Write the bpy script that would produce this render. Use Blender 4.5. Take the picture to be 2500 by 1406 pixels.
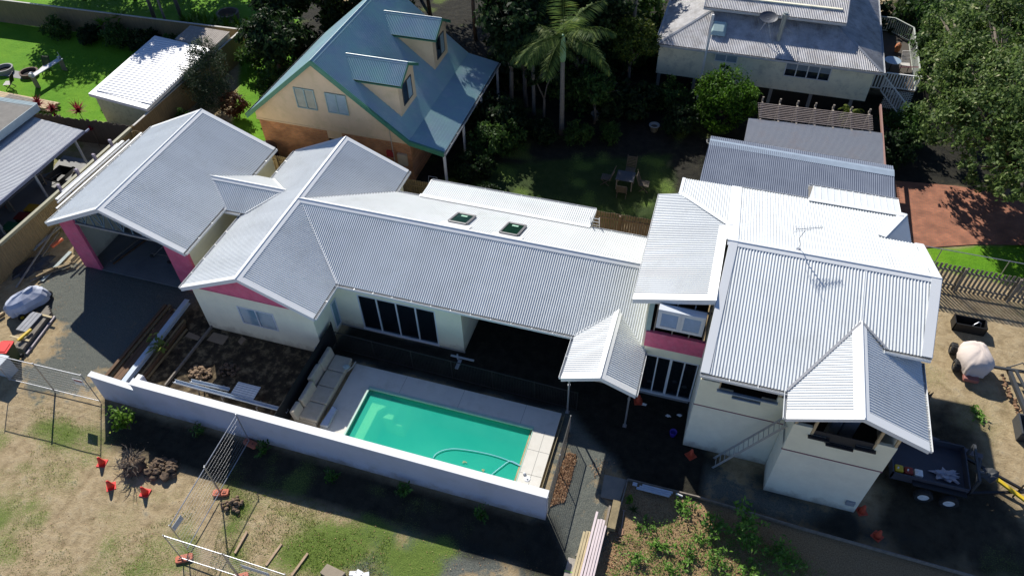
import bpy, bmesh, math, random
from mathutils import Vector, Matrix, noise
for o in list(bpy.data.objects): bpy.data.objects.remove(o)
S=bpy.context.scene; C=S.collection; R=math.radians; PI=math.pi
# ---------------------------------------------------------------- camera
cd=bpy.data.cameras.new('camera'); cam=bpy.data.objects.new('camera',cd); C.objects.link(cam)
cd.sensor_fit='HORIZONTAL'; cd.sensor_width=36; cd.lens=25.902; cd.clip_start=.3; cd.clip_end=600
_rt=Vector((0.95682582,0.29011615,-0.0178035)); _dn=Vector((0.1986711,-0.69748449,-0.68850939)); _fw=Vector((-0.21216536,0.65524653,-0.72500886))
cam.matrix_world=Matrix(((_rt.x,-_dn.x,-_fw.x,0),(_rt.y,-_dn.y,-_fw.y,0),(_rt.z,-_dn.z,-_fw.z,26.4),(0,0,0,1)))
S.camera=cam
# ---------------------------------------------------------------- light
SUN_EL=R(36.0); SUN_AZ=R(127.4)          # azimuth counter-clockwise from +X
w=bpy.data.worlds.new('World'); S.world=w; w.use_nodes=True
nt=w.node_tree; bg=nt.nodes['Background']; sky=nt.nodes.new('ShaderNodeTexSky'); sky.sky_type='NISHITA'
sky.sun_disc=False; sky.sun_elevation=SUN_EL; sky.sun_rotation=PI/2-SUN_AZ; sky.air_density=.75; sky.dust_density=.1; sky.ozone_density=1.5; sky.altitude=1500
bg.inputs[1].default_value=.085
tint=nt.nodes.new('ShaderNodeMixRGB'); tint.blend_type='MULTIPLY'; tint.inputs[0].default_value=1; tint.inputs[2].default_value=(.88,.97,1.14,1); nt.links.new(sky.outputs[0],tint.inputs[1]); nt.links.new(tint.outputs[0],bg.inputs[0])
ld=bpy.data.lights.new('sun','SUN'); ld.energy=4.9; ld.angle=R(.53); ld.color=(1,.95,.87)
sun=bpy.data.objects.new('sun',ld); C.objects.link(sun)
sd=Vector((math.cos(SUN_EL)*math.cos(SUN_AZ),math.cos(SUN_EL)*math.sin(SUN_AZ),math.sin(SUN_EL)))
sun.rotation_euler=sd.to_track_quat('Z','Y').to_euler(); sun.location=(-30,40,60)
S.view_settings.view_transform='Standard'; S.view_settings.look='None'; S.view_settings.exposure=.52; S.view_settings.gamma=1
def terr(x,y): return 0.0
# ---------------------------------------------------------------- tagging
def tag(o,label=None,cat=None,group=None,kind=None):
    if label: o['label']=label
    if cat: o['category']=cat
    if group: o['group']=group
    if kind: o['kind']=kind
    return o
def thing(name,label,cat,loc=(0,0,0),rz=0,group=None):
    o=bpy.data.objects.new(name,None); C.objects.link(o); o.location=loc; o.rotation_euler=(0,0,rz); o.empty_display_size=.2
    return tag(o,label,cat,group)
def kids(o): return [c for c in bpy.data.objects if c.parent==o]
def dup(o,loc=None,rz=None,label=None,scale=None,parent=None):
    c=o.copy(); C.objects.link(c)
    if parent: c.parent=parent
    if loc is not None: c.location=loc
    if rz is not None: c.rotation_euler=(c.rotation_euler[0],c.rotation_euler[1],rz)
    if scale is not None: c.scale=(scale,)*3 if not hasattr(scale,'__len__') else scale
    if label: c['label']=label
    for k in kids(o): dup(k,parent=c)
    return c
# ---------------------------------------------------------------- mesh builder
class MB:
    def __init__(s): s.v=[]; s.f=[]; s.m=[]; s.mi=0; s.att={}
    def add(s,vs,fs):
        b=len(s.v); s.v+= [tuple(p) for p in vs]; s.f+=[tuple(b+i for i in f) for f in fs]; s.m+=[s.mi]*len(fs); return s
    def box(s,x0,x1,y0,y1,z0,z1):
        return s.add([(x0,y0,z0),(x1,y0,z0),(x1,y1,z0),(x0,y1,z0),(x0,y0,z1),(x1,y0,z1),(x1,y1,z1),(x0,y1,z1)],
          [(0,3,2,1),(4,5,6,7),(0,1,5,4),(1,2,6,5),(2,3,7,6),(3,0,4,7)])
    def bar(s,a,b,w,h,up=(0,0,1)):
        a=Vector(a); b=Vector(b); d=(b-a).normalized(); up=Vector(up)
        if abs(d.dot(up))>.98: up=Vector((0,1,0))
        x=d.cross(up).normalized()*w/2; y=x.cross(d).normalized()*h/2
        return s.add([a-x-y,a+x-y,a+x+y,a-x+y,b-x-y,b+x-y,b+x+y,b-x+y],[(3,2,1,0),(4,5,6,7),(0,1,5,4),(1,2,6,5),(2,3,7,6),(3,0,4,7)])
    def rod(s,a,b,r,n=8,r2=None,caps=True):
        a=Vector(a); b=Vector(b); d=(b-a)
        if d.length<1e-6: return s
        d.normalize(); u=d.orthogonal().normalized(); w_=d.cross(u); r2=r if r2 is None else r2
        vs=[a+(u*math.cos(2*PI*i/n)+w_*math.sin(2*PI*i/n))*r for i in range(n)]+[b+(u*math.cos(2*PI*i/n)+w_*math.sin(2*PI*i/n))*r2 for i in range(n)]
        fs=[(i,(i+1)%n,n+(i+1)%n,n+i) for i in range(n)]
        if caps: fs+=[tuple(range(n-1,-1,-1)),tuple(range(n,2*n))]
        return s.add(vs,fs)
    def tube(s,pts,r,n=8,radii=None):
        pts=[Vector(p) for p in pts]; k=len(pts); vs=[]; u=None
        for i,p in enumerate(pts):
            d=(pts[min(i+1,k-1)]-pts[max(i-1,0)]).normalized()
            if u is None: u=d.orthogonal().normalized()
            u=(u-d*u.dot(d)); u=u.normalized() if u.length>1e-6 else d.orthogonal().normalized()
            w_=d.cross(u); rr=radii[i] if radii else r
            vs+=[p+(u*math.cos(2*PI*j/n)+w_*math.sin(2*PI*j/n))*rr for j in range(n)]
        fs=[(i*n+j,i*n+(j+1)%n,(i+1)*n+(j+1)%n,(i+1)*n+j) for i in range(k-1) for j in range(n)]
        fs+=[tuple(range(n-1,-1,-1)),tuple((k-1)*n+j for j in range(n))]
        return s.add(vs,fs)
    def prism(s,poly,z0,z1):
        n=len(poly); vs=[(p[0],p[1],z0) for p in poly]+[(p[0],p[1],z1) for p in poly]
        return s.add(vs,[tuple(range(n-1,-1,-1)),tuple(range(n,2*n))]+[(i,(i+1)%n,n+(i+1)%n,n+i) for i in range(n)])
    def slab(s,poly,off):
        off=Vector(off); n=len(poly); vs=[Vector(p) for p in poly]+[Vector(p)+off for p in poly]
        return s.add(vs,[tuple(range(n-1,-1,-1)),tuple(range(n,2*n))]+[(i,(i+1)%n,n+(i+1)%n,n+i) for i in range(n)])
    def lathe(s,prof,c=(0,0,0),n=16):
        c=Vector(c); vs=[]; k=len(prof)
        for r,z in prof: vs+=[c+Vector((r*math.cos(2*PI*j/n),r*math.sin(2*PI*j/n),z)) for j in range(n)]
        fs=[(i*n+j,i*n+(j+1)%n,(i+1)*n+(j+1)%n,(i+1)*n+j) for i in range(k-1) for j in range(n)]
        if prof[0][0]>1e-4: fs.append(tuple(range(n-1,-1,-1)))
        if prof[-1][0]>1e-4: fs.append(tuple((k-1)*n+j for j in range(n)))
        return s.add(vs,fs)
    def blob(s,c,rx,ry,rz,seed=0,rough=.2,sub=2,fr=1.5):
        bm=bmesh.new(); bmesh.ops.create_icosphere(bm,subdivisions=sub,radius=1); vs=[]
        for v in bm.verts:
            k=1+rough*noise.noise(v.co*fr+Vector((seed*3.7,seed*1.3,0)))*2
            vs.append((c[0]+v.co.x*rx*k,c[1]+v.co.y*ry*k,c[2]+v.co.z*rz*k))
        fs=[tuple(v.index for v in f.verts) for f in bm.faces]; bm.free(); return s.add(vs,fs)
    def build(s,name,mat,parent=None,smooth=False,bevel=0,world=True):
        me=bpy.data.meshes.new(name); o=bpy.data.objects.new(name,me); C.objects.link(o)
        off=Vector((0,0,0))
        if parent is not None:
            o.parent=parent
            if world:
                p=parent
                while p: off+=p.location; p=p.parent
        elif world and s.v:
            n=len(s.v); off=Vector((sum(p[0] for p in s.v)/n,sum(p[1] for p in s.v)/n,min(p[2] for p in s.v))); o.location=off
        me.from_pydata([(p[0]-off.x,p[1]-off.y,p[2]-off.z) for p in s.v],[],s.f)
        for m_ in (mat if isinstance(mat,(list,tuple)) else [mat]): me.materials.append(m_)
        me.polygons.foreach_set('material_index',s.m)
        if smooth: me.polygons.foreach_set('use_smooth',[True]*len(s.f))
        if s.att:
            at=me.attributes.new('sheet','FLOAT','FACE')
            at.data.foreach_set('value',[s.att.get(i,.5) for i in range(len(s.f))])
        me.update()
        if bevel:
            b=o.modifiers.new('bevel','BEVEL'); b.width=bevel; b.segments=2; b.limit_method='ANGLE'
        return o
def corr(mb,poly,down,pitch=.1,amp=.0155,prof='sin',step=8,out=None):
    """profiled metal sheet over a convex planar polygon, ribs running along `down`"""
    P=[Vector(p) for p in poly]; d=Vector(down).normalized()
    n=(P[1]-P[0]).cross(P[2]-P[0]).normalized()
    if (n.dot(Vector(out)) if out else n.z)<0: n=-n
    d=(d-n*d.dot(n)).normalized(); c=n.cross(d).normalized()
    O=P[0]; uv=[((p-O).dot(c),(p-O).dot(d)) for p in P]; N=len(uv)
    u0=min(u for u,_ in uv); u1=max(u for u,_ in uv)
    if prof=='sin': offs=[i/step for i in range(step)]; hs=[math.sin(2*PI*t)*amp for t in offs]
    elif prof=='rib': offs=[0,.08,.16,.24]; hs=[0,amp,amp,0]
    elif prof=='board': offs=[0,.04]; hs=[0,amp]
    us=[];hh=[]
    k=int(math.floor(u0/pitch))-1
    while k*pitch<u1+pitch:
        for t,h_ in zip(offs,hs): us.append(k*pitch+t*pitch); hh.append(h_)
        k+=1
    S_=[(u,h_) for u,h_ in zip(us,hh) if u0+1e-4<u<u1-1e-4]
    S_=[(u0+1e-5,0)]+S_+[(u1-1e-5,0)]
    vs=[]
    for u,h_ in S_:
        lo=1e9;hi=-1e9
        for i in range(N):
            a=uv[i];b=uv[(i+1)%N]
            if (a[0]-u)*(b[0]-u)<=0 and abs(a[0]-b[0])>1e-9:
                v=a[1]+(b[1]-a[1])*(u-a[0])/(b[0]-a[0]); lo=min(lo,v);hi=max(hi,v)
        if lo>hi: lo=hi=0
        vs+=[O+c*u+d*lo+n*h_,O+c*u+d*hi+n*h_]
    f0=len(mb.f); mb.add(vs,[(2*i,2*i+1,2*i+3,2*i+2) for i in range(len(S_)-1)])
    for i in range(len(S_)-1): mb.att[f0+i]=random.Random(int(math.floor(S_[i][0]/.8))*7+int(P[0].x*10)).random()
    return n

# ---------------------------------------------------------------- materials
MATS={}
def mat(name,col,rough=.7,metal=0,var=.12,scale=3.0,bump=0.0,bscale=30.0,col2=None,stain=None,spec=.5,det=5,stretch=None,alpha=1,dirt=0,sheet=False):
    if name in MATS: return MATS[name]
    m_=bpy.data.materials.new(name); m_.use_nodes=True; t=m_.node_tree; N=t.nodes; Lk=t.links; b=N['Principled BSDF']
    b.inputs['Roughness'].default_value=rough; b.inputs['Metallic'].default_value=metal; b.inputs['Specular IOR Level'].default_value=spec
    tc=N.new('ShaderNodeTexCoord'); vec=tc.outputs['Object']
    if stretch:
        mp=N.new('ShaderNodeMapping'); mp.inputs['Scale'].default_value=stretch; Lk.new(vec,mp.inputs[0]); vec=mp.outputs[0]
    n1=N.new('ShaderNodeTexNoise'); n1.inputs['Scale'].default_value=scale; n1.inputs['Detail'].default_value=det; n1.inputs['Roughness'].default_value=.65; Lk.new(vec,n1.inputs['Vector'])
    r=N.new('ShaderNodeValToRGB'); r.color_ramp.elements[0].position=.3; r.color_ramp.elements[1].position=.7
    c2=col2 or tuple(c*(1-var) for c in col); c1=col if col2 else tuple(min(1,c*(1+var*.5)) for c in col)
    r.color_ramp.elements[0].color=(*c2,1); r.color_ramp.elements[1].color=(*c1,1); Lk.new(n1.outputs[0],r.inputs[0]); out=r.outputs[0]
    if stain:
        sc,ssc,amt=stain
        n2=N.new('ShaderNodeTexNoise'); n2.inputs['Scale'].default_value=ssc; n2.inputs['Detail'].default_value=8; n2.inputs['Roughness'].default_value=.7; Lk.new(vec,n2.inputs['Vector'])
        r2=N.new('ShaderNodeMapRange'); r2.inputs[1].default_value=.5; r2.inputs[2].default_value=.68; r2.inputs[4].default_value=amt; Lk.new(n2.outputs[0],r2.inputs[0])
        mx=N.new('ShaderNodeMixRGB'); mx.inputs[2].default_value=(*sc,1); Lk.new(r2.outputs[0],mx.inputs[0]); Lk.new(out,mx.inputs[1]); out=mx.outputs[0]
    if sheet:
        at=N.new('ShaderNodeAttribute'); at.attribute_name='sheet'; r3_=N.new('ShaderNodeMapRange'); r3_.inputs[3].default_value=.955; r3_.inputs[4].default_value=1.02; Lk.new(at.outputs['Fac'],r3_.inputs[0])
        mx3=N.new('ShaderNodeMixRGB'); mx3.blend_type='MULTIPLY'; mx3.inputs[0].default_value=1; Lk.new(out,mx3.inputs[1]); Lk.new(r3_.outputs[0],mx3.inputs[2]); out=mx3.outputs[0]
    if dirt:   # splash dirt near the ground
        sx=N.new('ShaderNodeSeparateXYZ'); Lk.new(tc.outputs['Object'],sx.inputs[0]); n4=N.new('ShaderNodeTexNoise'); n4.inputs['Scale'].default_value=2.2; n4.inputs['Detail'].default_value=8; n4.inputs['Roughness'].default_value=.7; Lk.new(tc.outputs['Object'],n4.inputs['Vector'])
        ma=N.new('ShaderNodeMath'); ma.operation='MULTIPLY_ADD'; ma.inputs[1].default_value=1.3; ma.inputs[2].default_value=-.35; Lk.new(n4.outputs[0],ma.inputs[0]); mb_=N.new('ShaderNodeMath'); mb_.operation='SUBTRACT'; Lk.new(ma.outputs[0],mb_.inputs[0]); Lk.new(sx.outputs[2],mb_.inputs[1])
        r4=N.new('ShaderNodeMapRange'); r4.inputs[1].default_value=-.1; r4.inputs[2].default_value=.3; r4.inputs[4].default_value=dirt; Lk.new(mb_.outputs[0],r4.inputs[0])
        mx4=N.new('ShaderNodeMixRGB'); mx4.inputs[2].default_value=(.25,.19,.12,1); Lk.new(r4.outputs[0],mx4.inputs[0]); Lk.new(out,mx4.inputs[1]); out=mx4.outputs[0]
    Lk.new(out,b.inputs['Base Color'])
    if bump:
        n3=N.new('ShaderNodeTexNoise'); n3.inputs['Scale'].default_value=bscale; n3.inputs['Detail'].default_value=4; Lk.new(vec,n3.inputs['Vector'])
        bp=N.new('ShaderNodeBump'); bp.inputs['Strength'].default_value=bump; bp.inputs['Distance'].default_value=.02; Lk.new(n3.outputs[0],bp.inputs['Height']); Lk.new(bp.outputs[0],b.inputs['Normal'])
    if alpha<1: b.inputs['Alpha'].default_value=alpha
    MATS[name]=m_; return m_
def leafmat(name,c1,c2,c3=None,rough=.6,trans=.4):
    if name in MATS: return MATS[name]
    m_=bpy.data.materials.new(name); m_.use_nodes=True; t=m_.node_tree; N=t.nodes; Lk=t.links; b=N['Principled BSDF']; b.inputs['Roughness'].default_value=rough; b.inputs['Specular IOR Level'].default_value=.2
    gm=N.new('ShaderNodeNewGeometry'); r=N.new('ShaderNodeValToRGB'); r.color_ramp.elements[0].color=(*c1,1); r.color_ramp.elements[1].color=(*c2,1)
    r.color_ramp.elements[0].position=.1
    if c3: e=r.color_ramp.elements.new(.93); e.color=(*c2,1); r.color_ramp.elements[2].color=(*c3,1)
    Lk.new(gm.outputs['Random Per Island'],r.inputs[0]); Lk.new(r.outputs[0],b.inputs['Base Color'])
    tl=N.new('ShaderNodeBsdfTranslucent'); Lk.new(r.outputs[0],tl.inputs[0]); mx=N.new('ShaderNodeMixShader'); mx.inputs[0].default_value=trans
    Lk.new(b.outputs[0],mx.inputs[1]); Lk.new(tl.outputs[0],mx.inputs[2]); Lk.new(mx.outputs[0],N['Material Output'].inputs[0])
    MATS[name]=m_; return m_
def glassmat(name,col,tr=.25,rough=.05):
    m_=bpy.data.materials.new(name); m_.use_nodes=True; t=m_.node_tree; N=t.nodes; Lk=t.links; b=N['Principled BSDF']
    b.inputs['Base Color'].default_value=(*col,1); b.inputs['Roughness'].default_value=rough; b.inputs['Specular IOR Level'].default_value=.6
    tp=N.new('ShaderNodeBsdfTransparent'); tp.inputs[0].default_value=(.75,.82,.85,1); mx=N.new('ShaderNodeMixShader'); mx.inputs[0].default_value=tr
    Lk.new(b.outputs[0],mx.inputs[1]); Lk.new(tp.outputs[0],mx.inputs[2]); Lk.new(mx.outputs[0],N['Material Output'].inputs[0]); MATS[name]=m_; return m_
def brickmat(name,c1,c2,mortar,sx,sy,axes='xz',scale=1,bump=.4,stain=None):
    m_=bpy.data.materials.new(name); m_.use_nodes=True; t=m_.node_tree; N=t.nodes; Lk=t.links; b=N['Principled BSDF']; b.inputs['Roughness'].default_value=.85
    tc=N.new('ShaderNodeTexCoord'); sp=N.new('ShaderNodeSeparateXYZ'); cb=N.new('ShaderNodeCombineXYZ'); Lk.new(tc.outputs['Object'],sp.inputs[0])
    Lk.new(sp.outputs['xyz'.index(axes[0])],cb.inputs[0]); Lk.new(sp.outputs['xyz'.index(axes[1])],cb.inputs[1])
    bt=N.new('ShaderNodeTexBrick'); bt.inputs['Color1'].default_value=(*c1,1); bt.inputs['Color2'].default_value=(*c2,1); bt.inputs['Mortar'].default_value=(*mortar,1)
    bt.inputs['Scale'].default_value=1; bt.inputs['Brick Width'].default_value=sx; bt.inputs['Row Height'].default_value=sy; bt.inputs['Mortar Size'].default_value=.008; bt.inputs['Bias'].default_value=-.1
    Lk.new(cb.outputs[0],bt.inputs['Vector'])
    n1=N.new('ShaderNodeTexNoise'); n1.inputs['Scale'].default_value=1.3; n1.inputs['Detail'].default_value=6; Lk.new(tc.outputs['Object'],n1.inputs['Vector'])
    mr=N.new('ShaderNodeMapRange'); mr.inputs[1].default_value=.35; mr.inputs[2].default_value=.7; mr.inputs[3].default_value=.65; mr.inputs[4].default_value=1.1; Lk.new(n1.outputs[0],mr.inputs[0])
    mx=N.new('ShaderNodeMixRGB'); mx.blend_type='MULTIPLY'; mx.inputs[0].default_value=1; Lk.new(bt.outputs[0],mx.inputs[1]); Lk.new(mr.outputs[0],mx.inputs[2]); Lk.new(mx.outputs[0],b.inputs['Base Color'])
    bp=N.new('ShaderNodeBump'); bp.invert=True; bp.inputs['Strength'].default_value=bump; bp.inputs['Distance'].default_value=.01; Lk.new(bt.outputs[1],bp.inputs['Height']); Lk.new(bp.outputs[0],b.inputs['Normal'])
    MATS[name]=m_; return m_
M_roof=mat('white_roof_steel',(.66,.69,.69),rough=.36,var=.05,scale=.7,spec=.5,stain=((.52,.54,.52),1.1,.45),det=8,sheet=True)
M_flash=mat('white_flashing',(.7,.72,.72),rough=.35,var=.02,scale=1)
M_green=mat('weathered_green_roof',(.26,.46,.43),rough=.35,spec=.8,col2=(.25,.34,.44),scale=.7,stain=((.42,.5,.52),.9,.5),det=8,sheet=True)
M_greentrim=mat('green_trim',(.05,.2,.12),rough=.45,var=.15)
M_galv=mat('weathered_galvanised_roof',(.62,.61,.61),rough=.45,metal=.0,col2=(.3,.3,.31),scale=1.2,stain=((.2,.165,.14),2.0,.55),sheet=True)
M_galvp=mat('pale_galvanised_roof',(.5,.52,.53),rough=.4,metal=.1,col2=(.44,.45,.47),scale=1.5)
M_wall=mat('pale_cladding',(.80,.78,.60),rough=.75,var=.08,scale=1.2,bump=.1,bscale=40,dirt=.5)
M_wall2=mat('pale_cladding_textured',(.74,.74,.62),rough=.8,var=.08,scale=2,bump=.6,bscale=22,dirt=.55)
M_pink=mat('pink_builders_wrap',(.68,.13,.23),rough=.6,var=.2,scale=2.5,bump=.5,bscale=9,stain=((.6,.25,.32),4.0,.4))
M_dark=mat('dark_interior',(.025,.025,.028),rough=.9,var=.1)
M_int=mat('interior_lining',(.2,.19,.17),rough=.9,var=.2)
M_blue=mat('blue_grey_steel_frame',(.12,.2,.26),rough=.5,var=.1)
M_alu=mat('white_window_frame',(.6,.64,.68),rough=.4,var=.03)
M_glass=glassmat('dark_window_glass',(.012,.02,.03),.0,.03)
M_glasst=glassmat('clear_door_glass',(.01,.015,.02),.35,.03)
M_louv=mat('louvre_glass',(.16,.28,.34),rough=.1,var=.1,spec=.8)
M_conc=mat('concrete',(.3,.3,.29),rough=.85,col2=(.24,.24,.24),scale=1,bump=.15,bscale=20)
M_slab=mat('garage_slab',(.2,.21,.21),rough=.8,col2=(.14,.145,.15),scale=.7)
M_render=mat('shaded_white_render',(.46,.49,.58),rough=.85,var=.06,scale=.7,bump=.25,bscale=30,stain=((.36,.37,.38),1.1,.35),dirt=.6)  # blue sky shade on the white wall is mixed into this colour
M_cap=mat('white_wall_cap',(.76,.77,.77),rough=.8,var=.03)
M_timber=mat('weathered_grey_timber',(.24,.21,.175),rough=.85,var=.35,scale=6,bump=.3,stretch=(1,1,.15))
M_pine=mat('new_pine',(.5,.38,.22),rough=.8,var=.25,scale=5,bump=.2)
M_treat=mat('treated_pine_fence',(.27,.2,.105),rough=.85,col2=(.17,.13,.07),scale=7,bump=.3,stretch=(2,2,.2))
M_oldfence=mat('old_dark_fence_timber',(.13,.105,.08),rough=.9,col2=(.08,.065,.05),scale=6,stretch=(2,2,.2))
M_galvs=mat('galvanised_steel',(.45,.46,.48),rough=.4,metal=.7,var=.1)
M_black=mat('black_metal',(.012,.012,.013),rough=.5)
M_rubber=mat('black_rubber',(.02,.02,.02),rough=.85)
M_orange=mat('orange_plastic',(.75,.13,.06),rough=.5,var=.06)
M_foot=mat('faded_orange_fence_foot',(.52,.16,.09),rough=.8,var=.15,scale=9)
M_white=mat('white_paint',(.72,.73,.73),rough=.5,var=.04)
M_red=mat('red_plastic',(.75,.04,.03),rough=.4,var=.05)
M_binG=mat('dark_green_plastic',(.012,.05,.022),rough=.5)
M_yellow=mat('yellow_paint',(.6,.42,.02),rough=.5,var=.1)
M_soil=mat('brown_soil',(.16,.11,.07),rough=1,col2=(.085,.06,.04),scale=9,bump=.8,bscale=14)
M_bark=mat('tree_bark',(.17,.14,.11),rough=.95,col2=(.09,.075,.06),scale=8,bump=.6,bscale=16,stretch=(1,1,.25))
M_weather=mat('cream_weatherboard',(.84,.81,.62),rough=.75,var=.1,scale=1.2,stain=((.3,.31,.25),1.5,.5))
M_brick=brickmat('brown_brick',(.68,.30,.12),(.5,.2,.085),(.42,.32,.22),.24,.086,'xz')
M_pave=brickmat('red_brick_paver',(.40,.15,.08),(.30,.11,.065),(.2,.14,.09),.23,.115,'xy',bump=.3)

# ================================================================ SETTING
import numpy as np
PG=dict(
 gravelA=[(-28.591,19.835,0),(-29.424,19.13,0),(-31.395,19.04,0),(-29.74,15.408,0),(-27.642,15.47,0),(-26.795,13.91,0),(-27.564,12.953,0),(-26.569,11.829,0),(-24.031,12.45,0),(-24.317,13.769,0),(-22.104,13.581,0),(-22.485,18.591,0),(-23.294,19.809,0)],
 gravelB=[(-9.595,8.167,0),(-9.771,9.549,0),(-7.899,10.6,0),(-5.37,10.844,0),(-2.996,12.552,0),(-3.967,17.488,0),(-4.83,24.772,0),(1.773,20.033,0),(1.36,16.768,0),(6.927,15.986,0),(9.273,15.817,0),(9.247,15.148,0),(5.466,14.953,0),(-0.356,15.212,0),(-0.734,14.638,0),(-0.66,12.729,0),(-1.684,10.504,0)],
 bed=[(-22.94,12.428,0),(-21.282,12.465,0),(-2.763,12.586,0),(-1.403,10.587,0),(-2.386,10.297,0),(-7.751,10.644,0),(-11.857,10.618,0),(-15.383,10.443,0),(-17.593,10.362,0),(-21.479,10.712,0)],  # strip at the wall foot: its cast shadow deepened in the soil colour
 gravelShade=[(-14.701,17.27,0),(-14.347,19.547,0),(-8.711,19.365,0),(-10.095,23.272,0),(-1.729,25.655,0),(2.212,19.28,0),(2.733,14.844,0),(-0.339,15.124,0),(-3.08,17.529,0),(-13.158,17.47,0)],  # gravel by the house and portico, their shade darkened into its colour
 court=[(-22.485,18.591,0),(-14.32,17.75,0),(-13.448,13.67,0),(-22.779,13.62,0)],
 mulch=[(-0.363,15.079,0),(1.607,15.05,0),(4.863,14.998,0),(12.504,14.696,0),(-0.841,10.753,0),(-0.366,12.816,0)],
 lawnW=[(-142.65,71.71,0),(-54.495,73.679,0),(-34.872,43.767,0),(-34.556,31.311,0),(-67.807,22.673,0)],
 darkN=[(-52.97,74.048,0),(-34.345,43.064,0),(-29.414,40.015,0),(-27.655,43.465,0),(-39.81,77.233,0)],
 driveShade=[(1.438,17.387,0),(4.78,16.252,0),(8.176,16.265,0),(8.175,16.161,0),(5.469,14.885,0),(2.422,14.841,0),(5.47,14.869,0),(12.504,14.696,0),(14.703,15.346,0),(13.99,17.713,0),(12.91,20.728,0),(11.789,22.058,0),(9.723,19.403,0),(8.408,16.074,0)],  # drive beside the right wing, the wing's shade put into the ground colour
 lawnN=[(-64.598,71.235,0),(-45.821,75.778,0),(-23.15,29.209,0),(-28.464,31.593,0),(-34.463,43.549,0),(-39.735,46.249,0)],
 lawnC=[(-13.674,32.656,0),(-1.762,36.788,0),(-0.803,30.295,0),(-15.098,29.123,0)],
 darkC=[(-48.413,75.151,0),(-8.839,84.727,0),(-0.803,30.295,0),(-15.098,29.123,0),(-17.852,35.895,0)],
 lawnE=[(11.933,32.384,0),(14.312,33.312,0),(20.952,36.424,0),(19.611,30.071,0),(16.223,30.767,0),(12.072,30.908,0)],
 grassS=[(-15.472,10.139,0),(-14.126,10.811,0),(-11.995,10.884,0),(-9.478,10.735,0),(-6.367,10.469,0),(-6.194,9.172,0),(-8.743,8.419,0),(-13.298,7.073,0),(-15.03,8.167,0)],
 g1=[(-25.265,11.09,0),(-22.347,11.937,0),(-21.579,10.683,0),(-21.199,8.461,0),(-22.747,8.194,0)],
 g2=[(-25.662,8.49,0),(-23.434,8.751,0),(-21.716,7.229,0),(-23.36,6.053,0)],
 g3=[(-20.03,7.032,0),(-18.974,8.567,0),(-15.684,9.176,0),(-14.357,6.606,0),(-18.93,5.255,0)],
 g4=[(-17.968,10.349,0),(-16.062,10.337,0),(-16.504,8.759,0),(-18.864,8.42,0)],
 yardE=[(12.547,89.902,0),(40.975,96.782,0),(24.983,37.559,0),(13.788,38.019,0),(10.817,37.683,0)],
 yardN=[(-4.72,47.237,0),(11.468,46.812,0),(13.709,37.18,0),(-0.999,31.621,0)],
)
def axis(lo,hi,st,outer):
    a=list(np.arange(lo,hi+1e-6,st)); return np.array([lo-v for v in outer[::-1]]+a+[hi+v for v in outer])
gx_=axis(-50,20,.2,[1,3,8,20,50,120,220]); gy_=axis(3,62,.2,[1,3,8,20,50,120,220])
GX,GY=np.meshgrid(gx_,gy_)
rs=np.random.RandomState(4)
def vnoise(x,y,sc,seed):
    r_=np.random.RandomState(seed); T=r_.rand(256,256); x=x/sc; y=y/sc; xi=np.floor(x).astype(int); yi=np.floor(y).astype(int); fx=x-xi; fy=y-yi; fx=fx*fx*(3-2*fx); fy=fy*fy*(3-2*fy)
    t=lambda a,b:T[a%256,b%256]
    return (t(xi,yi)*(1-fx)+t(xi+1,yi)*fx)*(1-fy)+(t(xi,yi+1)*(1-fx)+t(xi+1,yi+1)*fx)*fy
def sdf(P):
    d=np.full(GX.shape,1e9); ins=np.zeros(GX.shape,bool); n=len(P)
    for i in range(n):
        x0,y0=P[i][:2]; x1,y1=P[(i+1)%n][:2]; ex,ey=x1-x0,y1-y0
        t=np.clip(((GX-x0)*ex+(GY-y0)*ey)/(ex*ex+ey*ey+1e-9),0,1)
        d=np.minimum(d,np.hypot(GX-x0-ex*t,GY-y0-ey*t))
        c=((y0>GY)!=(y1>GY)); xx=x0+(GY-y0)*ex/(ey if abs(ey)>1e-9 else 1e-9); ins^=(c&(GX<xx))
    return np.where(ins,-d,d)
wob=(vnoise(GX,GY,1.3,1)-.5)*1.0+(vnoise(GX,GY,.4,2)-.5)*.4
def zone(k,soft=.5,wb=1): return np.clip(.5-(sdf(PG[k])+wob*wb)/soft,0,1)
lawn=np.maximum.reduce([zone('lawnW',.2,.2),zone('lawnN',.2,.2)*(1-zone('darkC',.3,.3)),zone('lawnC',.4,.6)*.15,zone('lawnE',.3,.4)])
gC=zone('gravelShade',.4,.3); grav=np.maximum(np.maximum(zone('gravelA',1.0,.8),zone('gravelB',1.8,1.6)),gC); dkc=zone('darkC',.5,.5)
court=zone('court',.6,.6); mul=zone('mulch',.15,.15); yn=np.maximum.reduce([zone('yardN',.5,.5),dkc,zone('bed',.5,.3)*.95,zone('driveShade',1.2,1.2)*.92,gC,zone('yardE',.8,.8),zone('darkN',.6,.6)])  # near-black mask: deepens shade by walls and under trees in the ground colour
n2=vnoise(GX,GY,2.2,7)*.6+vnoise(GX,GY,.8,8)*.4
gs=np.clip(zone('grassS',1.2,1.6)*.95,0,1)
gsp=np.clip((n2-.56)*5,0,1)*np.where(GX>8,.3,.55)
for k in('g1','g2','g3','g4'): gs=np.maximum(gs,zone(k,2.2,2.2)*.8)
grass=np.maximum(gs*np.clip(.55+(n2-.4)*2,0,1),gsp*(1-grav)*(1-court)); grass=grass*(1-mul)
Z=0*GX+(vnoise(GX,GY,1.7,11)-.5)*.05*(1-grav*.7)
pool=(GX>-11.9)&(GX<-4.6)&(GY>13.0)&(GY<16.3); Z=np.where(pool,-2.2,Z)
Z=np.where((GX>-29.2)&(GX<-22.2)&(GY>19.4)&(GY<27.2),-.05,Z)
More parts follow.
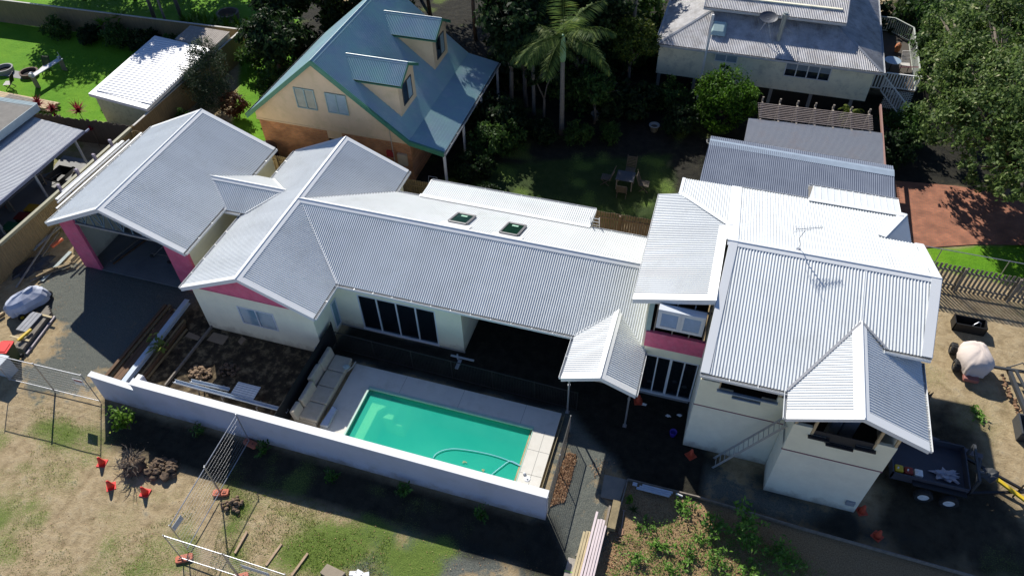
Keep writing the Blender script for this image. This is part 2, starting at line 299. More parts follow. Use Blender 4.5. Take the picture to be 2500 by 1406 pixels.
ny,nx=GX.shape; me=bpy.data.meshes.new('ground')
V=np.stack([GX,GY,Z],-1).reshape(-1,3); I=np.arange(ny*nx).reshape(ny,nx)
F=np.stack([I[:-1,:-1],I[:-1,1:],I[1:,1:],I[1:,:-1]],-1).reshape(-1,4)
me.from_pydata(V.tolist(),[],F.tolist()); me.polygons.foreach_set('use_smooth',[True]*len(me.polygons))
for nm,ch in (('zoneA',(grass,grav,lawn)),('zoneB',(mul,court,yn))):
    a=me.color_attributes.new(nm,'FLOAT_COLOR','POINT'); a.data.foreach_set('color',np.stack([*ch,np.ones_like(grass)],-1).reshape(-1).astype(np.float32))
ground=bpy.data.objects.new('ground',me); C.objects.link(ground); tag(ground,kind='structure')
def ground_mat():
    m_=bpy.data.materials.new('ground_soil_gravel_grass'); m_.use_nodes=True; t=m_.node_tree; N=t.nodes; Lk=t.links; b=N['Principled BSDF']; b.inputs['Roughness'].default_value=.95; b.inputs['Specular IOR Level'].default_value=.2
    tc=N.new('ShaderNodeTexCoord')
    def noi(sc,det=6,ro=.6):
        n=N.new('ShaderNodeTexNoise'); n.inputs['Scale'].default_value=sc; n.inputs['Detail'].default_value=det; n.inputs['Roughness'].default_value=ro; Lk.new(tc.outputs['Object'],n.inputs['Vector']); return n.outputs[0]
    def ramp(src,stops):
        r=N.new('ShaderNodeValToRGB'); e=r.color_ramp.elements
        while len(e)<len(stops): e.new(.5)
        for k,(p,c) in enumerate(stops): e[k].position=p; e[k].color=(*c,1)
        Lk.new(src,r.inputs[0]); return r.outputs[0]
    def mix(f,a,c):
        x=N.new('ShaderNodeMixRGB'); Lk.new(f,x.inputs[0]); Lk.new(a,x.inputs[1]); Lk.new(c,x.inputs[2]); return x.outputs[0]
    def sharpen(f,nz,k=.45):   # mask broken up by fine noise
        a=N.new('ShaderNodeMath'); a.operation='SUBTRACT'; Lk.new(nz,a.inputs[0]); a.inputs[1].default_value=.5
        m2=N.new('ShaderNodeMath'); m2.operation='MULTIPLY_ADD'; Lk.new(a.outputs[0],m2.inputs[0]); m2.inputs[1].default_value=2.6; Lk.new(f,m2.inputs[2])
        r=N.new('ShaderNodeMapRange'); r.inputs[1].default_value=.5-k/2; r.inputs[2].default_value=.5+k/2; Lk.new(m2.outputs[0],r.inputs[0]); return r.outputs[0]
    A=N.new('ShaderNodeAttribute'); A.attribute_name='zoneA'; sa=N.new('ShaderNodeSeparateColor'); Lk.new(A.outputs[0],sa.inputs[0])
    B=N.new('ShaderNodeAttribute'); B.attribute_name='zoneB'; sb=N.new('ShaderNodeSeparateColor'); Lk.new(B.outputs[0],sb.inputs[0])
    fine=noi(22,8,.75); vf=noi(70,4,.7); mid=noi(2.2,8,.65); big=noi(.45,6,.6)
    dirt=ramp(mid,[(.3,(.24,.18,.10)),(.5,(.38,.295,.175)),(.7,(.47,.38,.24))])
    dsp=ramp(vf,[(.36,(.55,.55,.55)),(.5,(1,1,1)),(.62,(1.15,1.12,1.08))])
    mm=N.new('ShaderNodeMixRGB'); mm.blend_type='MULTIPLY'; mm.inputs[0].default_value=.7; Lk.new(dirt,mm.inputs[1]); Lk.new(dsp,mm.inputs[2]); dirt=mm.outputs[0]
    gravel=ramp(fine,[(.32,(.045,.052,.048)),(.5,(.12,.13,.115)),(.66,(.19,.19,.155)),(.74,(.36,.32,.21))])
    g2=ramp(fine,[(.3,(.045,.075,.012)),(.5,(.11,.17,.03)),(.7,(.22,.24,.07))])
    lawn_=ramp(fine,[(.25,(.055,.16,.008)),(.5,(.115,.29,.012)),(.72,(.2,.36,.02))])
    lb=ramp(big,[(.35,(.72,.8,.7)),(.65,(1.1,1,1))]); ml=N.new('ShaderNodeMixRGB'); ml.blend_type='MULTIPLY'; ml.inputs[0].default_value=1; Lk.new(lawn_,ml.inputs[1]); Lk.new(lb,ml.inputs[2]); lawn_=ml.outputs[0]
    mulch=ramp(fine,[(.3,(.12,.08,.04)),(.5,(.29,.195,.105)),(.66,(.42,.3,.17)),(.75,(.52,.4,.25))])
    crt=ramp(mid,[(.3,(.02,.015,.01)),(.5,(.06,.045,.028)),(.72,(.32,.245,.14))])  # courtyard soil, its shade deepened in the dark stops
    yd=ramp(mid,[(.3,(.009,.009,.008)),(.7,(.032,.03,.022))])  # near-black tone painted where the ground lies in deep shade
    out=dirt
    out=mix(sharpen(sa.outputs[1],mid),out,gravel)
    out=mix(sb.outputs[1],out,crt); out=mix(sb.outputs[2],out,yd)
    out=mix(sharpen(sa.outputs[0],fine,.5),out,g2)
    out=mix(sa.outputs[2],out,lawn_); out=mix(sb.outputs[0],out,mulch)
    Lk.new(out,b.inputs['Base Color'])
    ad=N.new('ShaderNodeMath'); ad.operation='MULTIPLY_ADD'; Lk.new(mid,ad.inputs[0]); ad.inputs[1].default_value=2.2; Lk.new(fine,ad.inputs[2])
    bp=N.new('ShaderNodeBump'); bp.inputs['Strength'].default_value=.75; bp.inputs['Distance'].default_value=.05; Lk.new(ad.outputs[0],bp.inputs['Height']); Lk.new(bp.outputs[0],b.inputs['Normal'])
    return m_
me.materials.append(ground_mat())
# brick paving in the neighbour's yard
P=[(9.903,37.62,0),(13.8,38.135,0),(21.671,37.985,0),(20.983,34.817,0),(16.695,33.921,0),(14.312,33.312,0),(11.913,32.378,0),(9.701,31.944,0)]
def drape(name,P,dz,m_,st=.5,kind='structure'):
    """a thin sheet following the ground inside a polygon"""
    xs=[p[0] for p in P]; ys=[p[1] for p in P]; bm=bmesh.new()
    bmesh.ops.create_grid(bm,x_segments=max(2,int((max(xs)-min(xs))/st)),y_segments=max(2,int((max(ys)-min(ys))/st)),size=.5)
    for v in bm.verts: v.co=Vector((min(xs)+(v.co.x+.5)*(max(xs)-min(xs)),min(ys)+(v.co.y+.5)*(max(ys)-min(ys)),0))
    def inside(x,y):
        c=False; n=len(P)
        for i in range(n):
            a=P[i];b=P[(i+1)%n]
            if (a[1]>y)!=(b[1]>y) and x<(b[0]-a[0])*(y-a[1])/(b[1]-a[1])+a[0]: c=not c
        return c
    # cut by polygon edges so that the outline is exact
    for i in range(len(P)):
        a=P[i];b=P[(i+1)%len(P)]; nrm=Vector((b[1]-a[1],-(b[0]-a[0]),0))
        if nrm.length<1e-6: continue
        bmesh.ops.bisect_plane(bm,geom=bm.verts[:]+bm.edges[:]+bm.faces[:],plane_co=(a[0],a[1],0),plane_no=nrm.normalized())
    kill=[f for f in bm.faces if not inside(f.calc_center_median().x,f.calc_center_median().y)]
    bmesh.ops.delete(bm,geom=kill,context='FACES')
    for v in bm.verts: v.co.z=terr(v.co.x,v.co.y)+dz
    me_=bpy.data.meshes.new(name); bm.to_mesh(me_); bm.free(); me_.materials.append(m_)
    o=bpy.data.objects.new(name,me_); C.objects.link(o); tag(o,kind=kind); return o
drape('brick_paving',P,.045,M_pave)
# ---- pool: deck ring, shell, steps, water
def ring(mb,ox0,ox1,oy0,oy1,ix0,ix1,iy0,iy1,z0,z1):
    mb.box(ox0,ox1,iy1,oy1,z0,z1); mb.box(ox0,ox1,oy0,iy0,z0,z1); mb.box(ox0,ix0,iy0,iy1,z0,z1); mb.box(ix1,ox1,iy0,iy1,z0,z1)
def tilemat():
    m_=mat('pool_deck_tile',(.66,.635,.57),rough=.8,col2=(.6,.58,.52),scale=1.1,bump=.15,bscale=60,stain=((.42,.38,.3),.9,.4)); return m_
mb=MB(); ring(mb,-13.1,-3.55,12.85,17.35,-11.98,-4.5,12.9,16.36,-.35,.1)
deck=mb.build('pool_deck',tilemat()); tag(deck,kind='structure')
mb=MB()
for x in (-10.6,-7.9,-5.1,): mb.box(x,x+.012,16.37,17.34,.1,.1035)
for x0,y in ((-4.49,15.3),(-4.49,14.2)): mb.box(x0,-3.56,y,y+.012,.1,.1035)
mb.box(-4.0,-3.988,12.9,16.3,.1,.1035)
j=mb.build('tile_joint',mat('tile_joint_grout',(.2,.2,.18),rough=.9)); tag(j,kind='structure')
px0,px1,py0,py1=-11.98,-4.5,12.9,16.36
M_shell=mat('green_tinted_pool_shell',(.05,.5,.34),rough=.6,col2=(.12,.55,.3),scale=.6)
mb=MB(); mb.box(px0-.15,px1+.15,py0-.03,py1+.15,-1.7,-1.55)
mb.box(px0-.12,px0+.02,py0,py1,-1.6,.06); mb.box(px1-.02,px1+.12,py0,py1,-1.6,.06); mb.box(px0,px1,py1-.02,py1+.12,-1.6,.06); mb.box(px0,px1,py0-.03,py0+.02,-1.6,.06)
shell=mb.build('pool_shell',M_shell); tag(shell,kind='structure')
mb=MB()
mb.prism([(px0+.02,py0+.02),(px0+.75,py0+.02),(px0+.75,py1-.9),(px0+1.0,py1-.6),(px0+1.0,py1-.02),(px0+.02,py1-.02)],-1.55,-.22)
mb.prism([(px0+1.0,py1-1.05),(px0+1.45,py1-1.05),(px0+1.45,py1-.05),(px0+1.0,py1-.05)],-1.55,-.42)
mb.prism([(px0+1.45,py1-1.1),(px0+1.9,py1-1.1),(px0+1.9,py1-.06),(px0+1.45,py1-.06)],-1.55,-.65)
o=mb.build('pool_steps',mat('algae_stained_pool_steps',(.8,.55,.28),rough=.7,col2=(.55,.45,.22),scale=1.5),bevel=.04); tag(o,kind='structure')
mb=MB(); ring(mb,px0-.02,px1+.02,py0-.02,py1+.02,px0+.05,px1-.005,py0+.02,py1-.1,.0,.112)
tag(mb.build('pool_coping',mat('pale_pool_coping',(.36,.56,.48),rough=.6)),kind='structure')
def watermat():
    m_=bpy.data.materials.new('turbid_pool_water'); m_.use_nodes=True; t=m_.node_tree; N=t.nodes; Lk=t.links; b=N['Principled BSDF']
    b.inputs['Roughness'].default_value=.06; b.inputs['IOR'].default_value=1.33
    tc=N.new('ShaderNodeTexCoord'); n=N.new('ShaderNodeTexNoise'); n.inputs['Scale'].default_value=.35; n.inputs['Detail'].default_value=3; Lk.new(tc.outputs['Object'],n.inputs['Vector'])
    r=N.new('ShaderNodeValToRGB'); r.color_ramp.elements[0].position=.3; r.color_ramp.elements[1].position=.75; r.color_ramp.elements[0].color=(.03,.70,.53,1); r.color_ramp.elements[1].color=(.07,.82,.60,1); Lk.new(n.outputs[0],r.inputs[0]); Lk.new(r.outputs[0],b.inputs['Base Color'])
    n2=N.new('ShaderNodeTexNoise'); n2.inputs['Scale'].default_value=9; Lk.new(tc.outputs['Object'],n2.inputs['Vector']); bp=N.new('ShaderNodeBump'); bp.inputs['Strength'].default_value=.08; bp.inputs['Distance'].default_value=.02; Lk.new(n2.outputs[0],bp.inputs['Height']); Lk.new(bp.outputs[0],b.inputs['Normal'])
    tp=N.new('ShaderNodeBsdfTransparent'); tp.inputs[0].default_value=(.5,.95,.8,1); mx=N.new('ShaderNodeMixShader'); mx.inputs[0].default_value=.6
    Lk.new(b.outputs[0],mx.inputs[1]); Lk.new(tp.outputs[0],mx.inputs[2]); Lk.new(mx.outputs[0],N['Material Output'].inputs[0]); return m_
mb=MB(); mb.add([(px0+.01,py0+.02,-.04),(px1-.01,py0+.02,-.04),(px1-.01,py1-.01,-.04),(px0+.01,py1-.01,-.04)],[(0,1,2,3)])
tag(mb.build('pool_water',watermat()),kind='structure')

# ================================================================ THE WHITE-ROOFED HOUSE
house=thing('house','long single storey house under renovation with white corrugated roofs and a two storey right wing','house',(-15,20,0))
def roofpart(name,polys,parent=house,m_=None,pitch=.1,amp=.0155,prof='sin',under=.05,step=8):
    """polys: list of (convex polygon, downslope vector)"""
    mb=MB()
    for P,d in polys: corr(mb,P,d,pitch,amp,prof,step)
    o=mb.build(name,m_ or M_roof,parent,smooth=(prof=='sin'))
    if under:
        mu=MB()
        for P,d in polys: mu.slab([Vector(p)-Vector((0,0,amp+.008)) for p in P],(0,0,-under))
        mu.build('roof_lining',M_int,parent)
    return o
def strips(name,segs,m_=None,parent=None,th=.012,lift=.012):
    """flat flashing strips: (a,b,width vector)"""
    for k,(a,b,wv) in enumerate(segs):
        a=Vector(a)+Vector((0,0,lift+.002*k)); b=Vector(b)+Vector((0,0,lift+.002*k)); wv=Vector(wv); mb=MB(); mb.slab([a,b,b+wv,a+wv],(0,0,th)); o=mb.build(name,m_ or M_flash,parent)
    return o
def ridge(a,b,wl,wr,parent,m_=None,r=.028,name='ridge_cap'):
    mb=MB()
    for wv in (wl,wr):
        a_=Vector(a)+Vector((0,0,.014)); b_=Vector(b)+Vector((0,0,.014)); mb.slab([a_,b_,b_+Vector(wv),a_+Vector(wv)],(0,0,.01))
    mb.rod(Vector(a)+Vector((0,0,.022)),Vector(b)+Vector((0,0,.022)),r,10)
    return mb.build(name,m_ or M_flash,parent)
def gutter(a,b,out,parent,m_=None,w=.115,d=.1,fascia=.18):
    """open quad gutter; a,b are on the roof edge, `out` the outward horizontal unit vector"""
    a=Vector(a); b=Vector(b); o=Vector(out); z=Vector((0,0,1)); a=a-z*.03; b=b-z*.03; mb=MB()
    mb.slab([a-z*d,b-z*d,b-z*d+o*w,a-z*d+o*w],(0,0,.006))
    mb.slab([a+o*w-z*d,b+o*w-z*d,b+o*w+z*.008,a+o*w+z*.008],o*.008)
    mb.rod(a+o*(w+.004)+z*.01,b+o*(w+.004)+z*.01,.011,6)
    for e in (a,b): mb.slab([e-z*d,e+o*w-z*d,e+o*w,e],((b-a).normalized()*.006*(1 if e is a else -1)))
    L_=(b-a).length; k=int(L_/.9)
    for i in range(1,k):
        p=a+(b-a)*(i/k); mb.bar(p-o*.02+z*.006,p+o*(w+.01)+z*.012,.025,.006)
    g_=mb.build('gutter',m_ or M_flash,parent)
    mf=MB(); mf.slab([a-z*fascia-o*.02,b-z*fascia-o*.02,b-z*.0-o*.02,a-z*.0-o*.02],o*.018); mf.build('fascia',m_ or M_white,parent)
    return g_
def barge(a,b,inn,parent,w=.2,drop=.2,m_=None,name='barge_board'):
    """barge board + flat barge cap along a raking edge a->b; inn points into the roof (horizontal)"""
    a=Vector(a); b=Vector(b); i=Vector(inn); z=Vector((0,0,1)); mb=MB()
    mb.slab([a-z*drop-i*.022,b-z*drop-i*.022,b+z*.01-i*.022,a+z*.01-i*.022],i*.022)
    mb.slab([a+z*.014-i*.03,b+z*.014-i*.03,b+z*.014+i*w,a+z*.014+i*w],(0,0,.01))
    return mb.build(name,m_ or M_flash,parent)
# ---- bedroom wing (ridge along Y)
BX0,BXR,BX1=-21.07,-17.77,-14.48; BZ=4.41; BE=2.91; BY0,BY1=17.2,27.8; MYF,MYR,MYB=19.33,22.67,26.03
GX0,GXR,GX1=-29.72,-25.91,-22.0; GZ=4.9; GE=3.15; GY0,GY1=18.98,27.4
zb=lambda x: BE+(BZ-BE)*(x-BX0)/(BXR-BX0) if x<BXR else BZ-(BZ-BE)*(x-BXR)/(BX1-BXR)
# west slope
r_=roofpart('roof',[([(BX0,BY0,BE),(BXR,BY0,BZ),(BXR,BY1,BZ),(BX0,BY1,BE)],(-1,0,-.45)),
  ([(BXR,BY0,BZ),(BX1,BY0,BE),(BX1,MYF,BE),(BXR,MYR,BZ)],(1,0,-.45)),
  ([(BXR,MYR,BZ),(BX1,MYB,BE),(BX1,BY1,BE),(BXR,BY1,BZ)],(1,0,-.45))])
ridge((BXR,BY0,BZ),(BXR,BY1,BZ),(-.19,0,-.086),(.19,0,-.086),r_)
gutter((BX0,BY0+.02,BE),(BX0,BY1,BE),(-1,0,0),r_); gutter((BX1,BY0+.02,BE),(BX1,MYF-.0,BE),(1,0,0),r_); gutter((BX1,MYB+.1,BE),(BX1,BY1,BE),(1,0,0),r_)
barge((BX0,BY0,BE),(BXR,BY0,BZ),(0,1,0),r_); barge((BX1,BY0,BE),(BXR,BY0,BZ),(0,1,0),r_)
barge((BX0,BY1,BE),(BXR,BY1,BZ),(0,-1,0),r_); barge((BX1,BY1,BE),(BXR,BY1,BZ),(0,-1,0),r_)
# ---- main wing (ridge along X)
MX1=-1.0
r2=roofpart('roof',[([(BXR,MYR,BZ),(BX1,MYF,BE),(MX1-2.6,MYF,BE),(MX1-2.6,MYR,BZ)],(0,-1,-.45)),
  ([(MX1-2.6,MYF,BE),(-.72,MYF,BE),(-1.15,MYR,BZ),(MX1-2.6,MYR,BZ)],(0,-1,-.45)),
  ([(BXR,MYR,BZ),(-1.45,MYR,BZ),(-1.45,MYB,BE),(BX1,MYB,BE)],(0,1,-.45))])
ridge((BXR,MYR,BZ),(-1.4,MYR,BZ),(0,.19,-.086),(0,-.19,-.086),r2)
strips('valley_flashing',[((BXR+.1,MYR-.02,BZ-.03),(BX1,MYF,BE),(.16,.04,-.02))],None,r2)
strips('valley_flashing',[((BXR+.1,MYR+.06,BZ-.03),(BX1,MYB,BE),(.10,-.03,-.03))],mat('grey_valley_tray',(.3,.31,.33),rough=.5),r2)
gutter((BX1,MYF,BE),(-3.6,MYF,BE),(0,-1,0),r2); gutter((-4.4,MYB,BE),(-1.45,MYB,BE),(0,1,0),r2)
gutter((BX1+.1,MYB,BE),(-13.2,MYB,BE),(0,1,0),r2)
# rear lean-to
AX0,AX1=-13.12,-4.47; AYB=27.55; AZ=2.78
r3=roofpart('roof',[([(AX0,MYB,BE+.02),(AX1,MYB,BE+.02),(AX1,AYB,AZ),(AX0,AYB,AZ)],(0,1,-.08))])
strips('apron_flashing',[((AX0-.05,MYB-.1,BE+.06),(AX1+.02,MYB-.1,BE+.06),(0,.25,-.04))],None,r3)
gutter((AX0,AYB,AZ),(AX1,AYB,AZ),(0,1,0),r3)
for x in (AX0,AX1): mb=MB(); mb.box(x-.02,x+.02,MYB,AYB,AZ-.2,AZ+.03); mb.build('barge_board',M_flash,r3)
# ---- garage
r4=roofpart('roof',[([(GX0,GY0,GE),(GXR,GY0,GZ),(GXR,GY1,GZ),(GX0,GY1,GE)],(-1,0,-.45)),
  ([(GXR,GY0,GZ),(GX1,GY0,GE),(GX1,GY1,GE),(GXR,GY1,GZ)],(1,0,-.45))])
ridge((GXR,GY0,GZ),(GXR,GY1,GZ),(-.19,0,-.086),(.19,0,-.086),r4)
gutter((GX0,GY0+.02,GE),(GX0,GY1,GE),(-1,0,0),r4); gutter((GX1,GY0+.02,GE),(GX1,22.3,GE),(1,0,0),r4); gutter((GX1,25.2,GE),(GX1,GY1,GE),(1,0,0),r4)
for y,i in ((GY0,1),(GY1,-1)):
    barge((GX0,y,GE),(GXR,y,GZ),(0,i,0),r4); barge((GX1,y,GE),(GXR,y,GZ),(0,i,0),r4)
# ---- link roof between garage and bedroom wing
LYS,LYR,LYN,LZ,LE=22.3,23.72,25.15,3.76,3.05
r5=roofpart('roof',[([(-23.5,LYR,LZ),(-19.2,LYR,LZ),(-20.78,LYS,LE),(-22.0,LYS,LE)],(0,-1,-.5)),
  ([(-23.5,LYR,LZ),(-22.0,LYN,LE),(-20.78,LYN,LE),(-19.2,LYR,LZ)],(0,1,-.5))])
ridge((-23.55,LYR,LZ),(-19.15,LYR,LZ),(0,.17,-.08),(0,-.17,-.08),r5)
strips('valley_flashing',[((-23.5,LYR,LZ+.01),(-21.98,LYS,LE+.02),(.1,.06,0)),((-19.2,LYR,LZ),(-20.8,LYN,LE+.02),(-.05,-.1,0)),((-20.8,LYS,LE+.02),(-19.2,LYR,LZ),(-.02,.05,0))],None,r5)
gutter((-22.0,LYS,LE),(-21.1,LYS,LE),(0,-1,0),r5)
# ---- portico gable
PXL,PXR,PX1,PZR,PE,PY0=-3.6,-2.06,-.64,3.5,2.9,17.1
r6=roofpart('roof',[([(PXL,PY0,PE),(PXR,PY0,PZR),(PXR,20.72,PZR),(PXL,MYF,PE)],(-1,0,-.39)),
  ([(PXR,PY0,PZR),(PX1,PY0,PE),(PX1,MYF+.1,PE),(PXR,20.72,PZR)],(1,0,-.4))])
ridge((PXR,PY0,PZR),(PXR,20.75,PZR),(-.17,0,-.06),(.17,0,-.07),r6)
gutter((PXL,PY0+.02,PE),(PXL,MYF,PE),(-1,0,0),r6,w=.1); gutter((PX1,PY0+.02,PE),(PX1,MYF,PE),(1,0,0),r6,w=.07)
barge((PXL,PY0,PE),(PXR,PY0,PZR),(0,1,0),r6,w=.22); barge((PX1,PY0,PE),(PXR,PY0,PZR),(0,1,0),r6,w=.22)
strips('valley_flashing',[((PXR,20.72,PZR),(PXL,MYF,PE),(-.05,.07,0)),((PXR+.03,20.72,PZR),(PX1,MYF+.1,PE),(.1,.03,0))],None,r6)
for x,y in ((PXL+.25,PY0+.45),(PX1-.25,PY0+.45)):
    mb=MB(); mb.rod((x,y,0),(x,y,PE-.05),.038,10); mb.box(x-.08,x+.08,y-.08,y+.08,0,.02); mb.rod((x,y,1.9),(x,y,1.96),.06,10); mb.build('portico_post',M_galvs,house)
mb=MB(); mb.box(PXL+.1,PX1-.1,PY0+.36,PY0+.5,PE-.2,PE-.02); mb.box(PXL+.12,PXL+.22,PY0+.5,MYF,PE-.2,PE-.02); mb.box(PX1-.22,PX1-.12,PY0+.5,MYF,PE-.2,PE-.02); mb.build('portico_beam',M_timber,house)
# ---- upper middle roof
WX0,WXR,WZ0,WZR,WY0=-1.465,1.46,5.7,6.81,19.41
WZF=6.5; wz=lambda y:5.7+.0807*(y-WY0)
pn=lambda y:7.14-.277*(y-22.05)
r7=roofpart('roof',[([(WX0,WY0,WZ0),(WXR,WY0,WZF),(WXR,23.25,WZR),(-.67,25.3,6.38),(WX0,25.3,wz(25.3))],(-1,0,-.279)),
  ([(WXR,23.25,WZR),(1.85,23.25,WZR),(1.85,27.35,pn(27.35)),(-.65,27.35,pn(27.35)),(-.67,25.3,6.24)],(0,1,-.277))])
strips('ridge_cap',[((WXR+.06,WY0-.03,WZF+.02),(WXR+.06,23.3,WZR+.02),(-.34,0,-.09)),((WXR,23.3,WZR),(-.69,25.32,6.4),(.22,.12,-.02)),((-.67,25.3,6.24),(-.67,27.35,pn(27.35)),(.14,0,0))],None,r7)
mb=MB(); mb.slab([(WX0,WY0-.03,WZ0-.2),(WXR+.05,WY0-.03,WZF-.2),(WXR+.05,WY0-.03,WZF+.02),(WX0,WY0-.03,WZ0+.02)],(0,.03,0)); mb.build('barge_board',M_flash,r7); mb=MB(); mb.slab([(WXR+.03,WY0,6.1),(WXR+.03,23.3,6.5),(WXR+.03,23.3,WZR+.02),(WXR+.03,WY0,WZF+.02)],(.025,0,0)); mb.build('barge_board',M_flash,r7)
strips('barge_cap',[((WX0,WY0-.03,WZ0+.01),(WXR,WY0-.03,WZF+.01),(0,.26,.02))],None,r7)
mb=MB(); mb.slab([(WX0-.02,WY0,WZ0-.18),(WX0-.02,25.3,wz(25.3)-.18),(WX0-.02,25.3,wz(25.3)),(WX0-.02,WY0,WZ0)],(-.02,0,0)); mb.build('fascia',M_flash,r7)
# ---- upper right roof (south and north slopes)
SX0a,SX0b=1.45,1.65; RY,RZ=22.05,7.14; slS=.289
zs=lambda y: RZ-slS*(RY-y)
EY=16.72; EYr=18.97; AP=(6.55,19.72)
NX1=9.08
r8=roofpart('roof',[([(SX0b,RY,RZ),(1.45,EY,zs(EY)),(4.36,EY,zs(EY)),(AP[0],AP[1],zs(AP[1])),(AP[0],RY,RZ)],(0,-1,-slS)),
  ([(AP[0],RY,RZ),(AP[0],AP[1],zs(AP[1])),(7.35,EYr,zs(EYr)),(8.84,EYr,zs(EYr)),(NX1,RY,RZ)],(0,-1,-slS)),
  ([(1.72,RY,RZ),(7.55,RY,RZ),(7.55,24.72,pn(24.72)),(8.76,27.35,pn(27.35)),(1.85,27.35,pn(27.35))],(0,1,-.277)),
  ([(7.55,RY,RZ),(NX1,RY,RZ),(8.91,24.68,pn(24.68)),(7.55,24.68,pn(24.68))],(0,1,-.277)),
  ([(7.55,24.72,pn(24.72)),(8.76,27.35,pn(27.35)),(8.86,24.9,5.62)],(1,0,-.6))],pitch=.11,amp=.017)
ridge((SX0b-.1,RY,RZ),(NX1+.02,RY,RZ),(0,.2,-.055),(0,-.2,-.058),r8,r=.03)
strips('barge_cap',[((1.64,RY,RZ),(1.42,EY,zs(EY)),(.3,0,0)),((NX1+.02,RY,RZ),(8.86,EYr,zs(EYr)),(-.34,0,0)),((NX1+.02,RY,RZ),(8.93,24.7,pn(24.7)),(-.3,0,0)),((1.82,22.1,RZ-.01),(1.82,27.35,pn(27.35)),(-.32,0,0)),((1.82,22.1,RZ-.01),(1.82,27.35,pn(27.35)),(.12,0,0)),
  ((7.55,24.72,pn(24.72)),(8.76,27.35,pn(27.35)),(-.3,.1,0))],None,r8,th=.02)
for a,b in (((1.42,EY,zs(EY)),(1.62,RY,RZ)),((8.86,EYr,zs(EYr)),(NX1+.02,RY,RZ)),((8.93,24.7,pn(24.7)),(NX1+.02,RY,RZ))):
    mb=MB(); a=Vector(a);b=Vector(b); mb.slab([a-Vector((0,0,.2)),b-Vector((0,0,.2)),b+Vector((0,0,.02)),a+Vector((0,0,.02))],(.02,0,0)); mb.build('barge_board',M_flash,r8)
gutter((1.45,EY,zs(EY)),(4.36,EY,zs(EY)),(0,-1,0),r8); gutter((7.35,EYr,zs(EYr)),(8.84,EYr,zs(EYr)),(0,-1,0),r8)
gutter((1.85,27.35,pn(27.35)),(8.76,27.35,pn(27.35)),(0,1,0),r8)
# small front gable
FX0,FXR,FX1,FZR,FE,FY0=4.37,6.55,8.78,6.49,5.6,15.6
r9=roofpart('roof',[([(FX0,FY0,FE),(FXR,FY0,FZR),(AP[0],AP[1],FZR),(FX0,EY,FE)],(-1,0,-.4)),
  ([(FXR,FY0,FZR),(FX1,FY0,FE),(FX1,19.6,FE),(AP[0],19.74,FZR)],(1,0,-.4))],pitch=.11,amp=.017)
ridge((FXR,FY0,FZR),(AP[0],AP[1]+.1,FZR),(-.3,0,-.115),(.17,0,-.07),r9,r=.03)
barge((FX0,FY0,FE),(FXR,FY0,FZR),(0,1,0),r9,w=.32,drop=.16); barge((FX1,FY0,FE),(FXR,FY0,FZR),(0,1,0),r9,w=.32,drop=.16)
gutter((FX0,FY0+.02,FE),(FX0,EY,FE),(-1,0,0),r9,w=.09); gutter((FX1,FY0+.02,FE),(FX1,19.3,FE),(1,0,0),r9,w=.1)
strips('valley_flashing',[((FX0,EY,FE+.02),(AP[0],AP[1],FZR),(-.06,.07,0)),((AP[0],AP[1],FZR),(7.4,EYr-.02,zs(EYr)),(.05,.07,0))],mat('grey_valley_tray',(.3,.31,.33),rough=.5),r9)
# standing seam lean-to behind
r10=roofpart('roof',[([(4.75,27.2,5.74),(8.5,27.2,5.74),(8.5,28.45,5.58),(4.78,28.45,5.58)],(0,1,-.13))],pitch=.27,amp=.03,prof='rib')
strips('apron_flashing',[((4.72,27.05,5.8),(8.55,27.05,5.8),(0,.22,-.02))],None,r10)
gutter((4.78,28.45,5.58),(8.5,28.45,5.58),(0,1,0),r10)

# ---- walls -----------------------------------------------------
def wallbox(*b,m_=None,name='wall',parent=house,bevel=0):
    mb=MB(); mb.box(*b); return mb.build(name,m_ or M_wall,parent,bevel=bevel)
def gable_wall(x0,x1,xr,y0,y1,z0,ze,zr,m_,name='gable_wall',parent=house):
    mb=MB(); mb.slab([(x0,y0,z0),(x1,y0,z0),(x1,y0,ze),(xr,y0,zr),(x0,y0,ze)],(0,y1-y0,0)); return mb.build(name,m_,parent)
# garage
wallbox(-29.32,-29.2,19.45,27.1,0,3.25,m_=M_wall); wallbox(-22.36,-22.24,19.45,27.1,0,3.22,m_=M_wall)
gable_wall(-29.32,-22.24,GXR,27.1,27.2,0,3.1,4.7,M_wall)
def pillar(x0,x1,zt0,zt1):
    mb=MB(); mb.slab([(x0,19.3,0),(x1,19.3,0),(x1,19.3,zt1),(x0,19.3,zt0)],(0,.15,0)); return mb.build('garage_pillar',M_pink,house)
pillar(-29.34,-28.32,3.1,3.5); pillar(-23.42,-22.22,3.4,3.05)
mb=MB(); mb.bar((-28.32,19.38,3.16),(-23.42,19.38,3.13),.1,.09); 
tr=mb.build('lintel',M_conc,house); mb=MB()
nw=9
for k in range(nw+1):
    x=-28.3+4.9*k/nw; ztop=min(4.55,3.05+(x-(-29.6))*.45,3.05+(-22.15-x)*.45)
    mb.bar((x,19.42,3.2),(x+.0,19.42,ztop),.04,.05)
    if k<nw:
        x2=-28.3+4.9*(k+1)/nw; z2=min(4.55,3.05+(x2+29.6)*.45,3.05+(-22.15-x2)*.45)
        mb.bar((x,19.42,3.2) if k%2 else (x,19.42,ztop),(x2,19.42,z2) if k%2 else (x2,19.42,3.2),.035,.04)
mb.bar((-28.3,19.42,3.6),(GXR,19.42,4.6),.05,.06); mb.bar((GXR,19.42,4.6),(-23.4,19.42,3.55),.05,.06)
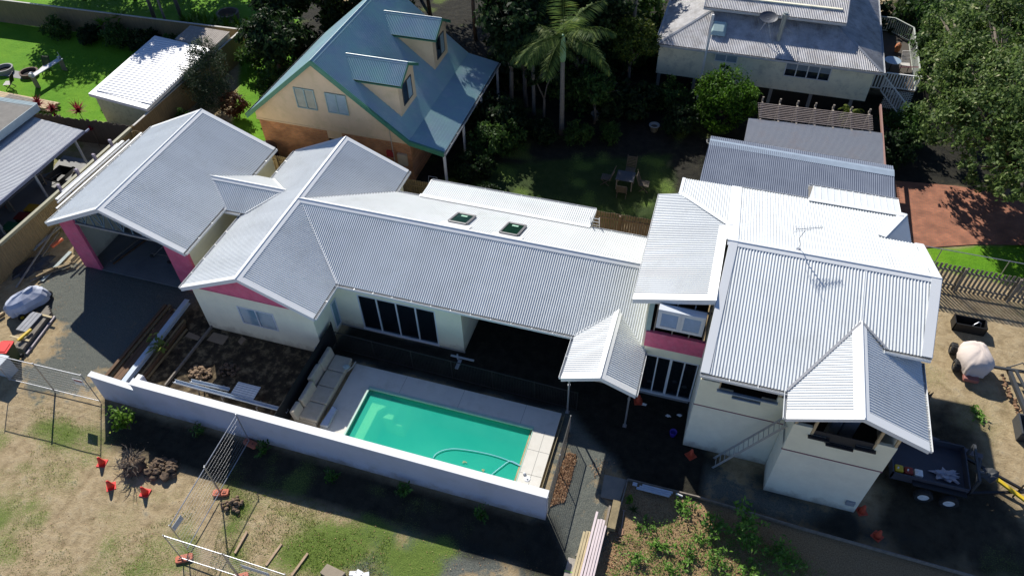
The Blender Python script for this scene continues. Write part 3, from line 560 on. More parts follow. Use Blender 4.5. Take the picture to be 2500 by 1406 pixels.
for yy in (20.2,21.4,22.8,24.2):
    mb.bar((-29.2,yy,3.15),(-22.4,yy,3.15),.05,.07); mb.bar((-29.2,yy,3.2),(GXR,yy,4.6),.05,.06); mb.bar((GXR,yy,4.6),(-22.4,yy,3.2),.05,.06)
    for k in range(7):
        x=-28.4+k*.9; mb.bar((x,yy,3.15),(x+(.2 if k%2 else -.2),yy,min(4.4,2.95+(x+29.3)*.42,2.95+(-22.3-x)*.42)),.03,.04)
mb.build('roof_truss',M_blue,house)
mb=MB(); mb.box(-29.2,-22.36,19.32,27.1,-.1,.03); tag(mb.build('garage_floor',M_slab),kind='structure')
# bedroom wing
def windowed(x0,x1,y,th,z0,z1,ox0,ox1,oz0,oz1,m_=None,name='wall'):
    mb=MB(); mb.box(x0,ox0,y,y+th,z0,z1); mb.box(ox1,x1,y,y+th,z0,z1); mb.box(ox0,ox1,y,y+th,z0,oz0)
    if oz1<z1: mb.box(ox0,ox1,y,y+th,oz1,z1)
    return mb.build(name,m_ or M_wall,house)
windowed(-20.79,-14.8,17.5,.14,0,2.8,-18.68,-16.83,.97,2.13)
mb=MB(); mb.slab([(-20.6,17.49,2.8),(-15.0,17.49,2.8),(-15.0,17.49,2.92),(BXR,17.49,4.25),(-20.6,17.49,2.92)],(0,.12,0)); mb.build('wrapped_gable',M_pink,house)
mb=MB(); mb.box(-20.85,-14.74,17.47,17.5,2.785,2.815); mb.build('horizontal_trim',M_pink,house)
wallbox(-20.79,-20.67,17.64,27.4,0,2.85); gable_wall(-20.79,-14.8,BXR,27.4,27.5,0,2.8,4.2,M_wall)
wallbox(-14.92,-14.8,25.9,27.4,0,2.85)
mb=MB(); mb.box(-14.92,-14.8,17.64,18.92,0,2.85); mb.box(-14.92,-14.8,19.36,19.45,0,2.85); mb.box(-14.92,-14.8,18.92,19.36,0,.25); mb.box(-14.92,-14.8,18.92,19.36,1.85,2.85); mb.build('wall',M_wall,house)
# window behind-panels
def window(x0,x1,y,z0,z1,n=2,louvre=True,depth=.06,parent=house,fm=None,w=.055,group=None):
    mb=MB(); yy=y-.02
    mb.box(x0,x1,yy,yy+depth,z0,z0+w); mb.box(x0,x1,yy,yy+depth,z1-w,z1)
    for k in range(n+1):
        xa=x0+(x1-x0-w)*k/n; mb.box(xa,xa+w,yy+.001,yy+depth-.001,z0+w,z1-w)
    f=mb.build('window',fm or M_alu,parent)
    mb=MB()
    if louvre:
        k=int((z1-z0)/.15)
        for i in range(k):
            zc=z0+w+(z1-z0-2*w)*(i+.5)/k
            for j in range(n):
                xa=x0+(x1-x0)*j/n+w; xb=x0+(x1-x0)*(j+1)/n-w*.3
                mb.slab([(xa,yy+.01,zc-.06),(xb,yy+.01,zc-.06),(xb,yy+.06,zc+.07),(xa,yy+.06,zc+.07)],(0,.004,.002))
        mb.build('louvre',M_louv,f)
        mb=MB(); mb.box(x0+w,x1-w,yy+.12,yy+.13,z0,z1); mb.build('dark_backing',M_dark,f)  # near-black panel closing the view behind the louvres
    else:
        mb.box(x0+w,x1-w,yy+.03,yy+.036,z0+w,z1-w); mb.build('pane',M_glass,f)
    return f
window(-18.68,-16.83,17.5,.97,2.13)
mb=MB()
mb.box(-14.83,-14.76,18.9,18.96,.22,1.88); mb.box(-14.83,-14.76,19.32,19.38,.22,1.88); mb.box(-14.83,-14.76,18.96,19.32,.22,.28); mb.box(-14.83,-14.76,18.96,19.32,1.82,1.88)
f=mb.build('window',M_alu,house); mb=MB()
for i in range(11):
    zc=.34+i*.14; mb.slab([(-14.78,18.96,zc-.05),(-14.78,19.32,zc-.05),(-14.83,19.32,zc+.07),(-14.83,18.96,zc+.07)],(.004,0,0))
mb.build('louvre',M_louv,f); mb=MB(); mb.box(-14.9,-14.89,18.9,19.38,.2,1.9); mb.build('dark_backing',M_dark,f)
# main living wing
windowed(-14.8,-8.64,19.4,.14,0,2.85,-13.62,-9.86,.08,2.42)
mb=MB(); mb.box(-14.8,-8.6,19.36,19.4,-.02,.07); mb.build('slab_edge',M_conc,house)
wallbox(-8.78,-8.64,19.55,22.6,0,2.85); 
def slider(x0,x1,y,z0,z1,n,w=.055,mid=None,parent=house):
    mb=MB(); d=.09
    mb.box(x0,x1,y-.02,y+d,z1-w,z1); mb.box(x0-.02,x1+.02,y-.05,y+d,z0-.03,z0+w)
    for k in range(n+1):
        ww=w*(1.9 if mid and k==mid else 1); xa=x0+(x1-x0)*k/n; xa=min(max(xa-ww/2,x0),x1-ww); mb.box(xa,xa+ww,y-.015-(.01 if k%2 else 0),y+d-.01,z0+w,z1-w)
    f=mb.build('sliding_door',M_alu,parent); mb=MB(); mb.box(x0+w,x1-w,y+.03,y+.036,z0+w,z1-w); mb.build('pane',M_glasst,f); return f
slider(-13.62,-9.86,19.4,.1,2.42,4)
mb=MB(); mb.box(-20.6,-8.8,19.56,25.9,.02,.08); mb.box(-20.6,-14.95,17.66,19.5,.02,.08); mb.build('floor',mat('interior_floor',(.07,.068,.062),rough=.7),house)
wallbox(-20.6,-4.5,25.85,25.97,0,2.85,m_=M_wall); wallbox(-4.5,-.75,25.6,25.75,0,2.8,m_=M_wall)
wallbox(-8.6,-.8,22.55,22.65,0,2.8,m_=M_int)
wallbox(-13.05,-4.55,27.3,27.4,0,2.7); wallbox(-13.05,-12.95,26,27.3,0,2.75); wallbox(-4.65,-4.55,26,27.3,0,2.75)
mb=MB(); mb.box(-14.5,-.8,19.5,26.0,2.78,2.8); mb.build('ceiling',M_int,house)
# skylights on the north slope
for (x0,x1,ya,yb) in ((-10.5,-9.66,23.3,24.55),(-8.0,-7.18,23.12,24.53)):
    zz=lambda y:4.41-.447*(y-MYR)+.05; mb=MB(); w_=.07
    for a,b in (((x0,ya),(x1,ya)),((x0,yb),(x1,yb)),((x0,ya),(x0,yb)),((x1,ya),(x1,yb))):
        mb.bar((*a,zz(a[1])),(*b,zz(b[1])),.085,.11)
    f=mb.build('skylight',mat('dark_grey_skylight_frame',(.13,.13,.14),rough=.5),house); mb=MB(); mb.slab([(x0,ya,zz(ya)+.02),(x1,ya,zz(ya)+.02),(x1,yb,zz(yb)+.02),(x0,yb,zz(yb)+.02)],(0,0,.01)); mb.build('pane',mat('dark_green_skylight_glass',(.008,.03,.02),rough=.04,spec=.4),f)
    mb=MB(); xm=(x0+x1)/2; mb.slab([(xm-.17,yb-.36,zz(yb-.36)+.034),(xm+.13,yb-.36,zz(yb-.36)+.034),(xm+.13,yb-.22,zz(yb-.22)+.034),(xm-.17,yb-.22,zz(yb-.22)+.034)],(0,0,.002)); mb.build('sticker',mat('pale_green_sticker',(.35,.6,.45),rough=.6),f)
    strips('skylight_flashing',[((x0-.3,MYR+.15,zz(MYR+.15)-.04),(x1+.3,MYR+.15,zz(MYR+.15)-.04),(0,ya-MYR-.15,-.447*(ya-MYR-.15)))],None,f)
# right part, ground floor link with door, pink band, open upper storey
wallbox(-.86,-.72,19.5,25.2,0,5.6); 
mb=MB(); mb.box(-.72,1.55,19.42,19.54,2.68,3.21); mb.box(-.74,-.67,19.42,19.54,0,2.7); mb.build('wall',M_wall,house)
mb=MB(); mb.box(-.76,1.55,19.36,19.5,3.22,4.09); mb.build('wrapped_beam',M_pink,house)
slider(-.67,1.53,19.42,.22,2.68,4,mid=2)
wallbox(-.7,1.5,19.4,19.6,0,.2,m_=M_conc)
mb=MB(); mb.box(-.7,1.5,19.55,25.5,3.2,3.3); mb.build('upper_floor',mat('dark_upper_floor',(.05,.045,.04),rough=.9),house)
mb=MB(); mb.box(-.8,-.62,19.42,19.56,4.09,5.72); mb.build('corner_post',mat('pale_green_post',(.3,.42,.4),rough=.6),house)
mb=MB()
for x in (-.5,.2,.85,1.4): mb=MB(); mb.box(x,x+.045,19.45,19.54,4.09,5.95 if x in(-.5,1.4) else 4.75); mb.build('wall_stud',M_timber,house)
for x in (.2,.85): mb=MB(); mb.box(x,x+.045,19.48,19.56,5.4,5.9); mb.build('wall_stud',M_alu,house)
mb=MB(); mb.box(-.6,1.5,19.47,19.56,5.62,5.68); mb.build('wall_stud',M_timber,house)
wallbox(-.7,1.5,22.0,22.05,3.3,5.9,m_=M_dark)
wt=mb=MB(); mb.box(-.43,1.32,18.98,19.3,4.86,4.92); mb.box(-.43,1.32,18.98,19.3,5.84,5.9)
for a,b in ((-.43,-.37),(.42,.47),(1.26,1.32)): mb.box(a,b,18.99,19.29,4.92,5.84)
for a,b in ((-.37,.42),(.47,1.26)): mb.box(a,a+.09,18.97,19.02,4.92,5.84); mb.box(b-.09,b,18.97,19.02,4.92,5.84); mb.box(a+.09,b-.09,18.97,19.02,4.92,5.02); mb.box(a+.09,b-.09,18.97,19.02,5.74,5.84)
f=mb.build('window',M_alu,house,bevel=.004); mb=MB()
for a,b in ((-.28,.33),(.56,1.17)):
    for i in range(9): zc=5.06+i*.08; mb.slab([(a,18.99,zc-.03),(b,18.99,zc-.03),(b,19.03,zc+.04),(a,19.03,zc+.04)],(0,.003,0))
mb.build('louvre',mat('blue_white_louvre',(.32,.42,.55),rough=.3),f)
mb=MB(); mb.box(-.4,1.28,19.1,19.11,4.9,5.86); mb.build('dark_backing',M_dark,f)
# two storey right wing
wallbox(1.55,1.67,17.42,19.4,0,5.6,m_=M_wall2); wallbox(1.55,1.67,19.5,27.0,3.2,5.5)
mb=MB(); mb.box(1.55,4.85,17.3,17.42,2.96,3.86); mb.box(1.55,2.24,17.3,17.42,3.86,4.5); mb.box(4.3,4.85,17.3,17.42,3.86,4.45); mb.box(2.24,2.78,17.3,17.42,3.86,4.12); mb.box(3.8,4.3,17.3,17.42,3.86,4.12)
mb.build('wall',M_wall,house)
wallbox(1.56,4.83,17.32,17.42,0,2.92,m_=M_wall2,name='textured_wall')
mb=MB(); mb.box(1.53,4.86,17.285,17.33,2.915,2.965); mb.box(4.79,8.2,16.135,16.18,3.035,3.085); mb.build('horizontal_trim',mat('dull_pink_trim',(.22,.1,.13),rough=.7),house)
mb=MB(); mb.box(4.82,8.19,16.15,16.27,3.09,3.97); mb.box(4.82,5.45,16.15,16.27,3.97,4.66); mb.box(7.56,8.19,16.15,16.27,3.97,4.6); mb.box(5.45,6.0,16.15,16.27,3.97,4.23); mb.box(7.0,7.56,16.15,16.27,3.97,4.2); mb.build('wall',M_wall,house)
wallbox(4.83,8.17,16.17,16.27,0,3.03,m_=M_wall2,name='textured_wall')
wallbox(4.83,4.95,16.27,17.3,0,3.03,m_=M_wall2,name='textured_wall'); wallbox(4.82,4.94,16.27,17.3,3.4,4.66)
wallbox(8.06,8.18,16.27,26.9,0,5.4,m_=M_wall2); wallbox(1.67,8.06,26.8,26.9,0,5.5)
mb=MB(); mb.box(1.7,8.06,17.45,26.8,3.0,3.1); mb.box(4.95,8.06,16.3,17.45,3.0,3.1); mb.build('upper_floor',mat('dark_upper_floor',(.05,.045,.04),rough=.9),house)
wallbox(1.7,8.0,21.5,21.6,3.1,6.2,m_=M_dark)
mb=MB()
for x,y,z0,z1 in ((1.57,17.32,4.5,5.58),(4.75,17.32,4.45,5.58),(2.2,17.32,4.12,5.58),(4.32,17.32,4.12,5.58),(4.85,16.17,4.66,5.65),(5.47,16.17,4.23,5.95),(7.5,16.17,4.2,5.95),(8.08,16.17,4.6,5.55)): mb=MB(); mb.box(x,x+.09,y,y+.09,z0,z1); mb.build('wall_stud',M_pine,house)
mb=MB()
mb.box(2.2,4.35,17.2,17.3,4.10,4.16); mb.box(2.78,3.8,17.24,17.31,3.83,3.88); mb.build('sill_flashing',mat('pale_blue_sill',(.25,.33,.42),rough=.5),house)
mb=MB(); mb.box(5.4,6.1,16.02,16.16,4.2,4.26); mb.box(6.05,6.95,16.05,16.16,3.96,4.02); mb.box(6.95,7.62,16.02,16.16,4.17,4.23); mb.box(5.42,7.6,16.2,16.23,3.97,4.5); mb.build('sill_flashing',mat('dark_sill',(.03,.03,.032),rough=.6),house)
mb=MB(); mb.box(7.7,8.02,16.08,16.17,.52,.76); mb.build('meter_box',mat('grey_meter_box',(.28,.3,.32),rough=.6),house,bevel=.01)
mb=MB(); mb.box(6.2,6.55,16.9,17.3,3.1,5.0); mb.box(6.6,7.1,17.0,17.4,3.1,4.8)
mb.build('wrapped_column',mat('grey_insulation',(.3,.3,.31),rough=.9,bump=.5),house,bevel=.05)
# ---- boundary wall
bw=thing('boundary_wall','long white rendered wall with flat cap between the pool and the bare front yard','wall',(-12.9,12.7,0))
mb=MB(); mb.slab([(-20.76,12.57,-.3),(-2.98,12.57,-.3),(-2.96,12.57,1.76),(-20.76,12.57,1.9)],(0,.24,0)); mb.build('wall_panel',M_render,bw)
mb=MB(); mb.slab([(-22.94,12.57,-.3),(-20.76,12.57,-.3),(-20.76,12.57,1.5),(-22.88,12.57,1.68)],(0,.22,0)); mb.slab([(-20.98,12.8,-.3),(-20.76,12.8,-.3),(-20.76,12.8,1.55),(-20.98,12.8,1.55)],(0,.5,0)); mb.build('lower_wall_panel',M_render,bw)
mb=MB(); mb.slab([(-20.79,12.54,1.9),(-2.93,12.54,1.76),(-2.93,12.87,1.76),(-20.79,12.87,1.9)],(0,0,.05)); mb.build('wall_cap',M_cap,bw,bevel=.006)
mb=MB(); mb.slab([(-22.93,12.54,1.685),(-20.74,12.54,1.50),(-20.74,12.8,1.50),(-22.93,12.8,1.685)],(0,0,.045)); mb.slab([(-21.0,12.8,1.56),(-20.79,12.8,1.53),(-20.79,13.3,1.53),(-21.0,13.3,1.56)],(0,0,.045)); mb.build('wall_cap',M_cap,bw)

# ================================================================ THINGS ON THE BUILDING SITE
rnd=random.Random(11)
# --- temporary mesh fence panels and their feet
def make_fence_panel():
    t=thing('mesh_fence_panel','','fence panel',(0,0,0),0,'temporary mesh fence panels')
    mb=MB(); W,Hh=2.35,1.95; mb.rod((0,0,.0),(0,0,Hh+.08),.021,8); mb.rod((W,0,0),(W,0,Hh+.08),.021,8); mb.rod((0,0,Hh),(W,0,Hh),.019,8); mb.rod((0,0,.12),(W,0,.12),.019,8)
    mb.build('frame',M_galvs,t,world=False)
    mb=MB()
    for i in range(1,28): x=W*i/28; mb.bar((x,0,.12),(x,0,Hh),.0026,.0026)
    for i in range(1,9): z=.12+(Hh-.12)*i/9; mb.bar((0,0,z),(W,0,z),.004,.004)
    mb.build('wire_mesh',M_galvs,t,world=False); return t
pan=make_fence_panel()
def place_panel(a,b,label,first=[1]):
    rz=math.atan2(b[1]-a[1],b[0]-a[0]); 
    if first: first.clear(); pan.location=(a[0],a[1],.05); pan.rotation_euler=(0,0,rz); pan['label']=label; return pan
    return dup(pan,(a[0],a[1],.05),rz,label)
place_panel((-27.66,12.2),(-25.33,12.27),'galvanised mesh fence panel at the left edge of the photo, beside the red lidded bin')
place_panel((-25.27,12.27),(-22.94,12.34),'galvanised mesh fence panel with a small sign, by the white wall end')
place_panel((-15.62,12.42),(-15.53,10.1),'galvanised mesh fence panel standing against the middle of the white wall')
place_panel((-15.5,10.02),(-15.4,7.68),'galvanised mesh fence panel between the coconut pile and the bottom left fence corner')
place_panel((-15.39,7.3),(-13.04,7.3),'galvanised mesh fence panel running right from the bottom fence corner')
place_panel((-12.96,7.3),(-10.61,7.28),'galvanised mesh fence panel cut by the bottom edge of the photo')
def make_foot():
    t=thing('ballast_block','','fence foot',(0,0,0),0,'orange fence feet')
    mb=MB(); mb.prism([(-.31,-.1),(-.24,-.14),(.24,-.14),(.31,-.1),(.31,.1),(.24,.14),(-.24,.14),(-.31,.1)],0,.12); mb.box(-.22,-.07,-.06,.06,.12,.15); mb.box(.07,.22,-.06,.06,.12,.15); mb.build('block',M_foot,t,world=False,bevel=.02)
    mb=MB(); mb.rod((-.14,0,.15),(-.14,0,.153),.03,8); mb.rod((.14,0,.15),(.14,0,.153),.03,8); mb.build('socket',M_black,t,world=False); return t
ft=make_foot()
for k,(x,y,rz,lb) in enumerate(((-15.5,10.05,.35,'faded orange fence foot beside the coconut pile'),(-15.35,7.35,.55,'faded orange fence foot at the bottom left fence corner'),(-12.98,7.3,.6,'faded orange fence foot cut by the bottom edge of the photo'),(-15.55,12.35,-.2,'faded orange fence foot in the shade at the foot of the white wall'))):
    o=ft if k==0 else dup(ft,label=lb); o.location=(x,y,0); o.rotation_euler=(0,0,rz); o['label']=lb
def sign(loc,rz,w,h,label,m_,red=None):
    t=thing('fence_sign',label,'sign',loc,rz); mb=MB(); mb.box(-w/2,w/2,-.006,.006,-h/2,h/2); mb.build('plate',m_,t,world=False)
    if red: mb=MB(); mb.box(-w/2+.04,w/2-.04,-.009,-.006,h*.1,h*.36); mb.build('print',red,t,world=False)
sign((-23.3,12.3,1.45),0,.5,.38,'small red and white sign tied to the mesh fence near the white wall end',M_white,mat('faded_red_print',(.35,.06,.05)))
sign((-15.38,7.95,1.7),1.53,.5,.3,'pale blank grey sign tied to the mesh fence at the bottom corner',mat('pale_grey_sign',(.5,.53,.56)))
sign((-11.9,7.28,1.5),0,1.1,.28,'long pale blank sign tied to the bottom mesh fence panel',mat('pale_grey_sign',(.5,.53,.56)))
# --- traffic cones
def make_cone(mname,m_):
    t=thing('traffic_cone','','traffic cone',(0,0,0),0,'orange traffic cones on the site')
    mb=MB(); mb.lathe([(.145,.03),(.1,.2),(.055,.42),(.03,.47),(.0,.475)],n=20); mb.build('cone',m_,t,smooth=True,world=False)
    mb=MB(); mb.box(-.18,.18,-.18,.18,0,.035); mb.build('base',m_,t,world=False,bevel=.01); return t
cn=make_cone('bright',M_red); cn2=None
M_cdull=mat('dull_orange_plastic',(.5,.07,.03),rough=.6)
cd_=[((-20.93,9.852,0),.2,'bright red cone at the top left of the dug up stump'),((-19.891,9.067,0),.7,'bright red cone at the lower left of the dug up stump'),((-18.415,9.222,0),.1,'bright red cone at the lower right of the dug up stump')]
for k,(p,rz,lb) in enumerate(cd_):
    o=cn if k==0 else dup(cn); o.location=p; o.rotation_euler=(0,0,rz); o['label']=lb
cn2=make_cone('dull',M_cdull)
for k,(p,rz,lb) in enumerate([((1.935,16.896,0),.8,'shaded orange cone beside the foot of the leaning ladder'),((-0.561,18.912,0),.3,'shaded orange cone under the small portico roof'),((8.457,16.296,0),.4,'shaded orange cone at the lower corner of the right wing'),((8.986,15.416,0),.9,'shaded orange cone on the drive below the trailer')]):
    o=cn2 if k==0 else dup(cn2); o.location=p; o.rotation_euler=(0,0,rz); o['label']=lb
# --- dug up stump
sc=Vector((-19.56,10.077,0)); t=thing('tree_stump','dug up stump with a tangle of dead grey roots between three red cones','stump',sc)
mb=MB(); M_root=mat('dead_grey_roots',(.2,.165,.13),rough=.95,col2=(.07,.055,.04),scale=9)
for i in range(170):
    a=rnd.uniform(0,2*PI); r0=rnd.uniform(0,.25); p=sc+Vector((math.cos(a)*r0,math.sin(a)*r0,rnd.uniform(.05,.45))); pts=[p]; el=rnd.uniform(-.5,1.0); L_=rnd.uniform(.25,.8)
    for k in range(5):
        a+=rnd.uniform(-.8,.8); el+=rnd.uniform(-.5,.35); p=p+Vector((math.cos(a)*math.cos(el),math.sin(a)*math.cos(el),math.sin(el)))*L_/5; p.z=max(p.z,.02); pts.append(p)
    r1=rnd.uniform(.008,.028); mb.tube(pts,.02,5,[r1,r1*.9,r1*.75,r1*.6,r1*.45,r1*.25])
mb.build('root',M_root,t); mb=MB(); mb.blob(sc+Vector((.05,0,.18)),.42,.4,.32,3,.35,3,2.5); mb.build('root_ball',M_soil,t,smooth=True)
def pile(name,label,cat,c,rx,ry,rz_,n,s0,s1,m_,seed,group=None):
    r_=random.Random(seed); mb=MB(); c=Vector(c)
    for i in range(n):
        a=r_.uniform(0,2*PI); q=math.sqrt(r_.random()); s=r_.uniform(s0,s1); mb.blob((c.x+math.cos(a)*q*rx,c.y+math.sin(a)*q*ry,(1-q)*rz_+s*.4),s,s*r_.uniform(.7,1),s*r_.uniform(.6,.9),r_.random()*20,.35,2,2)
    o=mb.build(name,m_,smooth=False); tag(o,label,cat,group); return o
pile('soil_heap','heap of brown clods beside the stump at the shadow edge','soil',(-18.402,10.28,0),.65,.42,.22,42,.06,.2,M_soil,5)
pile('soil_heap','small clay heap in the sunlit patch of the courtyard','soil',(-19.704,14.98,0),.55,.35,.14,50,.04,.1,mat('pale_clay',(.3,.21,.13),col2=(.2,.14,.09),rough=1,scale=8,bump=.5),6)
pile('rubble_heap','low rubble and twigs on dark soil in the shaded courtyard','rubble',(-18.481,15.453,0),.45,.4,.08,30,.04,.11,M_soil,8)
M_coco=mat('dry_brown_coconut',(.26,.18,.11),rough=.95,col2=(.15,.1,.06),scale=12,bump=.4)
c0=Vector((-14.779,9.761,0)); co=MB(); co.blob((0,0,.07),.09,.075,.075,1,.1,2); c1_=co.build('coconut',M_coco,smooth=True); tag(c1_,'dry brown coconut in the pile beside the orange fence foot','coconut','dry coconuts piled by the fence foot')
for i in range(26):
    o=c1_ if i==0 else c1_.copy()
    if i: C.objects.link(o)
    a=rnd.uniform(0,2*PI); q=math.sqrt(rnd.random()); o.location=(c0.x+math.cos(a)*q*.42,c0.y+math.sin(a)*q*.3,.14 if (q<.4 and i%2) else 0); o.rotation_euler=(rnd.uniform(-.5,.5),rnd.uniform(-.5,.5),rnd.uniform(0,6)); o.location.z+=.01
# --- battens, pavers on the grass
for k,(a,b) in enumerate((((-13.665,8.058,0),(-13.671,8.936,0)),((-12.314,7.974,0),(-12.174,8.874,0)),((-11.233,7.9,0),(-11.058,8.826,0)))):
    mb=MB(); mb.bar(Vector(a)+Vector((0,0,.04)),Vector(b)+Vector((0,0,.04)),.09,.05); o=mb.build('timber_batten',mat('pinkish_timber',(.42,.3,.19),rough=.85,var=.3,scale=5),bevel=.004)
    tag(o,['pale timber batten on the grass nearest the mesh fence','pale timber batten on the grass, middle of three','pale timber batten on the grass nearest the concrete paver'][k],'timber','timber battens lying on the grass')
P=[(-10.167,8.655,0),(-9.371,8.543,0),(-9.562,8.1,0),(-10.273,8.277,0)]; mb=MB(); mb.prism(P,0,.12); tag(mb.build('concrete_paver',mat('brown_paver',(.3,.25,.18),rough=.9,bump=.3),bevel=.01),'brown concrete slab on the grass at the bottom edge','paver')
for k,(x,y,rz) in enumerate(((862,1398,.3),(878,1396,-.2),(893,1400,.5),(856,1409,.1))):
    p=[(-9.127,8.615,0),(-8.911,8.71,0),(-8.665,8.705,0),(-8.927,8.534,0)][k]; mb=MB(); mb.box(-.13,.13,-.08,.08,0,.06); o=mb.build('white_paver',M_white,world=False,bevel=.006); o.location=(p[0],p[1],.0+(.065 if k==3 else 0)); o.rotation_euler=(0,0,rz); tag(o,['small white block on the grass, nearest the brown slab','small white block in the middle of the white blocks','rightmost small white block on the grass at the bottom edge','small white block lying on top of the other white blocks'][k],'paver','white blocks on the grass')
# --- timber stack at the bottom centre
def plank_stack(name,label,cat,planks,m_,group=None):
    """planks: (a,b,width,height,z, part name)"""
    c=Vector(planks[0][0]); t=thing(name,label,cat,(c.x,c.y,0),0,group)
    for a,b,w_,h_,z,nm,mm in planks:
        mb=MB(); mb.bar((a[0],a[1],z+h_/2),(b[0],b[1],z+h_/2),w_,h_); mb.build(nm,mm or m_,t,bevel=.004)
    return t
M_pinkt=mat('primed_pink_white_timber',(.66,.56,.56),rough=.7,var=.1,scale=3)
M_yel=mat('new_yellow_timber',(.5,.41,.24),rough=.8,var=.18,scale=3)
pl=[]
for k,(x0,x1,y1,z,mm) in enumerate(((-1.43,-1.47,12.35,.27,M_yel),(-1.33,-1.37,12.4,.27,M_yel),(-1.25,-1.28,12.42,.24,M_yel),(-1.14,-1.19,13.22,.34,M_pinkt),(-1.02,-1.08,12.95,.32,M_pinkt),(-.92,-.97,12.98,.32,M_pinkt),(-.82,-.87,12.98,.3,M_pinkt),(-.73,-.78,12.8,.27,M_pinkt))):
    pl.append(((x1,9.6),(x0,y1),.085,.16,z,'plank',mm))
for y in (9.9,11.5): pl.append(((-1.55,y),(-.65,y),.1,.1,.13,'bearer',M_timber))
plank_stack('timber_stack','stack of long new planks, pink and yellow, running off the bottom edge','timber',pl,M_yel)
mb=MB(); mb.box(-1.78,-1.5,10.2,11.35,0,.18); t=mb.build('timber_pack',mat('grey_board_pack',(.36,.33,.29),rough=.9,var=.3,scale=5),bevel=.01); tag(t,'short pack of weathered grey boards tied with green string beside the plank stack','timber')
mb=MB(); mb.box(-1.8,-1.48,10.82,10.85,-.0,.19); tag(mb.build('green_strap',mat('green_string',(.3,.6,.1)),t),None)
# planter bench, plywood, shovel, bits
t=thing('timber_sleeper','long thick weathered sleeper lying beside the plank stack','timber',(-.5,13.3,0)); mb=MB(); mb.box(-.66,-.36,12.78,13.95,.12,.36); mb.build('beam',mat('olive_sleeper',(.25,.2,.11),rough=.9,var=.3,scale=4,bump=.4),t,bevel=.012)
mb=MB(); mb.box(-.78,-.7,12.6,13.8,.0,.1); mb.build('board',M_timber,t); mb=MB(); mb.box(-.6,-.42,12.9,13.1,0,.12); mb.box(-.6,-.42,13.6,13.8,0,.12); mb.build('block',M_timber,t)
P=[(-1.22,15.051,0.1),(-0.338,15.066,0.1),(-0.421,14.078,0.1),(-1.171,14.055,0.1)]; mb=MB(); mb.prism([(p[0],p[1]) for p in P],.06,.085); tag(mb.build('plywood_sheet',mat('stained_grey_plywood',(.3,.27,.22),rough=.85,col2=(.2,.19,.17),scale=2)),'square grey plywood sheet beside the garden edging, half in shade','plywood')
a=Vector((-0.194,13.775,0)); b=Vector((-0.147,13.048,0)); c=Vector((-0.137,12.682,0))
t=thing('shovel','shovel lying on the mulch with its handle towards the plywood','shovel',a); mb=MB(); mb.rod(a+Vector((0,0,.05)),b+Vector((0,0,.06)),.016,8); mb.bar(a+Vector((-.06,0,.05)),a+Vector((.06,0,.05)),.02,.02); mb.build('handle',mat('pale_shovel_handle',(.45,.36,.33)),t)
mb=MB(); mb.slab([b+Vector((-.09,0,.05)),b+Vector((.09,0,.05)),b+Vector((.1,-.22,.04)),b+Vector((0,-.33,.03)),b+Vector((-.1,-.22,.04))],(0,0,.006)); mb.build('blade',mat('rusty_shovel_blade',(.3,.17,.1)),t)
mb=MB(); mb.tube([c+Vector((math.cos(q)*.16,math.sin(q)*.07-.1,.08+.0*q)) for q in [i*.5 for i in range(14)]],.022,6); tag(mb.build('hose_coil',mat('brown_hose',(.25,.15,.09))),'small brown hose coil on the mulch below the shovel','hose')
# garden edging
def edging(pts,label,m_,w_=.05,h_=.16,name='garden_edging'):
    mb=MB()
    for a,b in zip(pts,pts[1:]): mb.bar((a[0],a[1],h_/2),(b[0],b[1],h_/2),w_,h_)
    tag(mb.build(name,m_),label,'garden edging')
edging([(-0.398,12.975,0),(-0.298,15.08,0),(2.389,15.099,0),(6.21,14.917,0),(12.097,14.759,0),(15.083,14.571,0)],'long grey timber edging between the shaded drive and the mulched garden bed',M_timber)
edging([(-20.668,17.549,0),(-20.739,13.907,0)],'dark timber edging lying diagonally across the shaded courtyard',M_timber,.07,.14)
a=(0.293,14.865,0); b=(1.475,14.867,0)
t=thing('gutter_bundle','bundle of blue white gutter lengths lying on the garden edging','gutter',a)
for k in range(3): mb=MB(); mb.bar((a[0]-.1*k,a[1]-.02-.09*k+.1,.2),(b[0]-.05*k,b[1]-.02-.09*k+.1,.2),.08,.06); mb.build('gutter_length',mat('blue_white_steel',(.45,.52,.6),rough=.4),t)
a=Vector((1.596,14.903,0)); b=Vector((1.853,14.87,0)); mb=MB(); mb.rod(a+Vector((0,.05,.2)),b+Vector((0,0.05,.17)),.04,10); tag(mb.build('pvc_pipe',M_white),'short white plastic pipe at the right end of the gutter bundle','pipe')
mb=MB(); p=(0.01,14.911,0); mb.box(p[0]-.09,p[0]+.09,p[1]-.07,p[1]+.07,.15,.22); tag(mb.build('white_tray',mat('blue_white_steel',(.45,.52,.6)),bevel=.01),'small pale blue tray on the edging left of the gutter bundle','tray')
mb=MB(); p=(1.097,17.653,0); mb.lathe([(.11,0),(.15,.26),(.15,.27),(.13,.27),(.1,.03),(0,.03)],c=(p[0],p[1],0),n=18); tag(mb.build('bucket',mat('purple_plastic',(.06,.03,.35),rough=.5),smooth=True),'purple bucket alone on the shaded drive','bucket')
for k,(p,lb) in enumerate((((-0.28,18.818,0),'white scrap nearest the cone under the portico'),((0.777,18.541,0),'pale rag left of the right wing wall'),((1.237,18.696,0),'pale scrap close to the right wing wall'))):
    mb=MB(); mb.blob((p[0],p[1],.03),.1,.06,.03,k+2,.5,2); tag(mb.build('scrap',M_white),lb,'scrap')
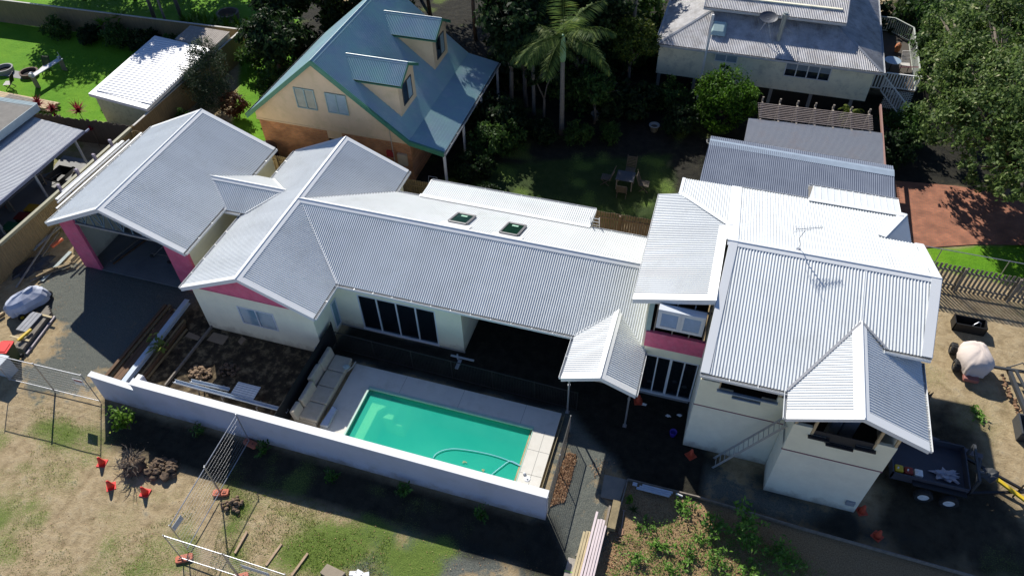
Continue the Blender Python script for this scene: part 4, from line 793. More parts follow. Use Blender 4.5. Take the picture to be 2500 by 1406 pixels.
# --- ladder leaning on the right wing
def ladder(name,label,a,b,w_,n,m_,side,rail=.06,group=None):
    a=Vector(a);b=Vector(b); s=Vector(side).normalized()*w_/2; t=thing(name,label,'ladder',(a.x,a.y,a.z),0,group)
    for k in (-1,1): mb=MB(); mb.bar(a+s*k,b+s*k,.028,rail,up=(b-a).cross(s)); mb.build('stile',m_,t)
    mb=MB()
    for i in range(n): p=a.lerp(b,(i+.6)/n); mb.rod(p-s,p+s,.015,6)
    mb.build('rungs',m_,t); return t
M_lad=mat('aluminium_ladder',(.42,.42,.41),rough=.45,metal=.3)
ladder('extension_ladder','long aluminium extension ladder leaning across the right wing wall',(2.84,16.8,.03),(4.74,16.74,3.95),.44,15,M_lad,(0,1,0),.085)
ladder('extension_ladder_fly','',(3.55,15.42,2.3),(4.75,15.7,5.5),.36,10,M_lad,(-.25,1,0)) if False else None
ladder('roof_ladder','short white ladder top showing over the rear roof edge beside the paling fence',(-4.28,27.4,.2),(-4.28,26.15,3.5),.42,11,M_white,(1,0,0))
t=ladder('step_ladder','aluminium step ladder standing inside the glass doors of the living wing',(-10.35,20.5,.1),(-10.35,20.2,2.2),.42,7,mat('yellowish_ladder',(.5,.46,.36)),(1,0,0),.07)
# --- pool things
t=thing('sofa','long cream outdoor sofa without feet, four seats, at the left of the pool deck','sofa',(-13.75,15.6,0))
M_sofa=mat('cream_outdoor_fabric',(.5,.44,.34),rough=.95,var=.1,scale=3,bump=.2,bscale=50,stain=((.33,.27,.18),2,.35))
mb=MB(); mb.box(-14.35,-13.3,13.86,17.35,.0,.28); mb.build('sofa_base',M_sofa,t,bevel=.03)
for k in range(4):
    y0=13.88+k*.87; mb=MB(); mb.box(-14.05,-13.22,y0+.01,y0+.86,.28,.46); mb.build('seat_cushion',M_sofa,t,bevel=.05)
for k,(y0,y1,x,tl) in enumerate(((13.75,14.35,-14.25,.0),(14.4,15.45,-14.2,.0),(15.5,16.35,-14.35,.06),(16.4,17.4,-14.3,-.04))):
    mb=MB(); mb.slab([(x,y0,.3),(x+.24,y0+tl,.3),(x+.14,y0+tl,.92),(x-.08,y0,.88)],(0,y1-y0,0)); mb.build('back_cushion',M_sofa,t,bevel=.06)
mb=MB(); P=[(-13.018,14.903,0.25),(-12.74,14.809,0.25),(-12.726,13.858,0.25),(-13.102,13.853,0.25)]; mb.prism([(p[0],p[1]) for p in P],.1,.3); tag(mb.build('foil_bag',mat('silver_foil',(.5,.53,.56),rough=.25,metal=.5,bump=1,bscale=8),bevel=.04),'crumpled silver foil bag on the deck beside the sofa','bag')
mb=MB(); p=(-13.231,16.809,0.5); mb.blob((p[0],p[1],.5),.16,.11,.05,4,.5,2); tag(mb.build('folded_towel',mat('pale_green_towel',(.42,.52,.5),bump=.5)),'pale crumpled towel on the far seat of the sofa','towel')
mb=MB(); mb.tube([Vector(q)+Vector((0,0,.3)) for q in ((-13.06,17.305,0),(-13.065,17.016,0),(-13.179,16.746,0),(-13.229,16.684,0))],.03,6); tag(mb.build('pool_noodle',mat('cream_foam',(.5,.47,.4))),'short pale bent strip beside the far end of the sofa','strip')
mb=MB(); pts=[(1057,1118),(1064,1108),(1078,1100),(1095,1096),(1112,1095),(1140,1098),(1170,1103),(1205,1111),(1240,1123),(1272,1138)]
HP=[(-8.052,13.865,0),(-8.008,14.075,0),(-7.836,14.284,0),(-7.589,14.436,0),(-7.321,14.534,0),(-6.85,14.611,0),(-6.335,14.662,0),(-5.726,14.681,0),(-5.1,14.629,0),(-4.512,14.51,0)]
def smooth_path(P,n=4):
    P=[Vector(p) for p in P]; out=[]
    for i in range(len(P)-1):
        p0=P[max(i-1,0)];p1=P[i];p2=P[i+1];p3=P[min(i+2,len(P)-1)]
        for k in range(n):
            t=k/n; out.append(.5*((2*p1)+(p2-p0)*t+(2*p0-5*p1+4*p2-p3)*t*t+(3*p1-p0-3*p2+p3)*t**3))
    return out+[P[-1]]
mb=MB(); mb.tube(smooth_path(HP),.014,8); mb.tube(smooth_path([(-5.558,13.785,0),(-5.405,14.058,0),(-5.255,14.293,0),(-5.078,14.558,0),(-4.893,14.631,0),(-4.518,14.528,0)]),.014,8)
t=mb.build('pool_hose',mat('pale_blue_hose',(.3,.58,.72),rough=.4),smooth=True); tag(t,'pale blue floating pool hose curving across the near right of the pool','hose')
mb=MB()
for x,y in ((-6.75,14.08),(-5.9,13.9),(-5.35,13.75),(-7.3,13.65)): 
    for k in range(6): mb.blob((x+rnd.uniform(-.07,.07),y+rnd.uniform(-.06,.06),.0),.035,.015,.006,k,.2,1)
mb.build('leaf_litter',mat('floating_dead_leaves',(.45,.32,.14)),t)
t=thing('skimmer_lid','white round skimmer lid on the sunlit pool deck','pool lid',(-4.109,14.001,0.1)); p=Vector((-4.109,14.001,0.1)); mb=MB(); mb.lathe([(.13,0),(.13,.012),(.11,.02),(0,.02)],c=(p.x,p.y,.1),n=24); mb.build('lid',M_white,t); mb=MB(); mb.rod((p.x,p.y,.12),(p.x,p.y,.16),.035,12); mb.build('knob',M_white,t)
mb=MB(); p=(-4.257,14.164,0.1); mb.blob((p[0],p[1],.15),.07,.05,.05,3,.4,2); tag(mb.build('pool_float',M_white,smooth=True),'small white float beside the round skimmer lid','float')
# pool fence: black mesh panels with posts
def mesh_fence(name,label,pts,h,m_,sp=.055,rows=18,post=1.9,postr=.02,cat='fence',z0=0.,m2=None,rail=.03):
    t=thing(name,label,cat,(pts[0][0],pts[0][1],0)); mw=MB()
    for a,b in zip(pts,pts[1:]):
        a=Vector((a[0],a[1],z0));b=Vector((b[0],b[1],z0)); L_=(b-a).length; n=int(L_/sp)
        for i in range(n+1): p=a.lerp(b,i/n); mw.bar(p+Vector((0,0,.05)),p+Vector((0,0,h)),.006,.006)
        for k in range(rows): z=.05+(h-.05)*k/max(rows-1,1); mw.bar(a+Vector((0,0,z)),b+Vector((0,0,z)),.006 if 0<k<rows-1 else rail,.006 if 0<k<rows-1 else rail)
        n=max(1,round(L_/post))
        for i in range(n+1): p=a.lerp(b,i/n); mp=MB(); mp.rod(p,p+Vector((0,0,h+.03)),postr,8); mp.build('post',m2 or m_,t)
    mw.build('mesh_panel',m_,t); return t
mesh_fence('pool_fence','black mesh pool fence along the house side of the pool deck',[(-14.3,17.95),(-3.0,17.75)],1.25,M_black,.07,16)
mesh_fence('pool_fence','mesh pool fence with a pale top rail along the right end of the pool deck',[(-3.02,16.6),(-2.98,12.9)],1.2,M_black,.06,14,m2=M_galvs)
t=thing('shade_cloth_fence','dark shade cloth fence between the courtyard and the cream sofa','fence',(-14.6,15.5,0)); mb=MB(); mb.box(-14.62,-14.6,13.0,18.4,.0,1.25); mb.build('shade_cloth',mat('black_shade_cloth',(.01,.011,.012),rough=.95),t)
for y in (13.1,14.8,16.6,18.4): mb=MB(); mb.box(-14.66,-14.62,y-.02,y+.02,0,1.3); mb.build('post',M_black,t)
edging([(-3.45,12.9),(-3.42,17.3)],'low concrete kerb strip between the pool deck and the mesh fence',mat('dirty_concrete',(.28,.23,.13),rough=.9),.02,.12,'kerb')
# --- courtyard things
P=[(-17.4,14.73,0.55),(-16.293,14.733,0.55),(-16.271,14.05,0.55),(-17.386,14.08,0.55)]; mb=MB(); corr(mb,[(p[0],p[1],.55) for p in P],Vector(P[1])-Vector(P[0]),.11,.012); o=mb.build('roofing_offcut',M_roof,smooth=True); tag(o,'pair of white corrugated offcuts lying in the courtyard behind the white wall','roofing sheet')
def channel(name,label,a,b,w_,h_,m_,legs=()):
    a=Vector(a);b=Vector(b); t=thing(name,label,'gutter',(a.x,a.y,0)); d=(b-a).normalized(); s=d.cross(Vector((0,0,1))).normalized()*w_/2; mb=MB()
    mb.slab([a-s,b-s,b+s,a+s],(0,0,.008)); mb.slab([a-s,b-s,b-s+Vector((0,0,h_)),a-s+Vector((0,0,h_))],s.normalized()*.008); mb.slab([a+s,b+s,b+s+Vector((0,0,h_)),a+s+Vector((0,0,h_))],s.normalized()*-.008); mb.build('channel',m_,t)
    for q in legs:
        p=a.lerp(b,q); mb=MB(); mb.bar(p+s*2+Vector((0,0,-.03)),(p+s*3).to_2d().to_3d(),.05,.04); mb.bar(p-s*2+Vector((0,0,-.03)),(p-s*3).to_2d().to_3d(),.05,.04); mb.bar(p+s*2.5-Vector((0,0,.03)),p-s*2.5-Vector((0,0,.03)),.06,.05); mb.build('trestle',M_timber,t)
    return t
channel('steel_channel','long white gutter length on timber trestles just behind the white wall',(-20.127,13.957,0.5),(-14.585,13.948,0.5),.16,.1,mat('blue_white_steel',(.45,.52,.6)),(.45,.75,.97))
channel('steel_channel','shorter white gutter length lying above the long one in the sunlit courtyard corner',(-19.483,14.205,0.45),(-17.599,14.272,0.45),.15,.1,mat('blue_white_steel',(.45,.52,.6)),(.2,.8))
for k,(P,lb) in enumerate((([(-21.583,16.629,0),(-21.557,16.924,0),(-20.859,16.811,0),(-20.861,16.578,0)],'torn piece of brown cardboard nearest the long planks'),([(-20.466,16.717,0),(-20.416,17.225,0),(-19.586,17.203,0),(-19.579,16.665,0)],'largest brown board on the ground below the louvred window'),([(-19.002,17.035,0),(-18.989,17.374,0),(-18.724,17.295,0),(-18.749,16.904,0)],'smallest brown board below the louvred window'))):
    mb=MB(); mb.prism(P,.02,.035); tag(mb.build('cardboard_sheet',mat('brown_cardboard',(.27,.2,.13),rough=.95)),lb,'cardboard','brown boards on the courtyard ground')
p=Vector((-14.882,17.218,0)); mb=MB(); mb.rod(p,p+Vector((0,0,.75)),.05,14); mb.rod(p+Vector((0,0,.7)),p+Vector((0,0,.78)),.06,14); mb.rod(p+Vector((0,0,.781)),p+Vector((0,0,.785)),.045,12); tag(mb.build('standpipe',mat('grey_pvc',(.4,.44,.48))),'upright grey pipe at the right corner of the bedroom wing','pipe')
# long planks beside the bedroom wing
M_hard=mat('red_brown_hardwood',(.17,.09,.045),rough=.85,col2=(.09,.055,.03),scale=4,stretch=(2,.3,2))
pl=[]
for k,(x,y0,y1,z) in enumerate(((-23.55,13.1,18.0,.1),(-23.35,13.0,18.1,.1),(-23.1,12.95,17.9,.1),(-23.45,13.2,17.95,.24),(-22.95,13.3,17.6,.1),(-22.75,13.2,17.7,.2))):
    pl.append(((x,y0),(x+.0,y1),.14,.08,z,'plank',M_hard if k!=1 else M_treat))
for y in (13.4,15.0,16.6,17.9): pl.append(((-23.7,y),(-22.6,y),.09,.09,.0,'bearer',M_yel))
plank_stack('timber_stack','stack of long dark hardwood planks between the drive and the steel beam','timber',pl,M_hard)
plank_stack('steel_beam','long blue white steel beam resting on planks beside the bedroom wing','steel beam',[((-22.28,13.3),(-22.42,18.35),.24,.05,.5,'flange',mat('blue_white_steel',(.45,.52,.6))),((-22.28,13.3),(-22.42,18.35),.03,.2,.3,'web',mat('blue_white_steel',(.45,.52,.6))),((-22.28,13.3),(-22.42,18.35),.2,.03,.27,'flange',mat('blue_white_steel',(.45,.52,.6)))],M_white)
pl=[((-21.98,13.4),(-22.05,17.4),.1,.22,.05,'plank',M_treat),((-21.85,13.3),(-21.9,17.2),.08,.2,.05,'plank',M_hard),((-21.75,14.0),(-21.7,17.0),.06,.1,.03,'plank',M_treat)]
plank_stack('timber_stack','rusty brown boards stacked along the right side of the steel beam','timber',pl,M_treat)
# --- left side of the drive
c=Vector((-30.0,16.15,0)); t=thing('covered_ride_on_mower','ride on mower under a pale blue grey cover parked by the paling fence','mower',c)
def cover(mbv,ringz,n=28,fold=.05,seed=1):
    vs=[];
    for z,rx,ry,cx,cy,rot,pw in ringz:
        for j in range(n):
            a=2*PI*j/n; ca,sa=math.cos(a),math.sin(a); x=rx*math.copysign(abs(ca)**pw,ca); y=ry*math.copysign(abs(sa)**pw,sa); k=1+fold*(math.sin(a*7+seed)+.7*math.sin(a*13+seed*2.1+z*3))*(1 if z<.7 else .6)+.06*math.sin(a*2+z*4+seed)
            x*=k;y*=k; cr,sr=math.cos(rot),math.sin(rot); vs.append((cx+x*cr-y*sr,cy+x*sr+y*cr,z+.02*math.sin(a*5+seed*2)))
    k=len(ringz); fs=[(i*n+j,i*n+(j+1)%n,(i+1)*n+(j+1)%n,(i+1)*n+j) for i in range(k-1) for j in range(n)]; fs.append(tuple((k-1)*n+j for j in range(n))); mbv.add(vs,fs)
M_cov=mat('pale_blue_grey_cover',(.44,.48,.58),rough=.6,var=.08,scale=2,bump=.7,bscale=4)
mb=MB(); cover(mb,[(.22,1.0,.55,c.x,c.y,1.15,.8),(.5,1.02,.56,c.x,c.y,1.15,.8),(.72,.95,.48,c.x,c.y,1.15,.9),(.86,.8,.34,c.x-.05,c.y-.05,1.15,1),(.98,.5,.14,c.x-.02,c.y+.12,1.15,1),(1.02,.25,.06,c.x+.1,c.y+.3,1.15,1)],36,.04,2); mb.build('cover',M_cov,t,smooth=False)
def wheel(mb,p,r,w_,ax=(1,0,0),n=22):
    a=Vector(ax).normalized(); p=Vector(p); mb.rod(p-a*w_/2,p+a*w_/2,r,n); return mb
def tyre(parent,p,r,w_,ax,rimc,hub=None,k=.55):
    a=Vector(ax).normalized(); p=Vector(p); mb=MB()
    prof=[(-w_/2,k*r),(-w_/2,r*.9),(-w_*.32,r),(w_*.32,r),(w_/2,r*.9),(w_/2,k*r)]; u=a.orthogonal().normalized(); v=a.cross(u); n=28; vs=[]
    for d_,rr in prof:
        for j in range(n): vs.append(p+a*d_+(u*math.cos(2*PI*j/n)+v*math.sin(2*PI*j/n))*rr)
    mb.add(vs,[(i*n+j,i*n+(j+1)%n,((i+1)%6)*n+(j+1)%n,((i+1)%6)*n+j) for i in range(6) for j in range(n)])
    for j in range(0,28,2):
        q=2*PI*j/28; e=(u*math.cos(q)+v*math.sin(q)); mb.bar(p-a*w_*.4+e*r*.99,p+a*w_*.4+e*r*.99,.03*r/.25,.03*r/.25,up=e)
    w=mb.build('wheel',M_rubber,parent); m2=MB(); m2.rod(p-a*w_*.3,p+a*w_*.36,k*r*1.02,20)
    m2.rod(p+a*w_*.36,p+a*w_*.5,k*r*.3,12)
    for j in range(6):
        q=2*PI*j/6; e=(u*math.cos(q)+v*math.sin(q)); m2.rod(p+a*w_*.36+e*k*r*.62,p+a*w_*.37+e*k*r*.62,k*r*.16,8)
    m2.build('rim',rimc,w); return w
tyre(t,(c.x+.42,c.y+.82,.2),.2,.14,(1,-.4,0),M_yellow); tyre(t,(c.x-.5,c.y-.45,.2),.2,.14,(-1,.4,0),M_yellow); tyre(t,(c.x+.2,c.y-.75,.16),.16,.1,(1,-.4,0),M_yellow)
M_dk=mat('grey_brown_decking',(.2,.18,.15),rough=.9,var=.3,scale=5)
pl=[]
for k in range(4):
    for r_ in range(2): pl.append(((-28.62+k*.13-.02,13.72),(-28.98+k*.13,16.3-.1*k),.12,.12,.02+r_*.14,'plank',M_dk))
for y in (14.2,15.7): pl.append(((-29.3,y),(-28.2,y),.1,.05,.29,'bearer',M_yel))
plank_stack('timber_stack','low stack of grey decking boards between the covered mower and the bin','timber',pl,M_dk)
pl=[((-29.15+k*.2,14.55),(-29.22+k*.2,15.7),.18,.05,.36,'plank',mat('grey_wide_board',(.3,.31,.33),rough=.8,var=.2)) for k in range(3)]
plank_stack('board_stack','three wide grey boards lying on top of the decking stack','timber',pl,M_dk)
mb=MB(); mb.bar((-28.62,14.0,.42),(-28.52,14.75,.42),.13,.1); tag(mb.build('yellow_box',M_yellow,bevel=.01),'yellow plastic box lying on the decking boards','box')
plank_stack('long_board','long pale board lying on the gravel right of the decking stack','timber',[((-28.04,13.65),(-28.4,15.95),.1,.08,.02,'plank',mat('pale_lilac_board',(.42,.38,.4),var=.3))],M_white)
plank_stack('timber_offcut','short timber lengths left of the covered mower','timber',[((-31.2,14.5),(-30.9,15.4),.1,.1,.1,'plank',M_pine),((-31.4,14.3),(-31.0,15.5),.1,.1,.0,'plank',M_dk)],M_pine)
# bins
def wheelie_bin(loc,rz,body,lid,label,sc_=1):
    t=thing('wheelie_bin',label,'bin',loc,rz,'wheelie bins'); mb=MB()
    mb.add([(-.2,-.24,.06),(.2,-.24,.06),(.2,.2,.06),(-.2,.2,.06),(-.28,-.33,.98),(.28,-.33,.98),(.28,.3,.98),(-.28,.3,.98)],[(3,2,1,0),(0,1,5,4),(1,2,6,5),(2,3,7,6),(3,0,4,7),(4,5,6,7)]); mb.box(-.3,.3,-.35,.32,.95,.99); mb.build('body',body,t,world=False,bevel=.015)
    mb=MB(); mb.box(-.3,.3,-.36,.33,.99,1.03); mb.box(-.2,.2,-.28,.2,1.03,1.055); mb.rod((-.24,.36,1.0),(.24,.36,1.0),.018,8); mb.build('lid',lid,t,world=False,bevel=.015)
    for s_ in (-1,1): mb=MB(); mb.rod((s_*.2,.24,.1),(s_*.27,.24,.1),.1,14); mb.build('wheel',M_rubber,t,world=False)
    return t
wheelie_bin((-28.3,13.2,0),.25,M_binG,M_red,'green wheelie bin with a bright red lid beside the decking boards')
M_lidG=mat('green_bin_lid',(.01,.11,.05),rough=.5); M_lidR=mat('dark_red_bin_lid',(.16,.02,.015),rough=.5)
t=thing('utility_cabinet','tall pale grey cabinet cut by the left edge of the photo beside the mesh fence','cabinet',(-28.3,12.9,0)); mb=MB(); mb.box(-28.9,-27.75,12.32,12.82,0,.95); mb.build('cabinet_body',mat('pale_grey_cabinet',(.42,.47,.5),rough=.6),t,bevel=.02); mb=MB(); mb.box(-28.95,-27.7,12.28,12.86,.95,1.0); mb.build('top',mat('pale_grey_cabinet_top',(.5,.55,.58),rough=.5),t,bevel=.02)
# junk beside the west fence
def board(a,b,w_,h_,z0,z1,m_,label,name='loose_board',cat='timber',group='loose boards by the garage'):
    mb=MB(); mb.bar((a[0],a[1],z0),(b[0],b[1],z1),w_,h_); o=mb.build(name,m_,bevel=.004); tag(o,label,cat,group)
M_bl=mat('blue_grey_board',(.3,.36,.36),rough=.7,var=.2)
board((-32.757,21.432,0),(-32.552,19.415,0),.1,.04,.35,.2,M_bl,'blue grey board at the top of the junk heap against the fence')
board((-32.464,21.308,0),(-32.498,19.625,0),.14,.04,.25,.3,mat('grey_wide_board',(.3,.31,.33)),'grey board crossing the upper junk heap')
board((-32.48,21.166,0),(-31.604,16.999,0),.08,.05,.4,.1,M_galvs,'longest metal length running down the junk heap','metal_length','metal length')
board((-32.207,20.936,0),(-31.688,18.333,0),.07,.05,.28,.12,M_dk,'dark board beside the longest metal length')
board((-30.762,19.954,0),(-30.727,17.754,0),.2,.04,.08,.05,M_bl,'wide blue green plank on the gravel next to the pink garage pillar')
board((-32.958,18.597,0),(-32.95,17.302,0),.1,.06,.1,.1,M_dk,'long dark rail lying at the foot of the paling fence')
pl=[]
for k in range(9): a=rnd.uniform(-.1,.1); pl.append(((-31.25+k*.11-.25*(k%2),17.6+.14*k+a),(-30.75+k*.11,18.5+.1*k+a),.09,.06,.05+.07*(k%3),'plank',M_treat if k%3 else M_timber))
plank_stack('timber_heap','jumbled heap of short palings and blocks beside the pink garage pillar','timber',pl,M_treat)
mb=MB(); p=(-31.484,20.057,0.4); mb.bar((p[0]-.1,p[1]-.35,.42),(p[0]+.1,p[1]+.3,.5),.2,.12); tag(mb.build('orange_crate',mat('orange_crate_plastic',(.55,.12,.05),rough=.6),bevel=.02),'orange plastic crate on the junk heap','crate')
mb=MB(); p=Vector((-32.008,18.552,0)); cover(mb,[(.02,1.1,.6,p.x,p.y,1.2,.9),(.12,.9,.5,p.x,p.y,1.2,.9),(.2,.5,.3,p.x,p.y+.1,1.2,1)],30,.12,4); tag(mb.build('tarpaulin',mat('black_tarpaulin',(.03,.033,.04),rough=.45,bump=1,bscale=3)),'black tarpaulin spread under the junk heap','tarpaulin')
# pipe rack along the garage
t=thing('pipe_rack','rack of long white pipes and gutters between the garage and the west fence','pipe rack',(-31.6,24,0))
for k,y in enumerate((22.4,23.8,25.2,26.6)):
    mb=MB(); mb.box(-32.45,-32.3,y-.06,y+.06,0,2.3); mb.build('post',mat('lilac_grey_post',(.32,.28,.34),rough=.8),t); mb=MB(); mb.box(-32.3,-30.1,y-.04,y+.04,1.86,1.94); mb.build('arm',M_timber,t)
for k,(x,y0,y1,r_) in enumerate(((-32.12,22.2,26.7,.06),(-31.95,21.6,27.0,.075),(-31.72,21.4,27.2,.05),(-31.45,21.0,28.0,.045),(-31.2,20.6,28.1,.05),(-30.95,20.9,27.4,.035))):
    mb=MB(); (mb.rod((x,y0,2.0),(x+.1,y1,2.02),r_,10) if k%2==0 else mb.bar((x,y0,2.0),(x+.08,y1,2.02),r_*2.2,r_*1.4)); mb.build('pipe',M_white if k!=5 else M_pine,t)
# inside the garage
t=thing('sack_truck','small dark hand trolley lying inside the open garage','trolley',(-25.9,21.0,.03)); mb=MB(); mb.rod((-26.3,20.8,.1),(-25.6,21.3,.75),.02,6); mb.rod((-25.6,21.3,.75),(-25.2,20.7,.1),.02,6); mb.rod((-26.3,20.8,.35),(-25.35,20.9,.3),.015,6); mb.build('frame',M_timber,t)
for x,y in ((-26.35,20.8),(-25.2,20.65)): mb=MB(); mb.rod((x,y-.03,.12),(x,y+.03,.12),.11,14); mb.build('wheel',M_rubber,t)
plank_stack('leaning_boards','dark boards lying along the inner left wall of the garage','timber',[((-28.2,19.9),(-27.6,23.0),.12,.06,.1,'plank',M_dk),((-28.0,19.8),(-27.3,22.6),.1,.06,.03,'plank',M_hard)],M_dk)
# TV antenna
a0=Vector((4.15,22.35,7.08)); t=thing('tv_antenna','television antenna with many short rods on the upper right roof ridge','antenna',a0); mb=MB()
mb.tube([a0,a0+Vector((0,0,.25)),a0+Vector((-.12,-.05,.55)),a0+Vector((-.02,-.1,1.0))],.018,8); mb.box(a0.x-.08,a0.x+.08,a0.y-.06,a0.y+.06,a0.z-.04,a0.z+.01); mb.build('mast',M_galvs,t)
h0=a0+Vector((-.35,-.1,1.0)); h1=a0+Vector((.6,.22,1.05)); mb=MB(); mb.rod(h0,h1,.012,6); mb.rod(h0+Vector((0,0,-.12)),h0.lerp(h1,.6)+Vector((0,0,-.08)),.008,6); mb.build('boom',M_galvs,t); mb=MB(); d=(h1-h0).normalized(); s=d.cross(Vector((0,0,1)))
for i in range(15): p=h0.lerp(h1,(i+.5)/15); L_=.15-.004*i; mb.bar(p-s*L_+Vector((0,0,.04)),p+s*L_+Vector((0,0,.0)),.007,.007); mb.bar(p-Vector((0,0,.09)),p+Vector((0,0,.1)),.006,.006)
for z in (-.2,-.1,0,.1,.2): mb.bar(h0-s*.2+Vector((-.03,0,z)),h0+s*.2+Vector((-.03,0,z)),.008,.008)
mb.build('elements',M_galvs,t)
# small steel stand in front of living wing
mb=MB(); p=(-8.696,18.878,0); mb.box(p[0]-.4,p[0]+.7,p[1]-.04,p[1]+.04,.22,.27); mb.box(p[0]-.05,p[0]+.1,p[1]-.5,p[1]+.05,.0,.05); mb.rod((p[0]-.1,p[1]+.05,.0),(p[0]-.1,p[1]+.05,.35),.04,8); tag(mb.build('trestle_stand',mat('grey_pvc',(.4,.44,.48))),'small grey stand on the shaded ground below the living wing wall','trestle')

# ================================================================ NEIGHBOURING BUILDINGS
# --- green roofed brick house
gh=thing('green_roof_house','two storey brick and timber house with weathered green roof and two dormer windows','house',(-20.4,35,0))
gE=lambda x:7.05-(x+20.4)*.81
GY0_,GY1_=30.05,39.9
ro=roofpart('roof',[([(-25.35,GY0_,3.04),(-20.4,GY0_,7.05),(-20.4,GY1_,7.05),(-25.35,GY1_,3.04)],(-1,0,-.81)),([(-20.4,GY0_,7.05),(-15.4,GY0_,3.0),(-15.4,GY1_,3.0),(-20.4,GY1_,7.05)],(1,0,-.81)),
  ([(-15.4,GY0_,3.0),(-13.4,GY0_,2.62),(-13.4,GY1_,2.62),(-15.4,GY1_,3.0)],(1,0,-.18))],gh,M_green)
ridge((-20.4,GY0_,7.05),(-20.4,GY1_,7.05),(-.15,0,-.12),(.15,0,-.12),ro,M_green)
mb=MB()
for a,b in (((-25.4,GY0_,3.0),(-20.4,GY0_,7.05)),((-20.4,GY0_,7.05),(-15.4,GY0_,3.0)),((-15.4,GY0_,3.0),(-13.4,GY0_,2.62))):
    a=Vector(a);b=Vector(b); mb.slab([a-Vector((0,0,.24)),b-Vector((0,0,.24)),b+Vector((0,0,.03)),a+Vector((0,0,.03))],(0,-.03,0)); mb.slab([a+Vector((0,-.03,.03)),b+Vector((0,-.03,.03)),b+Vector((0,.1,.03)),a+Vector((0,.1,.03))],(0,0,.01))
mb.build('barge_board',M_greentrim,ro)
gutter((-25.35,GY0_,3.04),(-25.35,GY1_,3.04),(-1,0,0),ro,mat('dark_gutter',(.06,.07,.08)),fascia=.2); gutter((-13.4,GY0_,2.62),(-13.4,GY1_,2.62),(1,0,0),ro,mat('pale_old_gutter',(.35,.37,.38)))
M_clad=mat('tan_weatherboard',(.78,.58,.37),rough=.75,col2=(.66,.5,.31),scale=.9,stain=((.5,.4,.2),1.3,.4))
mb=MB(); corr(mb,[(-25.0,30.38,2.65),(-15.5,30.38,2.65),(-15.5,30.38,3.05),(-20.4,30.38,6.95),(-25.0,30.38,3.2)],(1,0,0),.19,.018,'board',out=(0,-1,0)); mb.build('gable_cladding',M_clad,gh)
mb=MB(); mb.slab([(-25.0,30.4,2.6),(-15.5,30.4,2.6),(-15.5,30.4,3.0),(-20.4,30.4,6.9),(-25.0,30.4,3.1)],(0,.12,0)); mb.box(-25.02,-15.48,30.33,30.4,2.6,2.68); mb.build('gable_wall',M_clad,gh)
def winset(X0,X1,z0,z1,y,parent,fm,pm,nm='window'):
    mb=MB(); w_=.05
    mb.box(X0,X1,y-.05,y,z0,z0+w_); mb.box(X0,X1,y-.05,y,z1-w_,z1); mb.box(X0,X0+w_,y-.049,y,z0+w_,z1-w_); mb.box(X1-w_,X1,y-.049,y,z0+w_,z1-w_); xm=(X0+X1)/2; mb.box(xm-.03,xm+.03,y-.055,y,z0+w_,z1-w_)
    f=mb.build(nm,fm,parent); mb=MB(); mb.box(X0+w_,X1-w_,y-.02,y-.012,z0+w_,z1-w_); mb.build('pane',pm,f)
    return f
M_wf=mat('pale_green_window_frame',(.3,.42,.4)); M_curt=mat('curtained_glass',(.22,.26,.24),rough=.15,var=.25,scale=2,spec=.8)
winset(-22.03,-20.8,3.86,5.13,30.36,gh,M_wf,M_curt); winset(-20.15,-18.9,3.86,5.1,30.36,gh,M_wf,mat('pale_curtained_glass',(.32,.42,.46),rough=.12,spec=.8))
mb=MB(); mb.box(-24.95,-20.63,30.45,30.6,0,2.6); mb.box(-19.7,-15.55,30.45,30.6,0,2.6); mb.box(-20.63,-19.7,30.45,30.6,0,.6); mb.build('brick_wall',M_brick,gh)
mb=MB(); mb.box(-20.6,-19.72,30.5,30.56,.6,2.0); mb.build('window',M_glass,gh); mb=MB(); mb.box(-20.63,-19.7,30.46,30.56,2.0,2.6); mb.build('window_infill',M_clad,gh)
mb=MB(); mb.box(-24.95,-24.8,30.6,39.5,0,2.95); mb.build('brick_wall',M_brick,gh); mb=MB(); mb.box(-15.7,-15.55,30.6,39.5,0,2.9); mb.build('brick_wall',M_brick,gh)
mb=MB(); mb.slab([(-25.0,39.5,2.6),(-15.5,39.5,2.6),(-15.5,39.5,3.0),(-20.4,39.5,6.9),(-25.0,39.5,3.1)],(0,.12,0)); mb.build('rear_gable_wall',M_clad,gh)
mb=MB(); mb.rod((-16.6,30.33,1.9),(-16.6,30.33,3.4),.03,8); mb.rod((-16.6,30.36,1.2),(-16.6,30.36,1.9),.03,8); mb.build('downpipe',mat('cream_pipe',(.45,.4,.33)),gh)
mb=MB(); mb.box(-17.0,-16.6,30.28,30.45,1.55,1.92); mb.build('meter_box',mat('red_meter_box',(.35,.03,.03)),gh,bevel=.01); mb=MB(); mb.box(-16.35,-15.8,30.25,30.45,1.1,1.85); mb.build('meter_box',mat('beige_meter_box',(.5,.42,.3)),gh,bevel=.015)
for y in (30.2,33.3,36.5,39.7): mb=MB(); mb.box(-13.52,-13.4,y-.06,y+.06,0,2.6); mb.build('veranda_post',M_white,gh)
